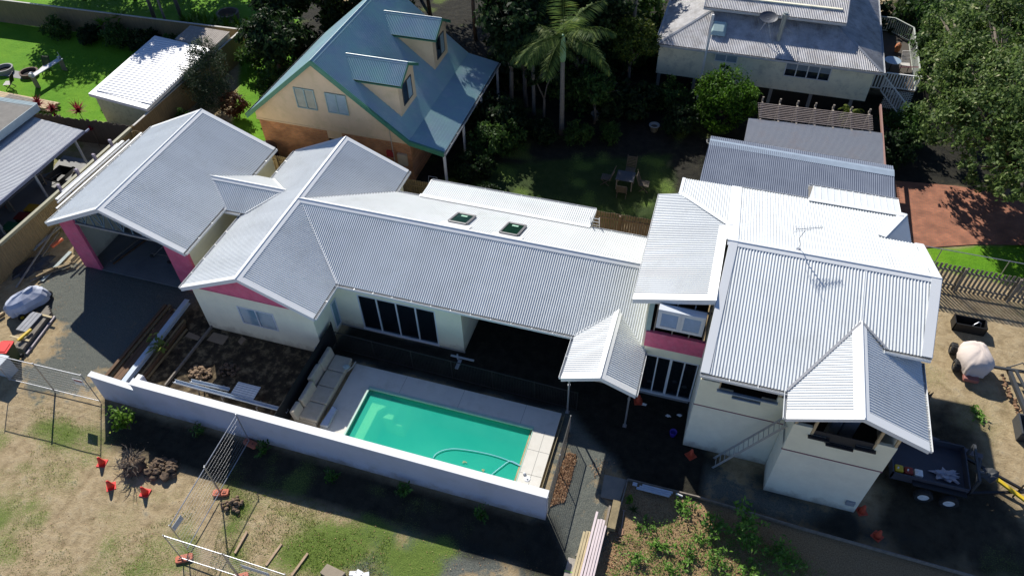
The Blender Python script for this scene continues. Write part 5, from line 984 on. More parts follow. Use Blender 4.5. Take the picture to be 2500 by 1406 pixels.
for yr in (32.35,37.45):
    z0=5.67; yl,yh=yr-1.24,yr+1.24; xf=-15.95; wx=-16.22; xa=-19.57; xe=-20.4+(7.05-z0)/.81
    dr=roofpart('dormer_roof',[([(xa,yr,6.38),(xf,yr,6.38),(xf,yl,z0),(xe,yl,z0)],(0,-1,-.57)),([(xa,yr,6.38),(xe,yh,z0),(xf,yh,z0),(xf,yr,6.38)],(0,1,-.57))],gh,M_green)
    ridge((xa,yr,6.38),(xf,yr,6.38),(0,.12,-.068),(0,-.12,-.068),dr,M_green)
    mb=MB()
    for s_ in (yl,yh):
        a=Vector((xf,s_,z0)); b=Vector((xf,yr,6.38)); mb.slab([a-Vector((0,0,.16)),b-Vector((0,0,.16)),b+Vector((0,0,.02)),a+Vector((0,0,.02))],(.025,0,0))
        mb.slab([(xe,s_,z0-.14),(xf,s_,z0-.14),(xf,s_,z0),(xe,s_,z0)],(0,.02,0))
    mb.build('barge_board',M_greentrim,dr)
    wl,wh=yr-1.08,yr+1.08
    mb=MB(); corr(mb,[(wx,wl,gE(wx)),(wx,wl,z0+.05),(-20.4+(7.05-z0)/.81,wl,z0+.05)],(1,0,0),.19,.018,'board',out=(0,-1,0)); mb.build('dormer_cheek',M_clad,gh)
    mb=MB(); mb.slab([(wx,wl+.01,gE(wx)-.3),(wx,wh,gE(wx)-.3),(wx,wh,z0+.05),(wx,yr,6.3),(wx,wl+.01,z0+.05)],(-.1,0,0)); mb.build('dormer_front',M_clad,gh)
    mb=MB(); mb.box(wx,wx+.04,yr-.62,yr-.57,4.05,5.3); mb.box(wx,wx+.04,yr+.57,yr+.62,4.05,5.3); mb.box(wx,wx+.04,yr-.57,yr+.57,4.05,4.1); mb.box(wx,wx+.04,yr-.57,yr+.57,5.25,5.3); mb.box(wx,wx+.045,yr-.025,yr+.025,4.1,5.25)
    f=mb.build('window',mat('dark_grey_frame',(.05,.055,.06)),gh); mb=MB(); mb.box(wx+.015,wx+.022,yr-.57,yr,4.1,5.25); mb.build('pane',M_glass,f); mb=MB(); mb.box(wx+.015,wx+.022,yr,yr+.57,4.1,5.25); mb.build('pane',mat('pale_curtained_glass',(.32,.42,.46)),f)
# --- white garden shed with lean-to
sh=thing('garden_shed','white flat roofed garden shed on the lawn, a tree shadow across its roof','shed',(-34.8,33.8,0))
SP=[(-37.1,30.6,2.12),(-37.3,37.75,2.3),(-32.55,37.2,2.3),(-32.5,30.1,2.12)]
mb=MB(); corr(mb,[(-36.75,30.95,2.16),(-36.95,37.45,2.33),(-32.6,36.95,2.33),(-32.55,30.55,2.16)],(1,-.04,0),.24,.035,'rib'); mb.build('roof',mat('bright_white_roof',(.74,.75,.76),rough=.4,var=.02),sh)
mb=MB(); mb.slab([(p[0],p[1],p[2]-.2) for p in SP],(0,0,.2)); mb.build('roof_edge',mat('bright_white_roof',(.74,.75,.76)),sh)
mb=MB(); mb.box(-36.85,-32.8,30.75,36.9,0,1.95); mb.build('shed_wall',mat('pale_green_shed_wall',(.6,.66,.45),rough=.8,var=.06,stain=((.2,.24,.12),4,.5)),sh)
t=thing('lean_to','small grey timber slatted roof lean-to behind the white shed','shed',(-34.3,38.5,0))
mb=MB(); corr(mb,[(-35.9,37.9,2.15),(-36.0,39.9,2.15),(-32.75,39.8,2.15),(-32.7,37.4,2.15)],(0,1,0),.15,.02,'rib'); mb.build('roof',mat('grey_slatted_roof',(.36,.32,.28),rough=.85,var=.2,scale=4),t)
mb=MB(); mb.prism([(-35.8,37.9),(-35.9,39.8),(-32.8,39.7),(-32.8,37.5)],0,2.08); mb.build('wall',mat('cream_weatherboard',(.52,.5,.42)),t)
# --- fences
def paling(name,label,a,b,h,m_,w_=.1,gap=.012,rails=(.4,1.4),side=1,capm=None,post=2.4,jit=.02,z0=0.,seed=1,slope=0,postm=None,th=.018):
    a=Vector((a[0],a[1],z0)); b=Vector((b[0],b[1],z0)); L_=(b-a).length; d=(b-a).normalized(); n_=Vector((-d.y,d.x,0))*side; r_=random.Random(seed); t=thing(name,label,'fence',a); mb=MB(); k=int(L_/(w_+gap))
    for i in range(k):
        p=a+d*(i+.5)*(w_+gap); hh=h+r_.uniform(-jit,jit); mb.bar(p,p+Vector((0,0,hh)),w_,th,up=n_)
    mb.build('palings',m_,t); mb=MB()
    for z in rails: mb.bar(a-n_*.045+Vector((0,0,z)),b-n_*.045+Vector((0,0,z)),.05,.08)
    mb.build('rails',postm or m_,t)
    k=max(1,round(L_/post))
    for i in range(k+1): p=a.lerp(b,i/k)-n_*.11; mb=MB(); mb.box(p.x-.05,p.x+.05,p.y-.05,p.y+.05,0,h-.02); mb.build('post',postm or m_,t)
    if capm: mb=MB(); mb.bar(a+Vector((0,0,h+.03)),b+Vector((0,0,h+.03)),.13,.04); mb.build('capping',capm,t)
    return t
M_capg=mat('pale_weathered_capping',(.5,.48,.44),rough=.8,var=.15,scale=3)
paling('paling_fence','tall timber paling fence with pale capping along the back of the green lawn',(-56,40.05),(-32.6,40.75),1.85,M_treat,capm=M_capg,side=-1)
paling('paling_fence','timber paling fence with pale capping beside the white shed',(-32.6,40.7),(-32.55,28.7),1.8,M_treat,capm=M_capg,side=1)
paling('paling_fence','timber paling fence between the pink garage and the neighbouring carport',(-32.6,28.6),(-32.65,12.9),1.8,M_treat,side=1,postm=M_treat)
mb=MB(); mb.box(-32.68,-32.5,18.1,28.5,1.7,1.86); tag(mb.build('fence_plinth',mat('olive_grey_board',(.3,.29,.2)),thing('fence_beam','olive grey beam along the top of the fence beside the pipe rack','beam',(-32.6,23,0))),None)
paling('paling_fence','dark old paling fence between the red cordylines and the carport',(-40.3,28.3),(-32.75,28.75),1.75,M_oldfence,jit=.08,side=-1)
paling('paling_fence','brown paling fence behind the garage and bedroom wing',(-32.4,28.4),(-13.4,28.5),1.75,M_treat,side=1,w_=.1,gap=.03)
paling('paling_fence','dark brown paling fence behind the rear lean-to, a white ladder beside it',(-13.4,28.5),(-.9,28.75),1.75,mat('red_brown_paling',(.17,.105,.06),col2=(.11,.075,.045),scale=6),side=1,gap=.03)
paling('paling_fence','weathered grey fence of spaced palings right of the upper roof',(10.6,29.65),(17.6,29.5),1.55,mat('grey_old_paling',(.24,.21,.17),col2=(.15,.13,.1),scale=6),w_=.11,gap=.085,side=1,rails=(.35,1.25))
t=thing('rail_fence','thin galvanised rail and mesh fence on the lawn behind the grey palings','fence',(12,31,0)); mb=MB(); 
for x in (12.1,15.1,18.1): q=MB(); q.rod((x,31.0,0),(x,31.0,1.25),.025,8); q.build('post',M_galvs,t)
mb.rod((10.2,31.05,1.22),(18.5,30.95,1.22),.022,8); mb.build('rail',M_galvs,t)
# --- left neighbour: carport and roof
cp=thing('carport_house','neighbouring house with a corrugated carport roof on the left edge','house',(-38,22,0))
r_=roofpart('carport_roof',[([(-38.35,27.05,2.6),(-34.05,26.65,2.6),(-33.95,14.5,2.55),(-38.35,14.5,2.55)],(1,0,-.02))],cp,M_galvp)
mb=MB(); mb.slab([(-34.03,26.65,2.42),(-33.93,14.5,2.4),(-33.93,14.5,2.58),(-34.03,26.65,2.6)],(.03,0,0)); mb.rod((-34.0,26.7,2.45),(-34.0,27.0,2.45),.06,10); mb.build('carport_gutter',mat('blue_grey_gutter',(.2,.23,.34)),cp)
r_=roofpart('house_roof',[([(-46,27.3,3.3),(-37.7,27.6,3.2),(-37.7,26.2,3.1),(-37.75,14,3.1),(-46,14,3.3)],(1,0,-.03))],cp,mat('blue_grey_roof',(.26,.36,.38),rough=.4,var=.1),prof='rib',pitch=.11,amp=.012)
mb=MB(); mb.slab([(-37.7,27.55,2.75),(-37.72,14,2.7),(-37.72,14,3.12),(-37.7,27.55,3.2)],(.03,0,0)); mb.build('fascia',mat('pale_blue_fascia',(.4,.48,.5)),cp)
mb=MB(); mb.box(-46,-37.9,14,27.2,0,2.7); mb.build('wall',mat('dark_house_wall',(.09,.08,.08)),cp)
for y in (26.1,22.85,19.7): mb=MB(); mb.box(-34.42,-34.32,y-.05,y+.05,0,2.55); mb.build('carport_post',mat('pale_grey_post',(.42,.45,.48)),cp)
mb=MB(); mb.box(-38.3,-33.0,14.5,27.0,-.02,.02); tag(mb.build('carport_slab',M_conc),kind='structure')
wheelie_bin(tuple(Vector((-34.083,21.545,1)).xy)+(0,),1.7,M_binG,mat('yellow_bin_lid',(.42,.22,.01)),'shaded wheelie bin with a yellow lid behind the paling fence')
wheelie_bin(tuple(Vector((-34.107,20.841,1)).xy)+(0,),1.7,M_binG,M_lidR,'shaded wheelie bin with a dark red lid, middle of three behind the fence')
wheelie_bin(tuple(Vector((-34.139,20.016,1)).xy)+(0,),1.7,M_binG,M_lidG,'shaded wheelie bin with a green lid behind the paling fence')
t=thing('carport_bench','long narrow bench shelf in the dark carport','bench',(-36.2,21.5,0)); mb=MB(); mb.box(-36.5,-36.0,19.0,24.5,.85,.9); mb.build('bench_top',mat('grey_bench',(.25,.26,.27)),t)
for y in (19.2,21.8,24.3): mb=MB(); mb.box(-36.45,-36.05,y,y+.08,0,.85); mb.build('leg',M_timber,t)
for k,(x,y,mm) in enumerate(((-36.7,20.2,M_orange),(-36.5,21.0,M_white),(-36.6,22.0,M_foot))): mb=MB(); mb.lathe([(.1,0),(.16,.25),(.13,.25),(.08,.1),(0,.1)],c=(x,y,.0 if k==2 else .9),n=14); tag(mb.build('flower_pot',mm,smooth=True),['orange pot on the carport bench','white pot on the carport bench','brown pot behind the carport bench'][k],'pot','pots in the carport')
c=Vector((-35.3,24.9,0)); t=thing('wheelbarrow','dark wheelbarrow and tarpaulin at the open end of the carport','wheelbarrow',c); mb=MB(); mb.add([(c.x-.35,c.y-.5,.3),(c.x+.35,c.y-.5,.3),(c.x+.35,c.y+.4,.3),(c.x-.35,c.y+.4,.3),(c.x-.5,c.y-.7,.65),(c.x+.5,c.y-.7,.65),(c.x+.5,c.y+.6,.65),(c.x-.5,c.y+.6,.65)],[(0,3,2,1),(0,1,5,4),(1,2,6,5),(2,3,7,6),(3,0,4,7)]); mb.build('tray',M_black,t); tyre(t,(c.x,c.y+.85,.2),.2,.08,(1,0,0),M_galvs)
mb=MB(); mb.rod((c.x-.3,c.y+.8,.25),(c.x-.32,c.y-1.2,.6),.02,6); mb.rod((c.x+.3,c.y+.8,.25),(c.x+.32,c.y-1.2,.6),.02,6); mb.build('handles',M_timber,t)
# --- top left yard furniture
def garden_chair(name,label,loc,rz,m_,sm=None):
    t=thing(name,label,'chair',loc,rz,'garden chairs on the green lawn'); mb=MB()
    for i in range(6): mb.box(-.27,.27,-.25+i*.085,-.18+i*.085,.42,.44)
    mb.build('seat',sm or mat('pale_slat_timber',(.5,.48,.45)) ,t,world=False); mb=MB()
    for i in range(7): z=.5+i*.085; y=.27+.03*i; mb.bar((-.27,y,z),(.27,y,z),.02,.06)
    mb.bar((-.27,.25,.4),(-.27,.5,1.1),.03,.04); mb.bar((.27,.25,.4),(.27,.5,1.1),.03,.04); mb.build('backrest',m_,t,world=False)
    for x in (-.25,.25):
        for y0,y1 in ((-.25,.2),(.25,-.2)): mb=MB(); mb.bar((x,y0,0),(x,y1,.42),.03,.04); mb.build('leg',m_,t,world=False)
    return t
garden_chair('garden_chair','dark slatted garden chair facing the long outdoor table',(-44.9,34.75,0),.15,M_black)
garden_chair('garden_chair','slatted garden chair at the left edge above the timber pile',(-45.9,32.4,0),-1.2,M_black)
a=Vector((-44.2,32.9,0)); b=Vector((-43.95,35.5,0)); t=thing('outdoor_table','long narrow pale outdoor bench table on the green lawn','table',a); mb=MB(); mb.bar(a+Vector((0,0,.86)),b+Vector((0,0,.86)),.42,.06); mb.build('table_top',mat('pale_table_top',(.55,.56,.58)),t,bevel=.01)
for p in (a.lerp(b,.04),b.lerp(a,.04)): mb=MB(); mb.bar(p,p+Vector((0,0,.84)),.4,.07,up=(0,1,0)); mb.build('leg',mat('grey_leg',(.2,.18,.15)),t)
mb=MB(); mb.blob((a.x,a.y+.1,1.0),.16,.14,.13,2,.4,2); tag(mb.build('ornament',M_white),'white ornament on the near end of the long outdoor table','ornament')
mb=MB(); mb.blob((b.x,b.y-.1,.98),.13,.1,.1,5,.4,2); mb.rod((b.x,b.y,.95),(b.x-.1,b.y+.05,1.3),.02,6); tag(mb.build('ornament',M_galvs),'grey ornament on the far end of the long outdoor table','ornament')
def ringpot(name,label,cat,c,r,h,m_,inner):
    t=thing(name,label,cat,c); mb=MB(); mb.lathe([(r*.92,0),(r,h),(r*.82,h),(r*.78,h*.35)],c=c,n=26); mb.build('ring',m_,t,smooth=False); mb=MB(); mb.lathe([(r*.8,h*.4),(0,h*.42)],c=c,n=20); mb.build('filling',inner,t); return t
M_rust=mat('rusty_steel',(.12,.075,.055),rough=.85,var=.3)
M_soilb=mat('black_ash',(.02,.018,.016),rough=1)
ringpot('fire_pit','rusty round fire pit beside the long outdoor table','fire pit',(-45.9,34.2,0),.62,.3,M_rust,M_soilb)
ringpot('fire_pit','grey round fire pit cut by the left edge of the lawn','fire pit',(-47.9,34.1,0),.6,.35,M_conc,M_soilb)
ringpot('concrete_planter','round brown concrete planter ring on the sunlit lawn behind the back fence','planter',(-36.9,45.2,0),.85,.5,mat('brown_concrete',(.16,.13,.1),rough=.9,bump=.3),M_soil)
drape('garden_path',[(-47.6,33.6),(-46.1,33.6),(-46.1,34.4),(-47.6,34.4)],.02,M_conc)
pl=[]
for k in range(6): pl.append(((-46.6,31.05+k*.17-.3),(-41.1,31.0+k*.17-.35),.15,.1,.1,'sleeper',M_pine))
for k in range(5): pl.append(((-46.4,31.1+k*.17-.3),(-41.4+.1*k,31.05+k*.17-.35),.15,.1,.22,'sleeper',M_pine))
for k in range(3): pl.append(((-44.8,31.15+k*.17-.25),(-42.3,31.1+k*.17-.3),.15,.1,.34,'sleeper',M_timber))
plank_stack('timber_stack','stack of pale sawn sleepers on the green lawn beside the red cordylines','timber',pl,M_pine)
# --- top right house
tr=thing('weatherboard_house','cream weatherboard house with galvanised hipped roof, flue and skylight at the top right','house',(3,48,0))
LRs=.418; lz=lambda y:3.4+(y-43.4)*LRs
xl,xr,yf=-4.15,9.16,43.4; zt_=4.62; dy=(zt_-3.4)/LRs
r_=roofpart('lower_roof',[([(xl,yf,3.4),(xr,yf,3.4),(xr-dy,yf+dy,zt_),(xl+dy,yf+dy,zt_)],(0,-1,-LRs)),([(xr,yf,3.4),(xr,58,3.4),(xr-dy,58,zt_),(xr-dy,yf+dy,zt_)],(1,0,-LRs)),([(xl,yf,3.4),(xl+dy,yf+dy,zt_),(xl+dy,58,zt_),(xl,58,3.4)],(-1,0,-LRs))],tr,M_galv)
strips('hip_cap',[((xr,yf,3.4),(xr-dy,yf+dy,zt_),(-.18,0,0)),((xl,yf,3.4),(xl+dy,yf+dy,zt_),(.18,0,0))],mat('grey_hip_cap',(.3,.32,.35),rough=.4),r_)
gutter((xl,yf,3.4),(xr,yf,3.4),(0,-1,0),r_,M_galvp); gutter((xr,yf,3.4),(xr,58,3.4),(1,0,0),r_,M_galvp); gutter((xl,yf,3.4),(xl,58,3.4),(-1,0,0),r_,M_galvp)
uy=45.75; ux0,ux1=-1.78,6.64; uz=4.98
r_=roofpart('upper_roof',[([(ux0,uy,uz),(ux1,uy,uz),(ux1,51,uz+5.7*.4),(ux0,51,uz+5.7*.4)],(0,-1,-.4)),([(ux0,51,uz+2.28),(ux1,51,uz+2.28),(ux1,57,uz),(ux0,57,uz)],(0,1,-.4)),([(ux1,uy,uz),(ux1+1.6,uy+3,uz),(ux1+1.6,57,uz),(ux1,57,uz+.4)],(1,0,-.1))] if False else [([(ux0,uy,uz),(ux1,uy,uz),(ux1,51,uz+5.7*.4),(ux0,51,uz+5.7*.4)],(0,-1,-.4)),([(ux0,51,uz+2.28),(ux1,51,uz+2.28),(ux1,57,uz),(ux0,57,uz)],(0,1,-.4))],tr,M_galv)
gutter((ux0,uy,uz),(ux1,uy,uz),(0,-1,0),r_,M_galvp); ridge((ux0,51,uz+2.29),(ux1,51,uz+2.29),(0,-.18,-.07),(0,.18,-.07),r_,M_galvp)
for x in (ux0,ux1): mb=MB(); mb.slab([(x,uy,uz-.2),(x,51,uz+2.08),(x,51,uz+2.3),(x,uy,uz+.02)],(.04,0,0)); mb.build('barge_board',M_galvp,r_)
mb=MB(); mb.box(ux0+.3,ux1-.3,uy+.8,56.5,4.0,5.4); mb.build('upper_wall',mat('cream_weatherboard',(.52,.5,.42)),tr)
mb=MB(); corr(mb,[(-4.0,43.9,1.1),(8.85,43.9,1.1),(8.85,43.9,3.3),(-4.0,43.9,3.3)],(1,0,0),.17,.02,'board',out=(0,-1,0)); mb.build('weatherboard_wall',M_weather,tr)
mb=MB(); mb.box(-4.0,8.85,43.93,57.5,1.1,3.3); mb.build('wall',M_weather,tr); mb=MB(); mb.box(-3.9,8.75,44.1,57.4,0,1.1); mb.build('understorey',M_black,tr)
for x in (-3.9,-1.6,.8,3.2,5.6,8.0): mb=MB(); mb.box(x,x+.2,43.95,44.1,0,1.1); mb.build('stump',M_conc,tr)
f=winset(-.5,.88,2.5,3.1,43.87,tr,M_white,mat('pale_blue_glass',(.3,.38,.45),rough=.1,spec=.8))
mb=MB(); X0,X1=3.78,6.4
for k in range(5): x=X0+(X1-X0)*k/4; mb.box(x-.03,x+.03,43.8,43.86,2.15,3.15)
mb.box(X0,X1,43.8,43.86,2.12,2.17); mb.box(X0,X1,43.8,43.86,3.12,3.17); f=mb.build('window',M_white,tr)
mb=MB(); mb.box(X0,X1,43.83,43.84,2.17,2.62); mb.build('pane',M_glass,f); mb=MB()
for x0,x1,mm in ((X0,X0+.65,0),(X0+.65,X0+1.3,0),(X0+1.3,X0+1.96,0),(X0+1.96,X1,0)): mb.box(x0+.03,x1-.03,43.82,43.828,2.6,3.12)
mb.build('blind',mat('blue_grey_blind',(.2,.25,.3)),f)
mb=MB(); p=(3.0,44.7); mb.rod((p[0],p[1],3.9),(p[0]+.05,p[1],5.35),.13,14); mb.rod((p[0]+.05,p[1],5.35),(p[0]+.05,p[1],5.6),.2,14); mb.rod((p[0]+.05,p[1],5.6),(p[0]+.05,p[1],5.68),.12,14); mb.bar((p[0],p[1],4.9),(p[0]+.8,p[1]+.3,4.3),.02,.02); mb.build('flue',mat('grey_flue',(.33,.36,.34),rough=.4,metal=.3),tr,smooth=False)
mb=MB(); mb.rod((-1.08,43.3,0),(-1.06,43.3,5.7),.07,10); mb.build('vent_pipe',M_white,tr)
mb=MB(); mb.add([(-1.1,44.35,3.9),(-.15,44.35,3.9),(-.15,45.3,4.28),(-1.1,45.3,4.28),(-.95,44.5,4.12),(-.3,44.5,4.12),(-.3,45.15,4.45),(-.95,45.15,4.45)],[(4,5,6,7),(0,1,5,4),(1,2,6,5),(2,3,7,6),(3,0,4,7)]); mb.build('skylight_dome',mat('milky_dome',(.42,.55,.53),rough=.2),tr,bevel=.03)
t=thing('satellite_dish','dark mesh satellite dish on a tripod on the galvanised roof','dish',(2.15,45.0,4.1)); mb=MB(); vs=[];n=24
for r in (0,.2,.4,.55):
    for j in range(n): vs.append((2.15+r*math.cos(2*PI*j/n)*1.0,45.2+r*math.sin(2*PI*j/n)*.75,4.95+.35*r*r+.3*r*math.sin(2*PI*j/n)))
mb.add(vs,[(i*n+j,i*n+(j+1)%n,(i+1)*n+(j+1)%n,(i+1)*n+j) for i in range(3) for j in range(n)]); mb.build('dish',mat('blue_grey_dish_mesh',(.05,.06,.08),rough=.5),t)
for q in ((-.45,-.3),(.4,-.35),(0,.4)): mb=MB(); x,y=2.15+q[0],45.1+q[1]; mb.rod((x,y,lz(y)),(2.15,45.15,4.95),.02,6); mb.build('leg',M_galvs,t)
# deck, stairs
dk=thing('timber_deck','raised deck with white slatted balustrade and stairs right of the weatherboard house','deck',(10.5,48,0))
mb=MB(); mb.box(9.0,11.7,45.3,52.8,1.3,1.4); mb.build('deck_floor',mat('dark_deck',(.06,.05,.04),rough=.9),dk)
def balus(a,b,z0,h,m_,n=None,wd=.07):
    a=Vector(a);b=Vector(b); mb=MB(); L_=(b-a).length; n=n or int(L_/.15)
    for i in range(n+1): p=a.lerp(b,i/n); mb.bar(p+Vector((0,0,.08)),p+Vector((0,0,h)),wd,.02,up=(b-a).cross(Vector((0,0,1))))
    mb.bar(a+Vector((0,0,h)),b+Vector((0,0,h)),.09,.05); mb.bar(a+Vector((0,0,.08)),b+Vector((0,0,.08)),.06,.05); mb.build('balustrade',m_,dk)
balus((9.0,52.8,1.4),(10.6,52.8,1.4),1.4,1,mat('mossy_white_paint',(.42,.45,.4))); balus((10.6,52.8,1.4),(11.7,51.7,1.4),1.4,1,mat('mossy_white_paint',(.42,.45,.4))); balus((11.7,51.7,1.4),(11.7,45.3,1.4),1.4,1,mat('mossy_white_paint',(.42,.45,.4)))
balus((9.75,45.3,1.4),(11.7,45.3,1.4),1.4,1,M_white); balus((8.8,45.2,1.3),(9.7,45.2,1.3),1.3,1,M_white); balus((9.75,45.1,1.2),(11.6,43.6,.0),1,1,M_white,13)
mb=MB(); 
for i in range(8): x=9.8+i*.23; y=45.6-i*.18; z=1.25-i*.155; mb.bar((x,y-.4,z),(x+.55,y+.35,z),.25,.04)
mb.build('stair_tread',M_timber,dk)
mb=MB()
for i in range(13): x=10.2+i*.11; mb.bar((x,45.32,0),(x,45.32,1.28),.035,.02,up=(0,1,0)); 
for i in range(11): mb.bar((10.1,45.33,.08+i*.12),(11.7,45.33,.08+i*.12),.02,.035)
mb.build('lattice',M_white,dk)
t=thing('deck_table','round glass table on the dark deck','table',(10.3,47.5,1.4)); mb=MB(); mb.lathe([(.5,.7),(.5,.73),(0,.73)],c=(10.3,47.5,1.4),n=22); mb.build('table_top',mat('pale_blue_glass',(.3,.38,.45)),t); mb=MB(); mb.rod((10.3,47.5,1.4),(10.3,47.5,2.1),.04,8); mb.build('leg',M_black,t)
t=thing('deck_chair','pale slatted deck chair beside the balustrade','chair',(11.1,48.2,1.4)); mb=MB(); 
for i in range(9): mb.bar((10.85,47.9+i*.08,1.9+i*.05),(11.4,48.0+i*.08,1.9+i*.05),.05,.02)
mb.build('backrest',mat('pale_slat_timber',(.5,.48,.45)),t); mb=MB(); mb.box(10.85,11.4,47.5,47.95,1.82,1.87); mb.build('seat',mat('pale_slat_timber',(.5,.48,.45)),t)
for x in (10.9,11.35): mb=MB(); mb.box(x,x+.04,47.6,47.64,1.4,1.82); mb.build('leg',M_black,t)
mb=MB(); a=Vector((10.5,46.0,2.5)); b=Vector((11.6,46.3,2.5)); mb.slab([a,b,b+Vector((0,.12,-.1)),a+Vector((0,.12,-.1))],(0,0,.03)); tag(mb.build('pink_cloth',mat('pink_cloth',(.75,.2,.28),rough=.8)),'bright pink cloth strip over the deck balustrade','cloth')
mb=MB(); mb.blob((10.85,50.0,1.75),.2,.2,.35,2,.2,2); tag(mb.build('terracotta_pot',mat('terracotta',(.45,.16,.06))),'orange terracotta pot on the raised deck','pot')
# grey shed, flat roof and trellis between the two properties
sh=thing('grey_shed','low grey corrugated shed partly hidden by the white upper roof','shed',(5,32,0))
sh['label']='low shed with grey corrugated gable roof directly behind the upper right roof'
r_=roofpart('roof',[([(.05,30.0,2.42),(9.6,30.0,2.42),(9.5,34.35,2.9),(.2,34.6,2.9)],(0,-1,-.11)),([(.2,34.6,2.9),(9.5,34.35,2.9),(9.5,35.0,2.82),(.2,35.2,2.82)],(0,1,-.11))],sh,mat('blue_grey_shed_roof',(.17,.2,.26),rough=.75,spec=.15,col2=(.13,.155,.21),scale=1))
strips('ridge_cap',[((.2,34.6,2.9),(9.5,34.35,2.9),(0,-.35,-.04)),((.2,34.6,2.9),(9.5,34.35,2.9),(0,.2,-.02))],mat('blue_grey_ridge',(.3,.37,.45),rough=.4),r_)
mb=MB(); mb.box(.3,9.4,30.2,34.8,0,2.3); mb.build('wall',mat('cream_weatherboard',(.52,.5,.42)),sh)
fl=thing('flat_roofed_shelter','flat rusting grey corrugated shelter roof behind the grey shed','shelter',(5.5,37,0))
r_=roofpart('roof',[([(2.06,37.93,2.52),(9.19,38.4,2.52),(9.25,35.1,2.44),(1.99,35.3,2.44)],(1,0,0))],fl,mat('rusting_grey_roof',(.40,.42,.44),rough=.5,col2=(.34,.35,.37),scale=.8,stain=((.3,.2,.16),.8,.35)))
mb=MB(); mb.box(9.2,9.28,35.0,41.4,2.3,2.5); mb.build('side_beam',mat('rusty_red_beam',(.3,.17,.14)),fl)
for x in (2.3,5.5,9.0):
    for y in (35.6,37.7): mb=MB(); mb.box(x,x+.09,y,y+.09,0,2.4); mb.build('post',M_timber,fl)
t=thing('pergola','open slatted timber pergola in front of the weatherboard house','pergola',(5.5,39,0)); mb=MB()
for i in range(9): y=38.15+i*.18; mb.bar((2.6-.02*i,y,2.55),(8.72,y+.35,2.55),.035,.045)
mb.build('slats',mat('pinkish_grey_slats',(.3,.25,.23),rough=.85,var=.3,scale=4),t)
for k in range(7): x=2.7+k*.98; mb=MB(); mb.box(x-.045,x+.045,37.9+.05*k,40.2+.05*k,2.42,2.52); mb.build('rafter',M_timber,t); mb=MB(); mb.box(x-.045,x+.045,39.95+.05*k,40.05+.05*k,0,2.75); mb.build('post',M_timber,t)
# --- centre yard
t=thing('garden_table','shaded square garden table on the dark central lawn','table',(-3.9,33.2,0)); mb=MB(); 
for i in range(9): mb.box(-4.4,-3.4,32.75+i*.1,32.84+i*.1,.7,.73)
mb.build('table_top',mat('blue_grey_table',(.07,.075,.085)),t)
for x in (-4.35,-3.5):
    for y in (32.8,33.55): mb=MB(); mb.box(x,x+.06,y,y+.06,0,.7); mb.build('leg',M_timber,t)
for x,y,rz,lb in ((-3.9,32.3,PI,'shaded garden chair in front of the central table'),(-2.8,33.2,PI/2,'shaded garden chair right of the central table'),(-5.0,33.2,-PI/2,'shaded garden chair left of the central table'),(-3.8,34.2,0,'shaded garden chair behind the central table')): 
    o=garden_chair('garden_chair',lb,(x,y,0),rz,M_oldfence,M_oldfence); o['group']='chairs round the central garden table'
t=thing('folding_chair','white tubular folding chair beside the veranda post','chair',(-13.9,29.4,0)); p=Vector((-14.2,29.6,0)); mb=MB()
mb.tube([p+Vector(q) for q in ((-.3,-.3,0),(.3,.3,.5),(.3,.3,1.0),(-.2,.3,1.0),(-.25,.3,.5),(.25,-.3,0))],.015,6); mb.tube([p+Vector(q) for q in ((-.3,.3,0),(.1,-.3,.45),(-.4,-.3,.45),(.3,.35,.0))],.015,6); mb.build('frame',M_white,t)
for k,(x,y,mm,lb) in enumerate(((.35,38.2,mat('muted_white_pot',(.3,.3,.28)),'white round pot at the edge of the central yard'),(1.3,38.3,mat('terracotta',(.45,.16,.06)),'terracotta pot right of the white pot in the central yard'),(-6.9,39.3,mat('muted_white_pot',(.3,.3,.28)),'pale pot below the palm in the central yard'),(-3.2,39.0,mat('muted_white_pot',(.3,.3,.28)),'small white pot between the palm and the shed'))):  # pale pots toned down to a greyish white
    t=thing('flower_pot',lb,'pot',(x,y,0),0,'pots in the central yard'); mb=MB(); mb.lathe([(.2,0),(.3,.4),(.33,.4),(.33,.45),(.25,.45),(.2,.3)],c=(x,y,0),n=20); mb.build('pot',mm,t,smooth=True); mb=MB(); mb.lathe([(.25,.32),(0,.34)],c=(x,y,0),n=14); mb.build('soil',M_soil,t)
mb=MB(); mb.lathe([(.55,0),(.55,1.3),(.5,1.4),(.2,1.5),(0,1.5)],c=(-24.3,29.6,0),n=22); tag(mb.build('water_tank',mat('black_poly_tank',(.02,.02,.03),rough=.4),smooth=True),'black round tank at the brick corner of the green roofed house','tank')
# --- right side yard
M_pc=mat('pale_pink_cover',(.6,.52,.47),rough=.8,var=.06,scale=2,bump=.8,bscale=3.5)
c=Vector((13.1,24.75,0)); t=thing('covered_tractor_mower','small tractor mower under a pale pink cover on the bare right yard','mower',c)
mb=MB(); cover(mb,[(.3,.56,.72,c.x+.0,c.y-.05,.15,.6),(.62,.6,.78,c.x,c.y,.15,.6),(.86,.56,.74,c.x+.02,c.y+.02,.15,.62),(1.0,.44,.62,c.x+.08,c.y+.08,.15,.7),(1.1,.3,.48,c.x+.12,c.y+.16,.15,.75),(1.14,.12,.25,c.x+.12,c.y+.2,.15,.9)],44,.05,5); mb.build('cover',M_pc,t,smooth=True)
tyre(t,(12.45,25.45,.27),.27,.26,(-1,.1,0),mat('muddy_rim',(.2,.16,.1)),k=.5); tyre(t,(12.5,24.5,.27),.27,.26,(-1,.1,0),mat('muddy_rim',(.2,.16,.1)),k=.5)
mb=MB(); mb.box(12.7,13.3,23.75,24.1,.15,.35); mb.build('mower_body',mat('dusty_red_body',(.3,.12,.1)),t,bevel=.03)
mb=MB(); x0,x1,y0,y1=12.6,13.95,26.85,27.45
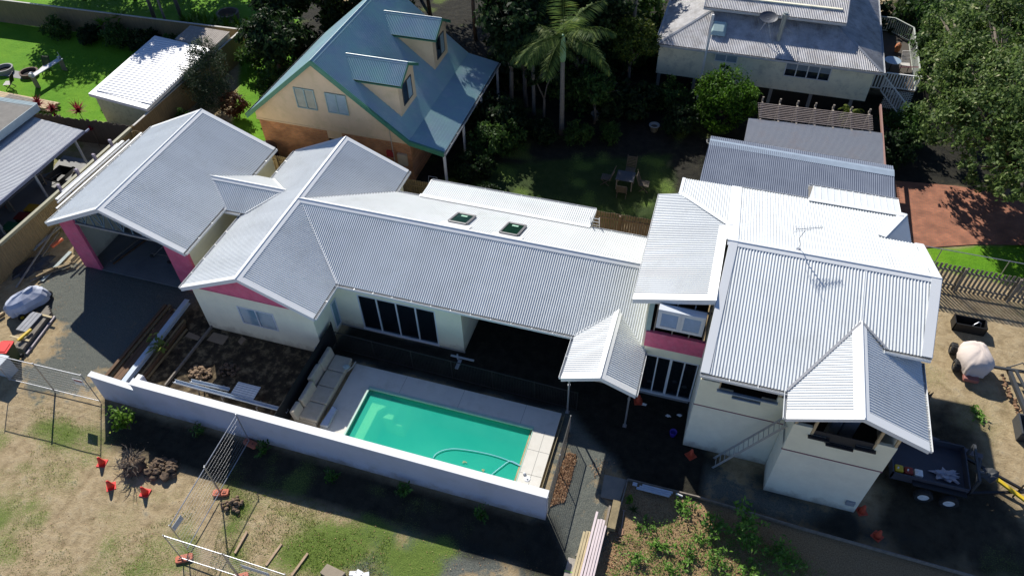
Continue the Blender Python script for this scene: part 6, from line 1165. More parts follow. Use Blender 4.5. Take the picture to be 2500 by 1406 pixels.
for b_ in ((x0,x1,y0,y0+.04,0,.5),(x0,x1,y1-.04,y1,0,.5),(x0,x0+.04,y0,y1,0,.5),(x1-.04,x1,y0,y1,0,.5),(x0,x1,y0,y1,0,.04)): mb.box(*b_)
t=thing('steel_crate','black open steel bucket attachment with pipes in it below the grey fence','crate',(13.2,27.1,0)); mb.build('crate_body',M_black,t); mb=MB(); mb.tube([(13.3,27.0,.1),(13.45,27.1,.4),(13.6,27.2,.5),(13.75,27.25,.4),(13.8,27.2,.1)],.025,8); mb.build('coil',M_galvs,t)
t=thing('trencher','dark chain trencher attachment lying on the right yard','attachment',(14.6,23.9,0)); mb=MB(); mb.bar((14.55,24.9,.35),(15.0,22.6,.25),.16,.16); mb.bar((13.8,24.7,.4),(15.3,24.8,.4),.1,.1); mb.tube([(14.6,24.9,.4),(15.0,25.0,.7),(15.3,24.6,.7),(15.2,24.3,.35)],.03,8); mb.bar((14.75,24.6,.55),(15.05,23.4,.55),.1,.08); mb.build('boom',mat('dark_steel',(.05,.055,.06),rough=.5),t)
mb=MB()
for i in range(16): p=Vector((14.35,24.5,.2)).lerp(Vector((14.8,22.5,.15)),i/15); mb.blob(p+Vector((rnd.uniform(-.1,.1),0,0)),.09,.08,.07,i,.5,1)
mb.build('muddy_chain',mat('muddy_brown',(.27,.16,.09),rough=1),t)
t=thing('steel_bucket','open dark steel bucket cut by the right edge of the photo','bucket',(15.0,21.8,0)); mb=MB()
for b_ in ((14.5,14.56,21.3,22.3,0,.55),(15.7,15.76,21.3,22.3,0,.55),(14.56,15.7,22.24,22.3,0,.55),(14.56,15.7,21.3,21.36,0,.4),(14.56,15.7,21.36,22.24,0,.05),(14.9,14.95,20.5,21.3,0,.4),(15.6,15.65,20.5,21.3,0,.4),(14.95,15.6,20.5,20.55,0,.4)): mb.box(*b_)
mb.build('bucket_body',mat('dark_steel',(.05,.055,.06)),t); mb=MB(); mb.rod((15.1,22.5,.2),(15.2,22.6,.6),.22,14); mb.build('drum',M_black,t)
# trailer
tr_=thing('trailer','black tandem axle box trailer in the shade of the right wing','trailer',(10.9,18.6,0)); rz=-.05
mb=MB()
x0,x1,y0,y1,zb_=9.35,12.1,17.75,19.75,.55
for b_ in ((x0,x1,y0,y1,zb_-.06,zb_),(x0,x1,y0,y0+.05,zb_,zb_+.35),(x0,x1,y1-.05,y1,zb_,zb_+.35),(x0,x0+.05,y0,y1,zb_,zb_+.35),(x1-.05,x1,y0,y1,zb_,zb_+.35)): mb.box(*b_)
mb.build('tray',mat('dark_trailer_steel',(.05,.053,.07),rough=.6),tr_)
mb=MB(); mb.box(10.1,12.0,17.5,17.73,.7,.74); mb.build('mudguard',M_black,tr_)
for x in (10.6,11.5):
    tyre(tr_,(x,17.42,.33),.33,.2,(0,-1,.0),M_white,k=.62)
    tyre(tr_,(x,19.95,.33),.33,.2,(0,1,.0),M_white,k=.62)
mb=MB(); mb.bar((12.1,17.9,.45),(14.3,18.6,.45),.09,.09); mb.bar((12.1,19.6,.45),(14.3,18.6,.45),.09,.09); mb.bar((14.2,18.6,.5),(14.7,18.6,.5),.08,.1); mb.rod((14.0,18.55,.0),(14.0,18.55,.9),.03,8); mb.build('drawbar',M_black,tr_)
mb=MB(); 
for a,b in (((12.2,17.9,.6),(12.2,17.9,1.4)),((12.2,19.5,.6),(12.2,19.5,1.4)),((12.2,17.9,1.4),(12.2,19.5,1.4)),((12.5,18.3,.5),(12.5,19.2,1.1)),((12.3,18.6,1.0),(13.2,18.9,.6))): mb.bar(a,b,.09,.09)
mb.blob((12.9,18.8,.7),.3,.25,.25,4,.5,2); mb.build('rack_frame',mat('dark_steel',(.05,.055,.06)),tr_)
mb=MB(); mb.bar((12.9,19.0,.6),(14.25,18.05,.55),.15,.1); tag(mb.build('yellow_beam',M_yellow,bevel=.015),'bright yellow steel beam lying across the trailer drawbar','beam')
for k,(x,mm,lb) in enumerate(((9.6,M_yellow,'yellow fuel can at the left end of the trailer'),(9.95,M_red,'dull red fuel can in the trailer between yellow and white ones'),(10.3,M_white,'white bottle standing in the trailer'))):
    t=thing('fuel_can',lb,'can',(x,18.0,.55)); mb=MB(); mb.box(x-.15,x+.15,17.88,18.18,.55,.9); mb.build('can_body',mm if k!=1 else mat('dull_red_plastic',(.25,.03,.02)),t,bevel=.04); mb=MB(); mb.rod((x-.06,18.0,.9),(x-.06,18.0,.97),.03,10); mb.build('cap',M_white,t)
mb=MB(); mb.blob((11.4,18.4,.62),.34,.2,.07,9,.9,3,3); tag(mb.build('plastic_bag',mat('crumpled_clear_plastic',(.4,.4,.46),rough=.3,bump=.8)),'crumpled white plastic sheet on the trailer tray','bag')
board((11.0,20.3),(13.0,19.9),.25,.06,.2,.25,mat('dull_mauve_board',(.12,.11,.12)),'dull grey board lying behind the trailer','loose_board','timber',None)
mb=MB(); p=Vector((10.75,22.1,0)); mb.add([(p.x,p.y,0),(p.x+.25,p.y-.1,0),(p.x+.25,p.y+.02,1.0)],[(0,1,2)]); mb.slab([p,p+Vector((.35,-.12,0)),p+Vector((.33,-.1,1.05))],(0,.03,0)); tag(mb.build('rusty_plate',M_rust),'upright rusty pointed steel plate at the shadow edge of the right yard','plate')

# ================================================================ VEGETATION
def cards(pts,nrm,size,seed=0,asp=.5,jit=.6,fold=.15):
    """numpy: a folded diamond leaf at each point; returns mesh arrays"""
    r_=np.random.RandomState(seed); n=len(pts); N_=nrm+r_.normal(0,jit,(n,3)); N_/=np.linalg.norm(N_,axis=1,keepdims=True)+1e-9
    a=r_.normal(0,1,(n,3)); a[:,2]-=.35; u=a-N_*np.sum(a*N_,1,keepdims=True); u/=np.linalg.norm(u,axis=1,keepdims=True)+1e-9; v=np.cross(N_,u)
    s=(size*r_.uniform(.65,1.3,(n,1))); P0=pts-u*s; P1=pts+v*s*asp+N_*s*fold; P2=pts+u*s; P3=pts-v*s*asp+N_*s*fold
    V=np.stack([P0,P1,P2,P3],1).reshape(-1,3); return V
def leafmesh(name,V,m_,parent=None,kind=None,world=True):
    me=bpy.data.meshes.new(name); n=len(V)//4; o=bpy.data.objects.new(name,me); C.objects.link(o)
    off=np.zeros(3)
    if parent is not None:
        o.parent=parent
        if world: off=np.array(parent.location)
    V=(V-off).astype(np.float32)
    me.vertices.add(len(V)); me.vertices.foreach_set('co',V.reshape(-1)); me.loops.add(n*4); me.loops.foreach_set('vertex_index',np.arange(n*4,dtype=np.int32)); me.polygons.add(n)
    me.polygons.foreach_set('loop_start',np.arange(n,dtype=np.int32)*4); me.polygons.foreach_set('loop_total',np.full(n,4,np.int32)); me.update(calc_edges=True); me.materials.append(m_); return o
def lobes_pts(lobes,n,seed,shell=.55,clump=1.0,cl=9):
    """points spread through ellipsoid lobes, gathered in clumps with gaps"""
    r_=np.random.RandomState(seed); vol=np.array([l[1][0]*l[1][1]*l[1][2] for l in lobes])**.8; w_=vol/vol.sum(); P=[];Nn=[]
    for (c,r),k in zip(lobes,(w_*n).astype(int)+1):
        nc=max(3,k//cl//3); d=r_.normal(0,1,(nc,3)); d/=np.linalg.norm(d,axis=1,keepdims=True); q=(shell+(1-shell)*r_.rand(nc,1)**.5)*(1+r_.normal(0,.1,(nc,1))); cc=d*q
        j=r_.randint(0,nc,k); p=cc[j]+r_.normal(0,.13*clump,(k,3)); nn=d[j]+r_.normal(0,.35,(k,3)); nn[:,2]+=.45
        P.append(p*np.array(r)+np.array(c)); Nn.append(nn)
    P=np.concatenate(P); Nn=np.concatenate(Nn); return P,Nn/(np.linalg.norm(Nn,axis=1,keepdims=True)+1e-9)
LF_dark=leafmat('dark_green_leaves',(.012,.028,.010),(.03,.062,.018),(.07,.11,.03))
LF_mid=leafmat('mid_green_leaves',(.03,.07,.015),(.07,.14,.03),(.15,.21,.05))
LF_olive=leafmat('olive_green_leaves',(.055,.10,.025),(.18,.26,.07),(.6,.6,.34),trans=.45)
LF_lime=leafmat('bright_lime_leaves',(.07,.15,.012),(.14,.27,.02),(.28,.38,.05),trans=.35)
LF_red=leafmat('red_cordyline_leaves',(.12,.018,.025),(.38,.045,.05),(.6,.25,.25),trans=.35)
LF_rust=leafmat('rusty_brown_leaves',(.06,.025,.015),(.16,.07,.035),(.22,.12,.06))
LF_palm=leafmat('palm_leaflets',(.06,.11,.03),(.16,.23,.05),(.42,.42,.1),trans=.4)
LF_dead=leafmat('fallen_dry_leaves',(.2,.1,.05),(.4,.24,.13),(.55,.42,.28),trans=.1)
def stems(base,lobes,r0,seed,n=3,name='trunk',parent=None,m_=None):
    r_=random.Random(seed); base=Vector(base); mb=MB(); tops=[Vector(l[0]) for l in lobes]; hub=base+Vector((r_.uniform(-.2,.2),r_.uniform(-.2,.2),(min(t.z for t in tops)-base.z)*.55))
    mb.tube([base,base.lerp(hub,.5)+Vector((r_.uniform(-.08,.08),r_.uniform(-.08,.08),0)),hub],r0,8,[r0,r0*.85,r0*.72])
    for t_ in tops:
        mid=hub.lerp(t_,.5)+Vector((r_.uniform(-.2,.2),r_.uniform(-.2,.2),r_.uniform(-.1,.3))); mb.tube([hub,mid,t_],r0*.5,6,[r0*.55,r0*.4,r0*.15])
        for k in range(n): d=Vector((r_.uniform(-1,1),r_.uniform(-1,1),r_.uniform(-.1,1))).normalized()*.9; mb.tube([mid.lerp(t_,.4),mid.lerp(t_,.6)+d*.5,t_+d],r0*.2,5,[r0*.22,r0*.14,r0*.05])
    return mb.build(name,m_ or M_bark,parent,smooth=True)
def tree(name,label,base,lobes,n,size,m_,r0,seed,group=None,cat='tree',asp=.5,shell=.55,clump=1.0):
    t=thing(name,label,cat,base,0,group); stems(base,lobes,r0,seed,parent=t); P,N_=lobes_pts(lobes,n,seed,shell,clump); leafmesh('crown',cards(P,N_,size,seed,asp),m_,t); return t
def auto_lobes(b,h,r,k,seed,squash=.6):
    r_=random.Random(seed); L_=[((b[0],b[1],h-r*squash),(r*.75,r*.75,r*squash))]
    for i in range(k): a=2*PI*i/k+r_.uniform(-.5,.5); q=r*r_.uniform(.4,.62); z=h-r*squash-r_.uniform(.0,.45)*h*.35; s=r*r_.uniform(.42,.62); L_.append(((b[0]+math.cos(a)*q,b[1]+math.sin(a)*q,z),(s,s,s*r_.uniform(.6,.9))))
    return L_
# --- big tree on the right
base=(16.2,38.2,0); L_=[((15.9,38.5,6.2),(3.5,3.3,2.0)),((11.4,40.3,4.6),(1.0,1.3,.8)),((12.6,46.8,5.2),(1.5,1.6,1.2)),((14.6,32.9,4.2),(1.1,1.1,.9)),((13.3,37.6,4.6),(2.2,2.2,1.7)),((13.0,41.2,5.2),(2.0,2.3,1.7)),((14.0,44.5,6.3),(2.4,2.5,2.0)),((15.5,34.8,4.6),(2.2,1.9,1.6)),((18.3,36,5.6),(2.5,2.6,2.2)),((18,41.5,7.0),(3.2,3.2,2.4)),((16.6,47,7.4),(3.2,2.8,2.3)),((12.1,39.2,3.4),(1.4,1.7,1.3)),((20,45,7.5),(3,3,2.5)),((13.8,34.9,3.6),(1.3,1.2,1.1)),((11.9,43.5,4.2),(1.2,1.6,1.3))]
tree('broadleaf_tree','large spreading olive green tree filling the top right corner of the photo',base,L_,62000,.115,LF_olive,.38,21,shell=.62,clump=.62)
tree('broadleaf_tree','bright green small tree against the raised deck balustrade',(12.9,49.5,0),[((12.9,49.5,2.6),(1.3,1.6,1.3)),((13.8,52,3.0),(1.5,1.6,1.5))],6000,.12,LF_mid,.12,22)
# --- palms
def palm(name,label,base,h,nf,fl,seed,r0=.16,shaft=None,m_=None,droop=1.0,cat='palm tree',group=None,leaf=.42,ll=26,wl=.022):
    b=Vector(base); t=thing(name,label,cat,b,0,group); r_=random.Random(seed); mb=MB(); k=9; top=b+Vector((r_.uniform(-.1,.1),0,h))
    mb.tube([b.lerp(top,i/k) for i in range(k+1)],r0,12,[r0*(1.35 if i==0 else 1.05-.25*i/k) for i in range(k+1)]); mb.build('trunk',mat('palm_trunk',(.22,.2,.17),rough=.9,col2=(.14,.12,.1),scale=10,stretch=(.3,.3,3)),t,smooth=True)
    if shaft: mb=MB(); mb.tube([top+Vector((0,0,z)) for z in (0,.3,.8,1.3,1.6)],.1,12,[r0*1.05,r0*1.25,r0*1.05,r0*.75,r0*.5]); mb.build('crownshaft',mat('pale_green_crownshaft',(.2,.36,.2),rough=.45),t,smooth=True); top=top+Vector((0,0,shaft))
    for f in range(nf):
        a=2*PI*f/nf*1.0+r_.uniform(-.25,.25); el=r_.uniform(.1,1.35) if f%3 else r_.uniform(-.25,.4); L1=fl*r_.uniform(.8,1.1); pts=[top]; d=Vector((math.cos(a)*math.cos(el),math.sin(a)*math.cos(el),math.sin(el))); ks=12; p=top.copy(); dirs=[]
        for i in range(ks): d=(d+Vector((0,0,-.13*droop*(i/ks+.35)))).normalized(); p=p+d*L1/ks; pts.append(p.copy()); dirs.append(d.copy())
        V=[]
        side=Vector((-math.sin(a),math.cos(a),0)); 
        for i in range(ll):
            q=.12+.88*i/ll; x=q*ks; j=min(int(x),ks-1); c_=pts[j].lerp(pts[j+1],x-j); dd=dirs[j]; ln=leaf*math.sin(PI*(.12+.86*q))**.6*r_.uniform(.85,1.1)
            for s_ in (-1,1):
                v=(side*s_*1.0+dd*.55+Vector((0,0,-.45*droop-r_.uniform(0,.3)))).normalized(); e=c_+v*ln; w_=dd*wl; m0=c_+v*ln*.5+Vector((0,0,.03)); V+=[c_-w_*.5,m0-w_,e,m0+w_]
        V=np.array([tuple(v) for v in V]); o=leafmesh('frond',V,m_ or LF_palm,t)
        bm=bmesh.new(); bm.from_mesh(o.data); n0=len(bm.verts)
        rr=[.028*(1-.85*i/ks) for i in range(ks+1)]; prev=None
        for i,pp in enumerate(pts):
            pl_=pp-b; ring_=[bm.verts.new(pl_+side*rr[i]*c1+Vector((0,0,1))*rr[i]*c2) for c1,c2 in ((1,0),(0,1),(-1,0),(0,-1))]
            if prev:
                for q in range(4): bm.faces.new((prev[q],prev[(q+1)%4],ring_[(q+1)%4],ring_[q]))
            prev=ring_
        bm.to_mesh(o.data); bm.free()
    return t
palm('king_palm','tall palm with green crownshaft and arching fronds in the dark central garden',(-8.58,37.2,0),4.9,16,3.5,31,.15,1.5,leaf=.9,ll=44,wl=.026)
palm('king_palm','smaller palm crown left of the tall palm in the central garden',(-10.8,38.8,0),5.0,12,3.4,32,.11,.8,leaf=.6,ll=28,wl=.026)
palm('king_palm','palm fronds cut by the top edge above the weatherboard house roof corner',(-6.0,45.5,0),6.6,12,3.4,33,.13,.8,leaf=.65)
palm('fan_palm','dark palm rising behind the deck at the top of the photo',(11.0,55.5,0),3.4,12,2.3,35,.14,0,m_=leafmat('yellow_green_palm',(.07,.11,.015),(.15,.2,.03),(.3,.32,.06)),leaf=.6)
palm('fan_palm','palm at the top right corner above the large tree',(19.5,52.5,0),6.5,12,2.6,36,.14,0,leaf=.6)
palm('yucca_palm','small round grass headed palm in front of the weatherboard house',(7.75,41.2,0),1.75,44,1.0,37,.06,0,m_=leafmat('golden_green_strap',(.1,.15,.02),(.22,.27,.05),(.4,.36,.1)),droop=2.2,leaf=.14,ll=12,wl=.03,cat='palm')
palm('shadow_palm','slender palm behind the back fence of the green lawn',(-39.6,41.6,0),5.6,9,1.9,38,.09,.5,leaf=.5)
# --- centre and background trees
bgt=[(-13.5,43.5,10.5,3.2,0),(-12.5,45.6,11,3.2,1),(-17.5,47,12,3.8,0),(-22,49.5,12,4,1),(-27.5,49,9.5,3.4,0),(-7.5,50.5,7.5,2.4,1),(-13,53,12.5,4,0),(-18,55,13,4.2,1),(-30.2,42.5,5.2,2.3,1),(-28.5,38.5,4.6,2.2,0),(-28.8,45.8,6.5,2.6,0),(-11.4,41.0,7,2.3,1),(-12.3,38.6,8,2.2,0),(-8.6,43.6,7.5,2.4,0),(-15,50,12,3.6,1),(-11.5,39.5,6,1.8,0),(-25,47,8,3,0),(-24.5,53,11,4,1),(-8.6,41.5,5.5,2.0,0)]
bgt+=[(-53,50,9,3.6,0),(-47.5,51,9,3.6,0),(-42,51.5,9,3.4,0),(-41.5,42.6,8.5,2.2,0),(-39.9,43.6,8,2.2,0),(-46,46,9,3.4,0),(-42.5,48,9.5,3.4,0),(-50,45,9,3.4,0),(-38.5,51.5,7,2.6,0)]
lab=['dark tall tree behind the veranda of the green roofed house','dark tall tree above the king palm at the top of the photo','dark tree at the top edge behind the green dormers','dark tree behind the green ridge at the top edge','dense dark tree left of the green roofed house at the top edge','dark tree at the top beside the weatherboard roof','tall dark tree at the back of the central garden','tall dark tree furthest back behind the green house','dark bushy tree beside the strappy lawn border','dark bushy tree on the sunlit lawn left of the green roofed house','dark bushy tree between the round planter and the green roof','dark dense tree between the veranda and the tall palm','dark tree hugging the middle veranda posts','dark tree directly above the tall palm','tall dark tree behind the far end of the veranda','slim dark tree just left of the tall palm','dark tree behind the round planter lawn','tall dark tree at the top edge left of the green ridge','low dark tree filling the gap behind the tall palm','tree far beyond the top left corner fence','tree beyond the lawn fence, second row left','tree beyond the lawn fence, second row right','tree with a slim leaning trunk left of the fan leaved plant','tree with a slim trunk right of the fan leaved plant','tree beyond the back fence at the top left','tree at the top edge beyond the lawn fence, middle','tree beyond the far left end of the lawn fence','tree at the top edge behind the strappy plants']
for k,(x,y,h,r,c) in enumerate(bgt):
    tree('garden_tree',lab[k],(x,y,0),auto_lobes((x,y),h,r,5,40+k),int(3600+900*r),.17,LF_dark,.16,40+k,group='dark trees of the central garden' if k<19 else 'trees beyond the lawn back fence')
tree('garden_tree','yellow green sunlit tree left of the weatherboard house',(-5.6,42.8,0),auto_lobes((-5.6,42.8),5.2,1.7,5,61),9000,.1,leafmat('yellow_green_leaves',(.04,.07,.012),(.11,.15,.02),(.24,.24,.05)),.12,61)
tree('garden_tree','bright green sunlit bushy tree left of the slatted pergola',(.7,40.6,0),[((.6,40.6,2.5),(1.5,1.4,1.1)),((1.5,40.2,2.1),(1.0,1.0,.9)),((-.2,41,2.2),(1.0,1.0,.9)),((.4,39.7,1.4),(1.3,1.0,.9)),((.2,41.3,3.3),(.35,.35,.5))],9500,.095,leafmat('fresh_green_leaves',(.03,.08,.008),(.09,.2,.015),(.2,.36,.04)),.1,62)
tree('garden_tree','shaded tree with pale branches beside the tall palm',(-6.9,38.8,0),auto_lobes((-6.9,38.8),3.6,1.3,4,63),2600,.11,LF_mid,.1,63)
tree('garden_tree','forked bare trunk tree left of the tall palm',(-9.9,37.9,0),[((-10.6,38.0,3.2),(.5,.5,.5)),((-9.4,38.2,3.6),(.5,.5,.5))],500,.12,LF_dark,.1,64)
tree('garden_tree','feathery dark conifer like tree with pale twigs right of the white shed',(-30.9,34.6,0),[((-31.2,34.4,2.2),(1.5,1.3,1.3)),((-30.4,33.6,1.5),(1.3,1.2,1.1)),((-31.4,35.2,3.1),(1.1,1.0,.9)),((-30.9,34.9,3.7),(.6,.6,.6))],9500,.085,leafmat('grey_green_leaves',(.018,.038,.018),(.05,.075,.04),(.16,.17,.13)),.1,65,asp=.25)
tree('garden_shrub','rust coloured shrub beside the dark conifer like tree',(-29.0,33.4,0),[((-29.0,33.4,1.0),(.8,.75,.7))],1500,.09,LF_rust,.05,66,cat='shrub')
# understorey shrubs, copied
M_sh=[]
for q,(mm,n,s) in enumerate(((LF_dark,2600,.13),(LF_mid,2200,.11))):
    t=thing('garden_shrub','','shrub',(0,0,0),0,'dark shrubs of the central garden'); Lq=[((0,0,.9),(1.1,1.0,.8)),((.6,.4,.7),(.7,.7,.6)),((-.6,-.2,.65),(.7,.7,.6))]; stems((0,0,0),Lq,.05,70+q,parent=t); P,N_=lobes_pts(Lq,n,70+q); leafmesh('foliage',cards(P,N_,s,70+q),mm,t); M_sh.append(t)
spots=[(-12.4,31.5,.9,'below the veranda edge'),(-12.2,33.8,1.1,'beside the middle veranda post'),(-12.3,36.4,1.3,'near the far end of the veranda'),(-11.2,34.7,.9,'two metres in from the veranda'),(-9.6,36.2,.7,'at the foot of the tall palm, left side'),(-7.4,36.6,.7,'at the foot of the tall palm, right side'),(-6.4,40.5,1.3,'behind the pots and the palm'),(-8.2,40.2,1.4,'directly behind the tall palm'),(-4.5,40.6,1.1,'behind the small white pot'),(-2.6,41.6,1.0,'against the wall of the weatherboard house, left end'),(-1.6,39.3,.9,'between the yard table and the bright bush'),(-5.6,37.3,.6,'on the garden bed edge right of the palm'),(-10.9,29.9,.6,'by the paling fence, left'),(-8.0,29.6,.5,'by the paling fence, middle'),(-5.7,29.4,.45,'by the paling fence, right'),(-27.2,36.2,1.2,'left of the green eave, nearest'),(-27.0,40.5,1.4,'left of the green eave, further'),(-30.4,39.5,1.2,'beside the slatted lean-to'),(-26.8,44.5,1.5,'behind the green house corner'),(-31.5,31.6,.6,'against the shed side fence'),(10.6,39.6,1.0,'between the slatted pergola and the large tree'),(11.3,42.0,1.1,'at the foot of the deck stairs'),(-13.6,41.2,1.3,'behind the veranda at the top, nearest'),(-12.6,43.4,1.4,'behind the veranda at the top, second'),(-13.8,45.8,1.5,'beyond the far veranda corner'),(-11.4,45.0,1.4,'between the far veranda corner and the tall palm'),(-11.9,47.9,1.6,'at the top edge above the veranda'),(-9.4,45.6,1.4,'behind the tall palm at the top'),(-8.0,47.8,1.6,'at the top edge above the tall palm'),(-6.3,45.8,1.3,'beside the yellow green tree'),(-4.9,47.6,1.4,'against the left side of the weatherboard roof'),(-5.6,50.0,1.7,'at the top edge left of the weatherboard roof'),(-9.8,50.5,1.9,'at the top edge between the palms'),(-26.2,48.6,1.7,'at the top edge left of the green ridge'),(-23.9,46.0,1.6,'behind the green ridge at the top'),(-29.6,48.5,1.5,'beyond the round planter'),(-22.5,43.6,1.6,'hidden behind the green ridge left side'),(12.5,54.5,1.8,'behind the deck at the top edge'),(10.2,53.9,1.4,'at the far corner of the deck'),(14.8,50.5,1.8,'behind the deck balustrade right side'),(18.0,33.0,1.2,'under the right side of the large tree'),(-47.5,39.2,.8,'along the lawn back fence, first from left'),(-44.8,39.3,.7,'along the lawn back fence, second from left'),(-42.4,39.3,.9,'along the lawn back fence, third from left'),(-40.0,39.4,.8,'along the lawn back fence, fourth from left'),(-37.9,39.4,.7,'along the lawn back fence near the shed'),(-37.9,32.6,.45,'against the left wall of the white shed'),(-37.7,34.4,.4,'against the left wall of the white shed, further back')]
used=[0,0]
for k,(x,y,s,w_) in enumerate(spots):
    q=k%2; src=M_sh[q]; lb='dark leafy shrub '+w_ if not q else 'mid green shrub '+w_
    if not used[q]: o=src; used[q]=1; o.location=(x,y,0); o['label']=lb; o.rotation_euler=(0,0,k); o.scale=(s,s,s*1.1)
    else: o=dup(src,(x,y,0),k*1.3,lb,(s,s,s*1.1))
# --- rosette plants
def rosette(name,label,c,n,L1,wd,m_,seed,h=0.,up=.6,droop=.8,cat='plant',group=None,stem=.03,seg=4):
    t=thing(name,label,cat,c,0,group); r_=random.Random(seed); V=[]; c=Vector(c)
    if h: mb=MB(); mb.tube([c,c+Vector((.03,0,h*.5)),c+Vector((0,0,h))],stem,7,[stem,stem*.8,stem*.6]); mb.build('stem',M_bark,t)
    mb=MB()
    for i in range(n):
        a=r_.uniform(0,2*PI); el=r_.uniform(.15,1.4)*up+.1; d=Vector((math.cos(a)*math.cos(el),math.sin(a)*math.cos(el),math.sin(el))); s=Vector((-math.sin(a),math.cos(a),0)); p=c+Vector((0,0,h-r_.uniform(0,.15)*bool(h))); L_=L1*r_.uniform(.7,1.15); vs=[]
        for k in range(seg+1):
            q=k/seg; w_=wd*(.45+.9*math.sin(PI*min(q+.15,1)))*(1-q*.85) ; vs+=[p-s*w_,p+s*w_]; d=(d+Vector((0,0,-droop*.28))).normalized(); p=p+d*L_/seg
        mb.add(vs,[(2*k,2*k+1,2*k+3,2*k+2) for k in range(seg)])
    mb.build('leaves',m_,t); return t
for k,(x,y,h,s,lb) in enumerate(((-40.0,29.3,1.75,.5,'red cordyline nearest the sleeper stack'),(-38.9,29.2,1.6,.45,'red cordyline behind the grey house roof corner'),(-38.6,28.9,1.2,.4,'low red and orange cordyline against the old fence'),(-37.0,29.3,1.75,.62,'largest red cordyline between the old fence and lawn'),(-38.0,28.5,1.1,.3,'small pink cordyline in front of the old fence'),(-43.8,30.2,.5,.35,'red cordyline behind the left end of the sleeper stack'))):
    rosette('cordyline',lb,(x,y,0),60,s*1.15,.05,LF_red,80+k,h,1.0,.5,group='red cordylines along the old fence')
rosette('cordyline','small bright pink cordyline left of the carport gutter end',(-35.6,28.4,0),26,.28,.04,leafmat('bright_pink_leaves',(.3,.02,.04),(.6,.04,.08)),90,1.3,1,.5)
rosette('agave','spiky pale green yucca behind the paling fence beside the pipe rack',(-33.6,25.9,0),60,.62,.028,leafmat('pale_yucca_leaves',(.1,.17,.05),(.28,.36,.15),(.5,.52,.35)),91,.25,1.1,.3)
rosette('agave','spiky grass clump beside the carport post',(-33.4,22.2,0),60,.55,.02,LF_mid,92,.1,1.1,.5)
rosette('agave','dark spiky clump behind the white shed on the lawn',(-39.0,35.6,0),40,.7,.02,LF_mid,93,.1,1.2,.3)
M_strap=LF_lime
for k in range(13):
    x=-39.5+k*.4+rnd.uniform(-.15,.15); y=42.7+rnd.uniform(0,1.5)
    rosette('strap_plant','bright green strap leaved plant behind the back fence, number '+'one two three four five six seven eight nine ten eleven twelve thirteen'.split()[k]+' from the left',(x,y,0),40,.85,.06,M_strap,100+k,0.35,1.1,.6,group='bright strap leaved plants behind the back fence')
rosette('fan_plant','bright yellow green fan leaved plant poking over the back fence',(-42.6,40.6,0),26,1.0,.09,M_strap,120,1.6,.9,.6)
rosette('fan_plant','second yellow green fan leaved plant poking over the back fence',(-43.8,39.9,0),16,.8,.08,M_strap,121,1.3,.9,.6)
t=tree('hedge_bush','clipped yellow green bush hanging over the paling fence at the left edge',(-34.2,17.5,0),[((-33.5,17.6,1.75),(.75,.8,.55)),((-33.9,16.6,1.8),(.7,.7,.5))],5000,.07,leafmat('golden_leaves',(.07,.1,.012),(.17,.21,.03),(.35,.36,.06)),.08,122,cat='bush')
# plants along the white wall
M_wallp=leafmat('glossy_dark_leaves',(.03,.08,.012),(.07,.17,.02),(.14,.28,.04),rough=.3,trans=.2)
def seedling(name,label,c,h,n,sz,m_,seed,group=None,br=7,spread=.35):
    c=Vector(c); t=thing(name,label,'plant',c,0,group); r_=random.Random(seed); mb=MB(); P=[];N_=[]
    for i in range(br):
        a=r_.uniform(0,2*PI); e=c+Vector((math.cos(a)*spread*r_.uniform(.3,1),math.sin(a)*spread*r_.uniform(.3,1),h*r_.uniform(.5,1))); mb.tube([c,c.lerp(e,.5)+Vector((0,0,h*.12)),e],.01,5,[.014,.01,.006])
        for k in range(n): q=r_.uniform(.35,1.05); p=c.lerp(e,q)+Vector((r_.gauss(0,sz*.9),r_.gauss(0,sz*.9),r_.gauss(0,sz*.5)+h*.06)); P.append(tuple(p)); N_.append((r_.gauss(0,.35),r_.gauss(0,.35),1))
    mb.build('stem',M_bark,t); leafmesh('leaves',cards(np.array(P),np.array(N_),sz,seed,.42,.45),m_,t); return t
seedling('garden_plant','sunlit glossy green plant below the left end of the white wall',(-20.823,11.567,0),1.35,26,.1,LF_lime,130,br=13,spread=.5)
for k,(p,lb) in enumerate((((-17.801,12.195,0),'shaded plant at the wall foot, left of the mesh fence'),((-14.749,12.149,0),'shaded plant at the wall foot where the mesh fence meets it'),((-11.521,11.891,0),'shaded plant at the wall foot below the pool steps'),((-8.593,12.062,0),'shaded plant at the wall foot below the pool middle'),((-5.31,12.011,0),'shaded plant at the wall foot, nearest its right end'))):
    seedling('garden_plant',lb,p,.55,14,.085,M_wallp,131+k,'plants along the foot of the white wall',8,.33)
seedling('garden_plant','banana like yellow green plant beside the steel beam in the courtyard',(-21.87,15.528,0),1.0,6,.2,leafmat('yellow_green_banana',(.1,.16,.03),(.25,.32,.07),(.4,.42,.15)),140,br=7,spread=.5)
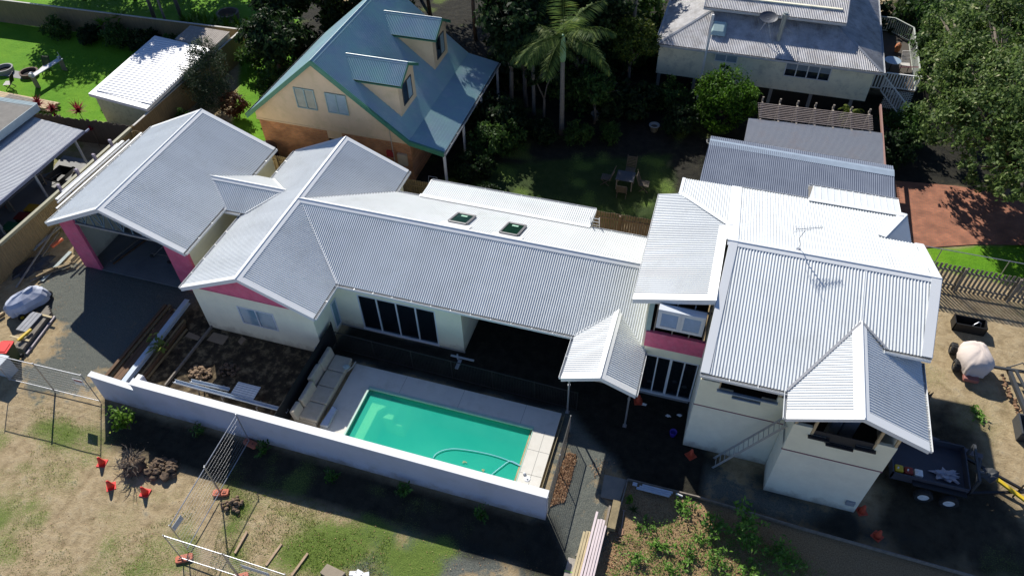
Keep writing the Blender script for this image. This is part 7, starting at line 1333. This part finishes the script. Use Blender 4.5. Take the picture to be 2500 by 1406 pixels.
# mulched bed plants
M_bed=leafmat('garden_bed_leaves',(.09,.2,.03),(.19,.36,.06),(.4,.52,.2),rough=.5)
bed=[((1668,1238),.55,16,.075,'compact bright green shrub nearest the gutter bundle'),((1740,1285),.9,16,.085,'leafy branch at the left of the tall mulch bed shrub'),((1800,1240),1.5,18,.09,'tallest large leaved shrub in the mulch bed'),((1815,1290),1.1,16,.085,'large leaved shrub just below the tallest one'),((1885,1330),1.0,16,.08,'leafy shrub on the right of the mulch bed'),((1920,1370),.8,14,.08,'leafy shrub low on the right of the mulch bed'),((1545,1355),.5,14,.06,'small shrub at the left edge of the mulch bed'),((1615,1330),.5,14,.07,'small shrub in the left middle of the mulch bed'),((1680,1350),.6,14,.065,'straggly shrub in the middle of the mulch bed'),((1750,1370),.7,16,.07,'straggly shrub at the bottom middle of the mulch bed'),((1640,1390),.55,14,.06,'shrub cut by the bottom edge, left part of the bed'),((1830,1390),.6,14,.07,'shrub cut by the bottom edge, right part of the bed'),((1575,1280),.35,10,.055,'tiny seedling left of the straggly shrubs'),((1715,1318),.45,14,.05,'fine leaved shrub below the compact one')]
bp=[(1.974,14.446,0),(3.143,13.931,0),(4.014,14.272,0),(4.288,13.688,0),(5.315,13.667,0),(5.839,13.267,0),(0.481,12.002,0),(1.416,12.712,0),(2.399,12.647,0),(3.432,12.635,0),(1.916,11.876,0),(4.588,12.664,0),(0.702,13.332,0),(2.828,13.39,0)]
for k,((px_,h,n,sz,lb),p) in enumerate(zip(bed,bp)): seedling('bed_shrub',lb,p,h*.75,int(n*.85),sz*1.15,M_bed,150+k,'shrubs in the mulched garden bed',12,.38+.28*h)
# many low sprigs: ground cover
P=[];N_=[]; r_=random.Random(77)
BP=[(0.192,13.148,0),(1.616,13.907,0),(3.428,14.099,0),(5.951,14.016,0),(7.668,13.267,0),(-0.28,10.919,0),(-0.209,12.039,0)]
def inpoly(x,y,P):
    c=False; n=len(P)
    for i in range(n):
        a=P[i];b=P[(i+1)%n]
        if (a[1]>y)!=(b[1]>y) and x<(b[0]-a[0])*(y-a[1])/(b[1]-a[1])+a[0]: c=not c
    return c
bx0,bx1=min(p[0] for p in BP),max(p[0] for p in BP); by0,by1=min(p[1] for p in BP),max(p[1] for p in BP)
for i in range(900):
    x=r_.uniform(bx0,bx1);y=r_.uniform(by0,by1)
    if not inpoly(x,y,BP): continue
    for k in range(r_.randint(4,16)): P.append((x+r_.gauss(0,.08),y+r_.gauss(0,.08),r_.uniform(.01,.22))); N_.append((r_.gauss(0,.4),r_.gauss(0,.4),1))
o=leafmesh('ground_cover',cards(np.array(P),np.array(N_),.035,7,.4),M_bed); tag(o,'low green sprigs spread over the mulched garden bed','ground cover',kind='stuff')
rosette('grass_clump','small grass clump in the shaded corner of the mulch bed',(0.145,13.909,0),50,.35,.012,LF_mid,170,0,1.1,.5)
seedling('garden_plant','small bright green seedling beside the grass clump in the mulch bed',(-0.099,14.28,0),.25,10,.07,LF_lime,171,br=4,spread=.12)
seedling('weed_plant','cut green branch lying on the shadow edge of the right yard',(13.145,22.132,0),.2,14,.09,M_bed,172,br=7,spread=.4)
# twigs and fallen leaves
def litter(name,label,n,boxes,size,m_,seed):
    r_=np.random.RandomState(seed); P=[]
    for (poly,w_) in boxes:
        k=0;x0,x1=min(p[0] for p in poly),max(p[0] for p in poly);y0,y1=min(p[1] for p in poly),max(p[1] for p in poly)
        while k<n*w_:
            x,y=r_.uniform(x0,x1),r_.uniform(y0,y1); k+=1
            if inpoly(x,y,poly): P.append((x,y,.02+r_.rand()*.02))
    P=np.array(P); N_=np.tile([0,0,1.],(len(P),1)); o=leafmesh(name,cards(P,N_,size,seed,.5,.35,.25),m_); tag(o,label,name.replace('_',' '),kind='stuff')
litter('fallen_leaves','dry leaves scattered over the drive and bare yard',1500,[([(-32.423,18.434,0),(-29.11,19.688,0),(-23.754,12.644,0),(-27.963,11.888,0)],.28),([(-27.297,11.165,0),(-22.657,12.066,0),(-15.237,10.208,0),(-14.274,7.002,0),(-21.498,4.868,0)],.3),([(-15.334,10.364,0),(-8.409,10.619,0),(-7.976,8.862,0),(-13.412,7.256,0)],.3),([(-8.409,10.619,0),(-1.755,10.792,0),(-8.546,8.693,0)],.12)],.028,LF_dead,5)
litter('fallen_leaves','thick strip of dry leaves along the right pool fence',1500,[([(-2.878,15.63,0),(-2.456,15.655,0),(-2.464,13.498,0),(-2.952,13.177,0),(-3.023,14.526,0)],1.0)],.05,LF_dead,6)
litter('fallen_leaves','dry leaves on the mulch and around the plank stack',2600,[([(-0.366,14.838,0),(2.411,14.927,0),(5.479,14.702,0),(6.974,13.062,0),(-0.14,10.961,0)],.85),([(-1.958,15.702,0),(-0.949,15.705,0),(-1.077,14.722,0),(-1.775,14.891,0)],.04),([(-0.841,12.844,0),(-0.25,13.018,0),(-0.058,11.293,0),(-0.412,11.188,0)],.14)],.035,LF_dead,8)
# grass tufts on the lawns and patchy grass
def tufts(name,label,polys,n,size,m_,seed,zmax=.06):
    r_=np.random.RandomState(seed); P=[]
    for poly,w_ in polys:
        x0,x1=min(p[0] for p in poly),max(p[0] for p in poly);y0,y1=min(p[1] for p in poly),max(p[1] for p in poly); X=r_.uniform(x0,x1,int(n*w_)); Y=r_.uniform(y0,y1,int(n*w_)); nn=vnoise(X,Y,.9,seed)*.6+vnoise(X,Y,.35,seed+1)*.4
        P+=[(x,y,.02) for x,y,q in zip(X,Y,nn) if q>.44 and inpoly(x,y,poly)]
    P=np.array(P); N_=r_.normal(0,1,(len(P),3)); N_[:,2]*=.2; o=leafmesh(name,cards(P,N_,size,seed,.3,.2),m_); tag(o,label,'grass',kind='stuff')
LF_g=leafmat('sparse_grass_blades',(.12,.17,.03),(.22,.3,.05),(.4,.38,.14),trans=.5); LF_lawn=leafmat('lawn_grass_blades',(.06,.17,.008),(.12,.28,.012),(.2,.36,.03))
tufts('patchy_grass','patchy short grass on the bare front yard',[([(-15.334,10.364,0),(-11.995,10.884,0),(-8.281,10.32,0),(-8.034,8.628,0),(-14.156,6.82,0)],.55),([(-25.726,11.62,0),(-22.142,11.141,0),(-21.199,8.461,0),(-23.355,8.203,0),(-25.029,10.092,0)],.1),([(-23.643,7.198,0),(-22.877,8.343,0),(-18.6,5.724,0),(-21.34,4.697,0)],.15),([(-18.653,6.933,0),(-16.187,9.384,0),(-14.442,6.735,0),(-17.883,5.718,0)],.15)],26000,.03,LF_g,9)
0 and tufts('lawn_grass','short bright lawn grass beside the white shed',[([(-52,31),(-37.3,31),(-37.3,38),(-52,38)],.75),([(-31.5,30.5),(-25.5,30.5),(-25.5,36),(-29.5,36)],.25)],60000,.05,LF_lawn,12)
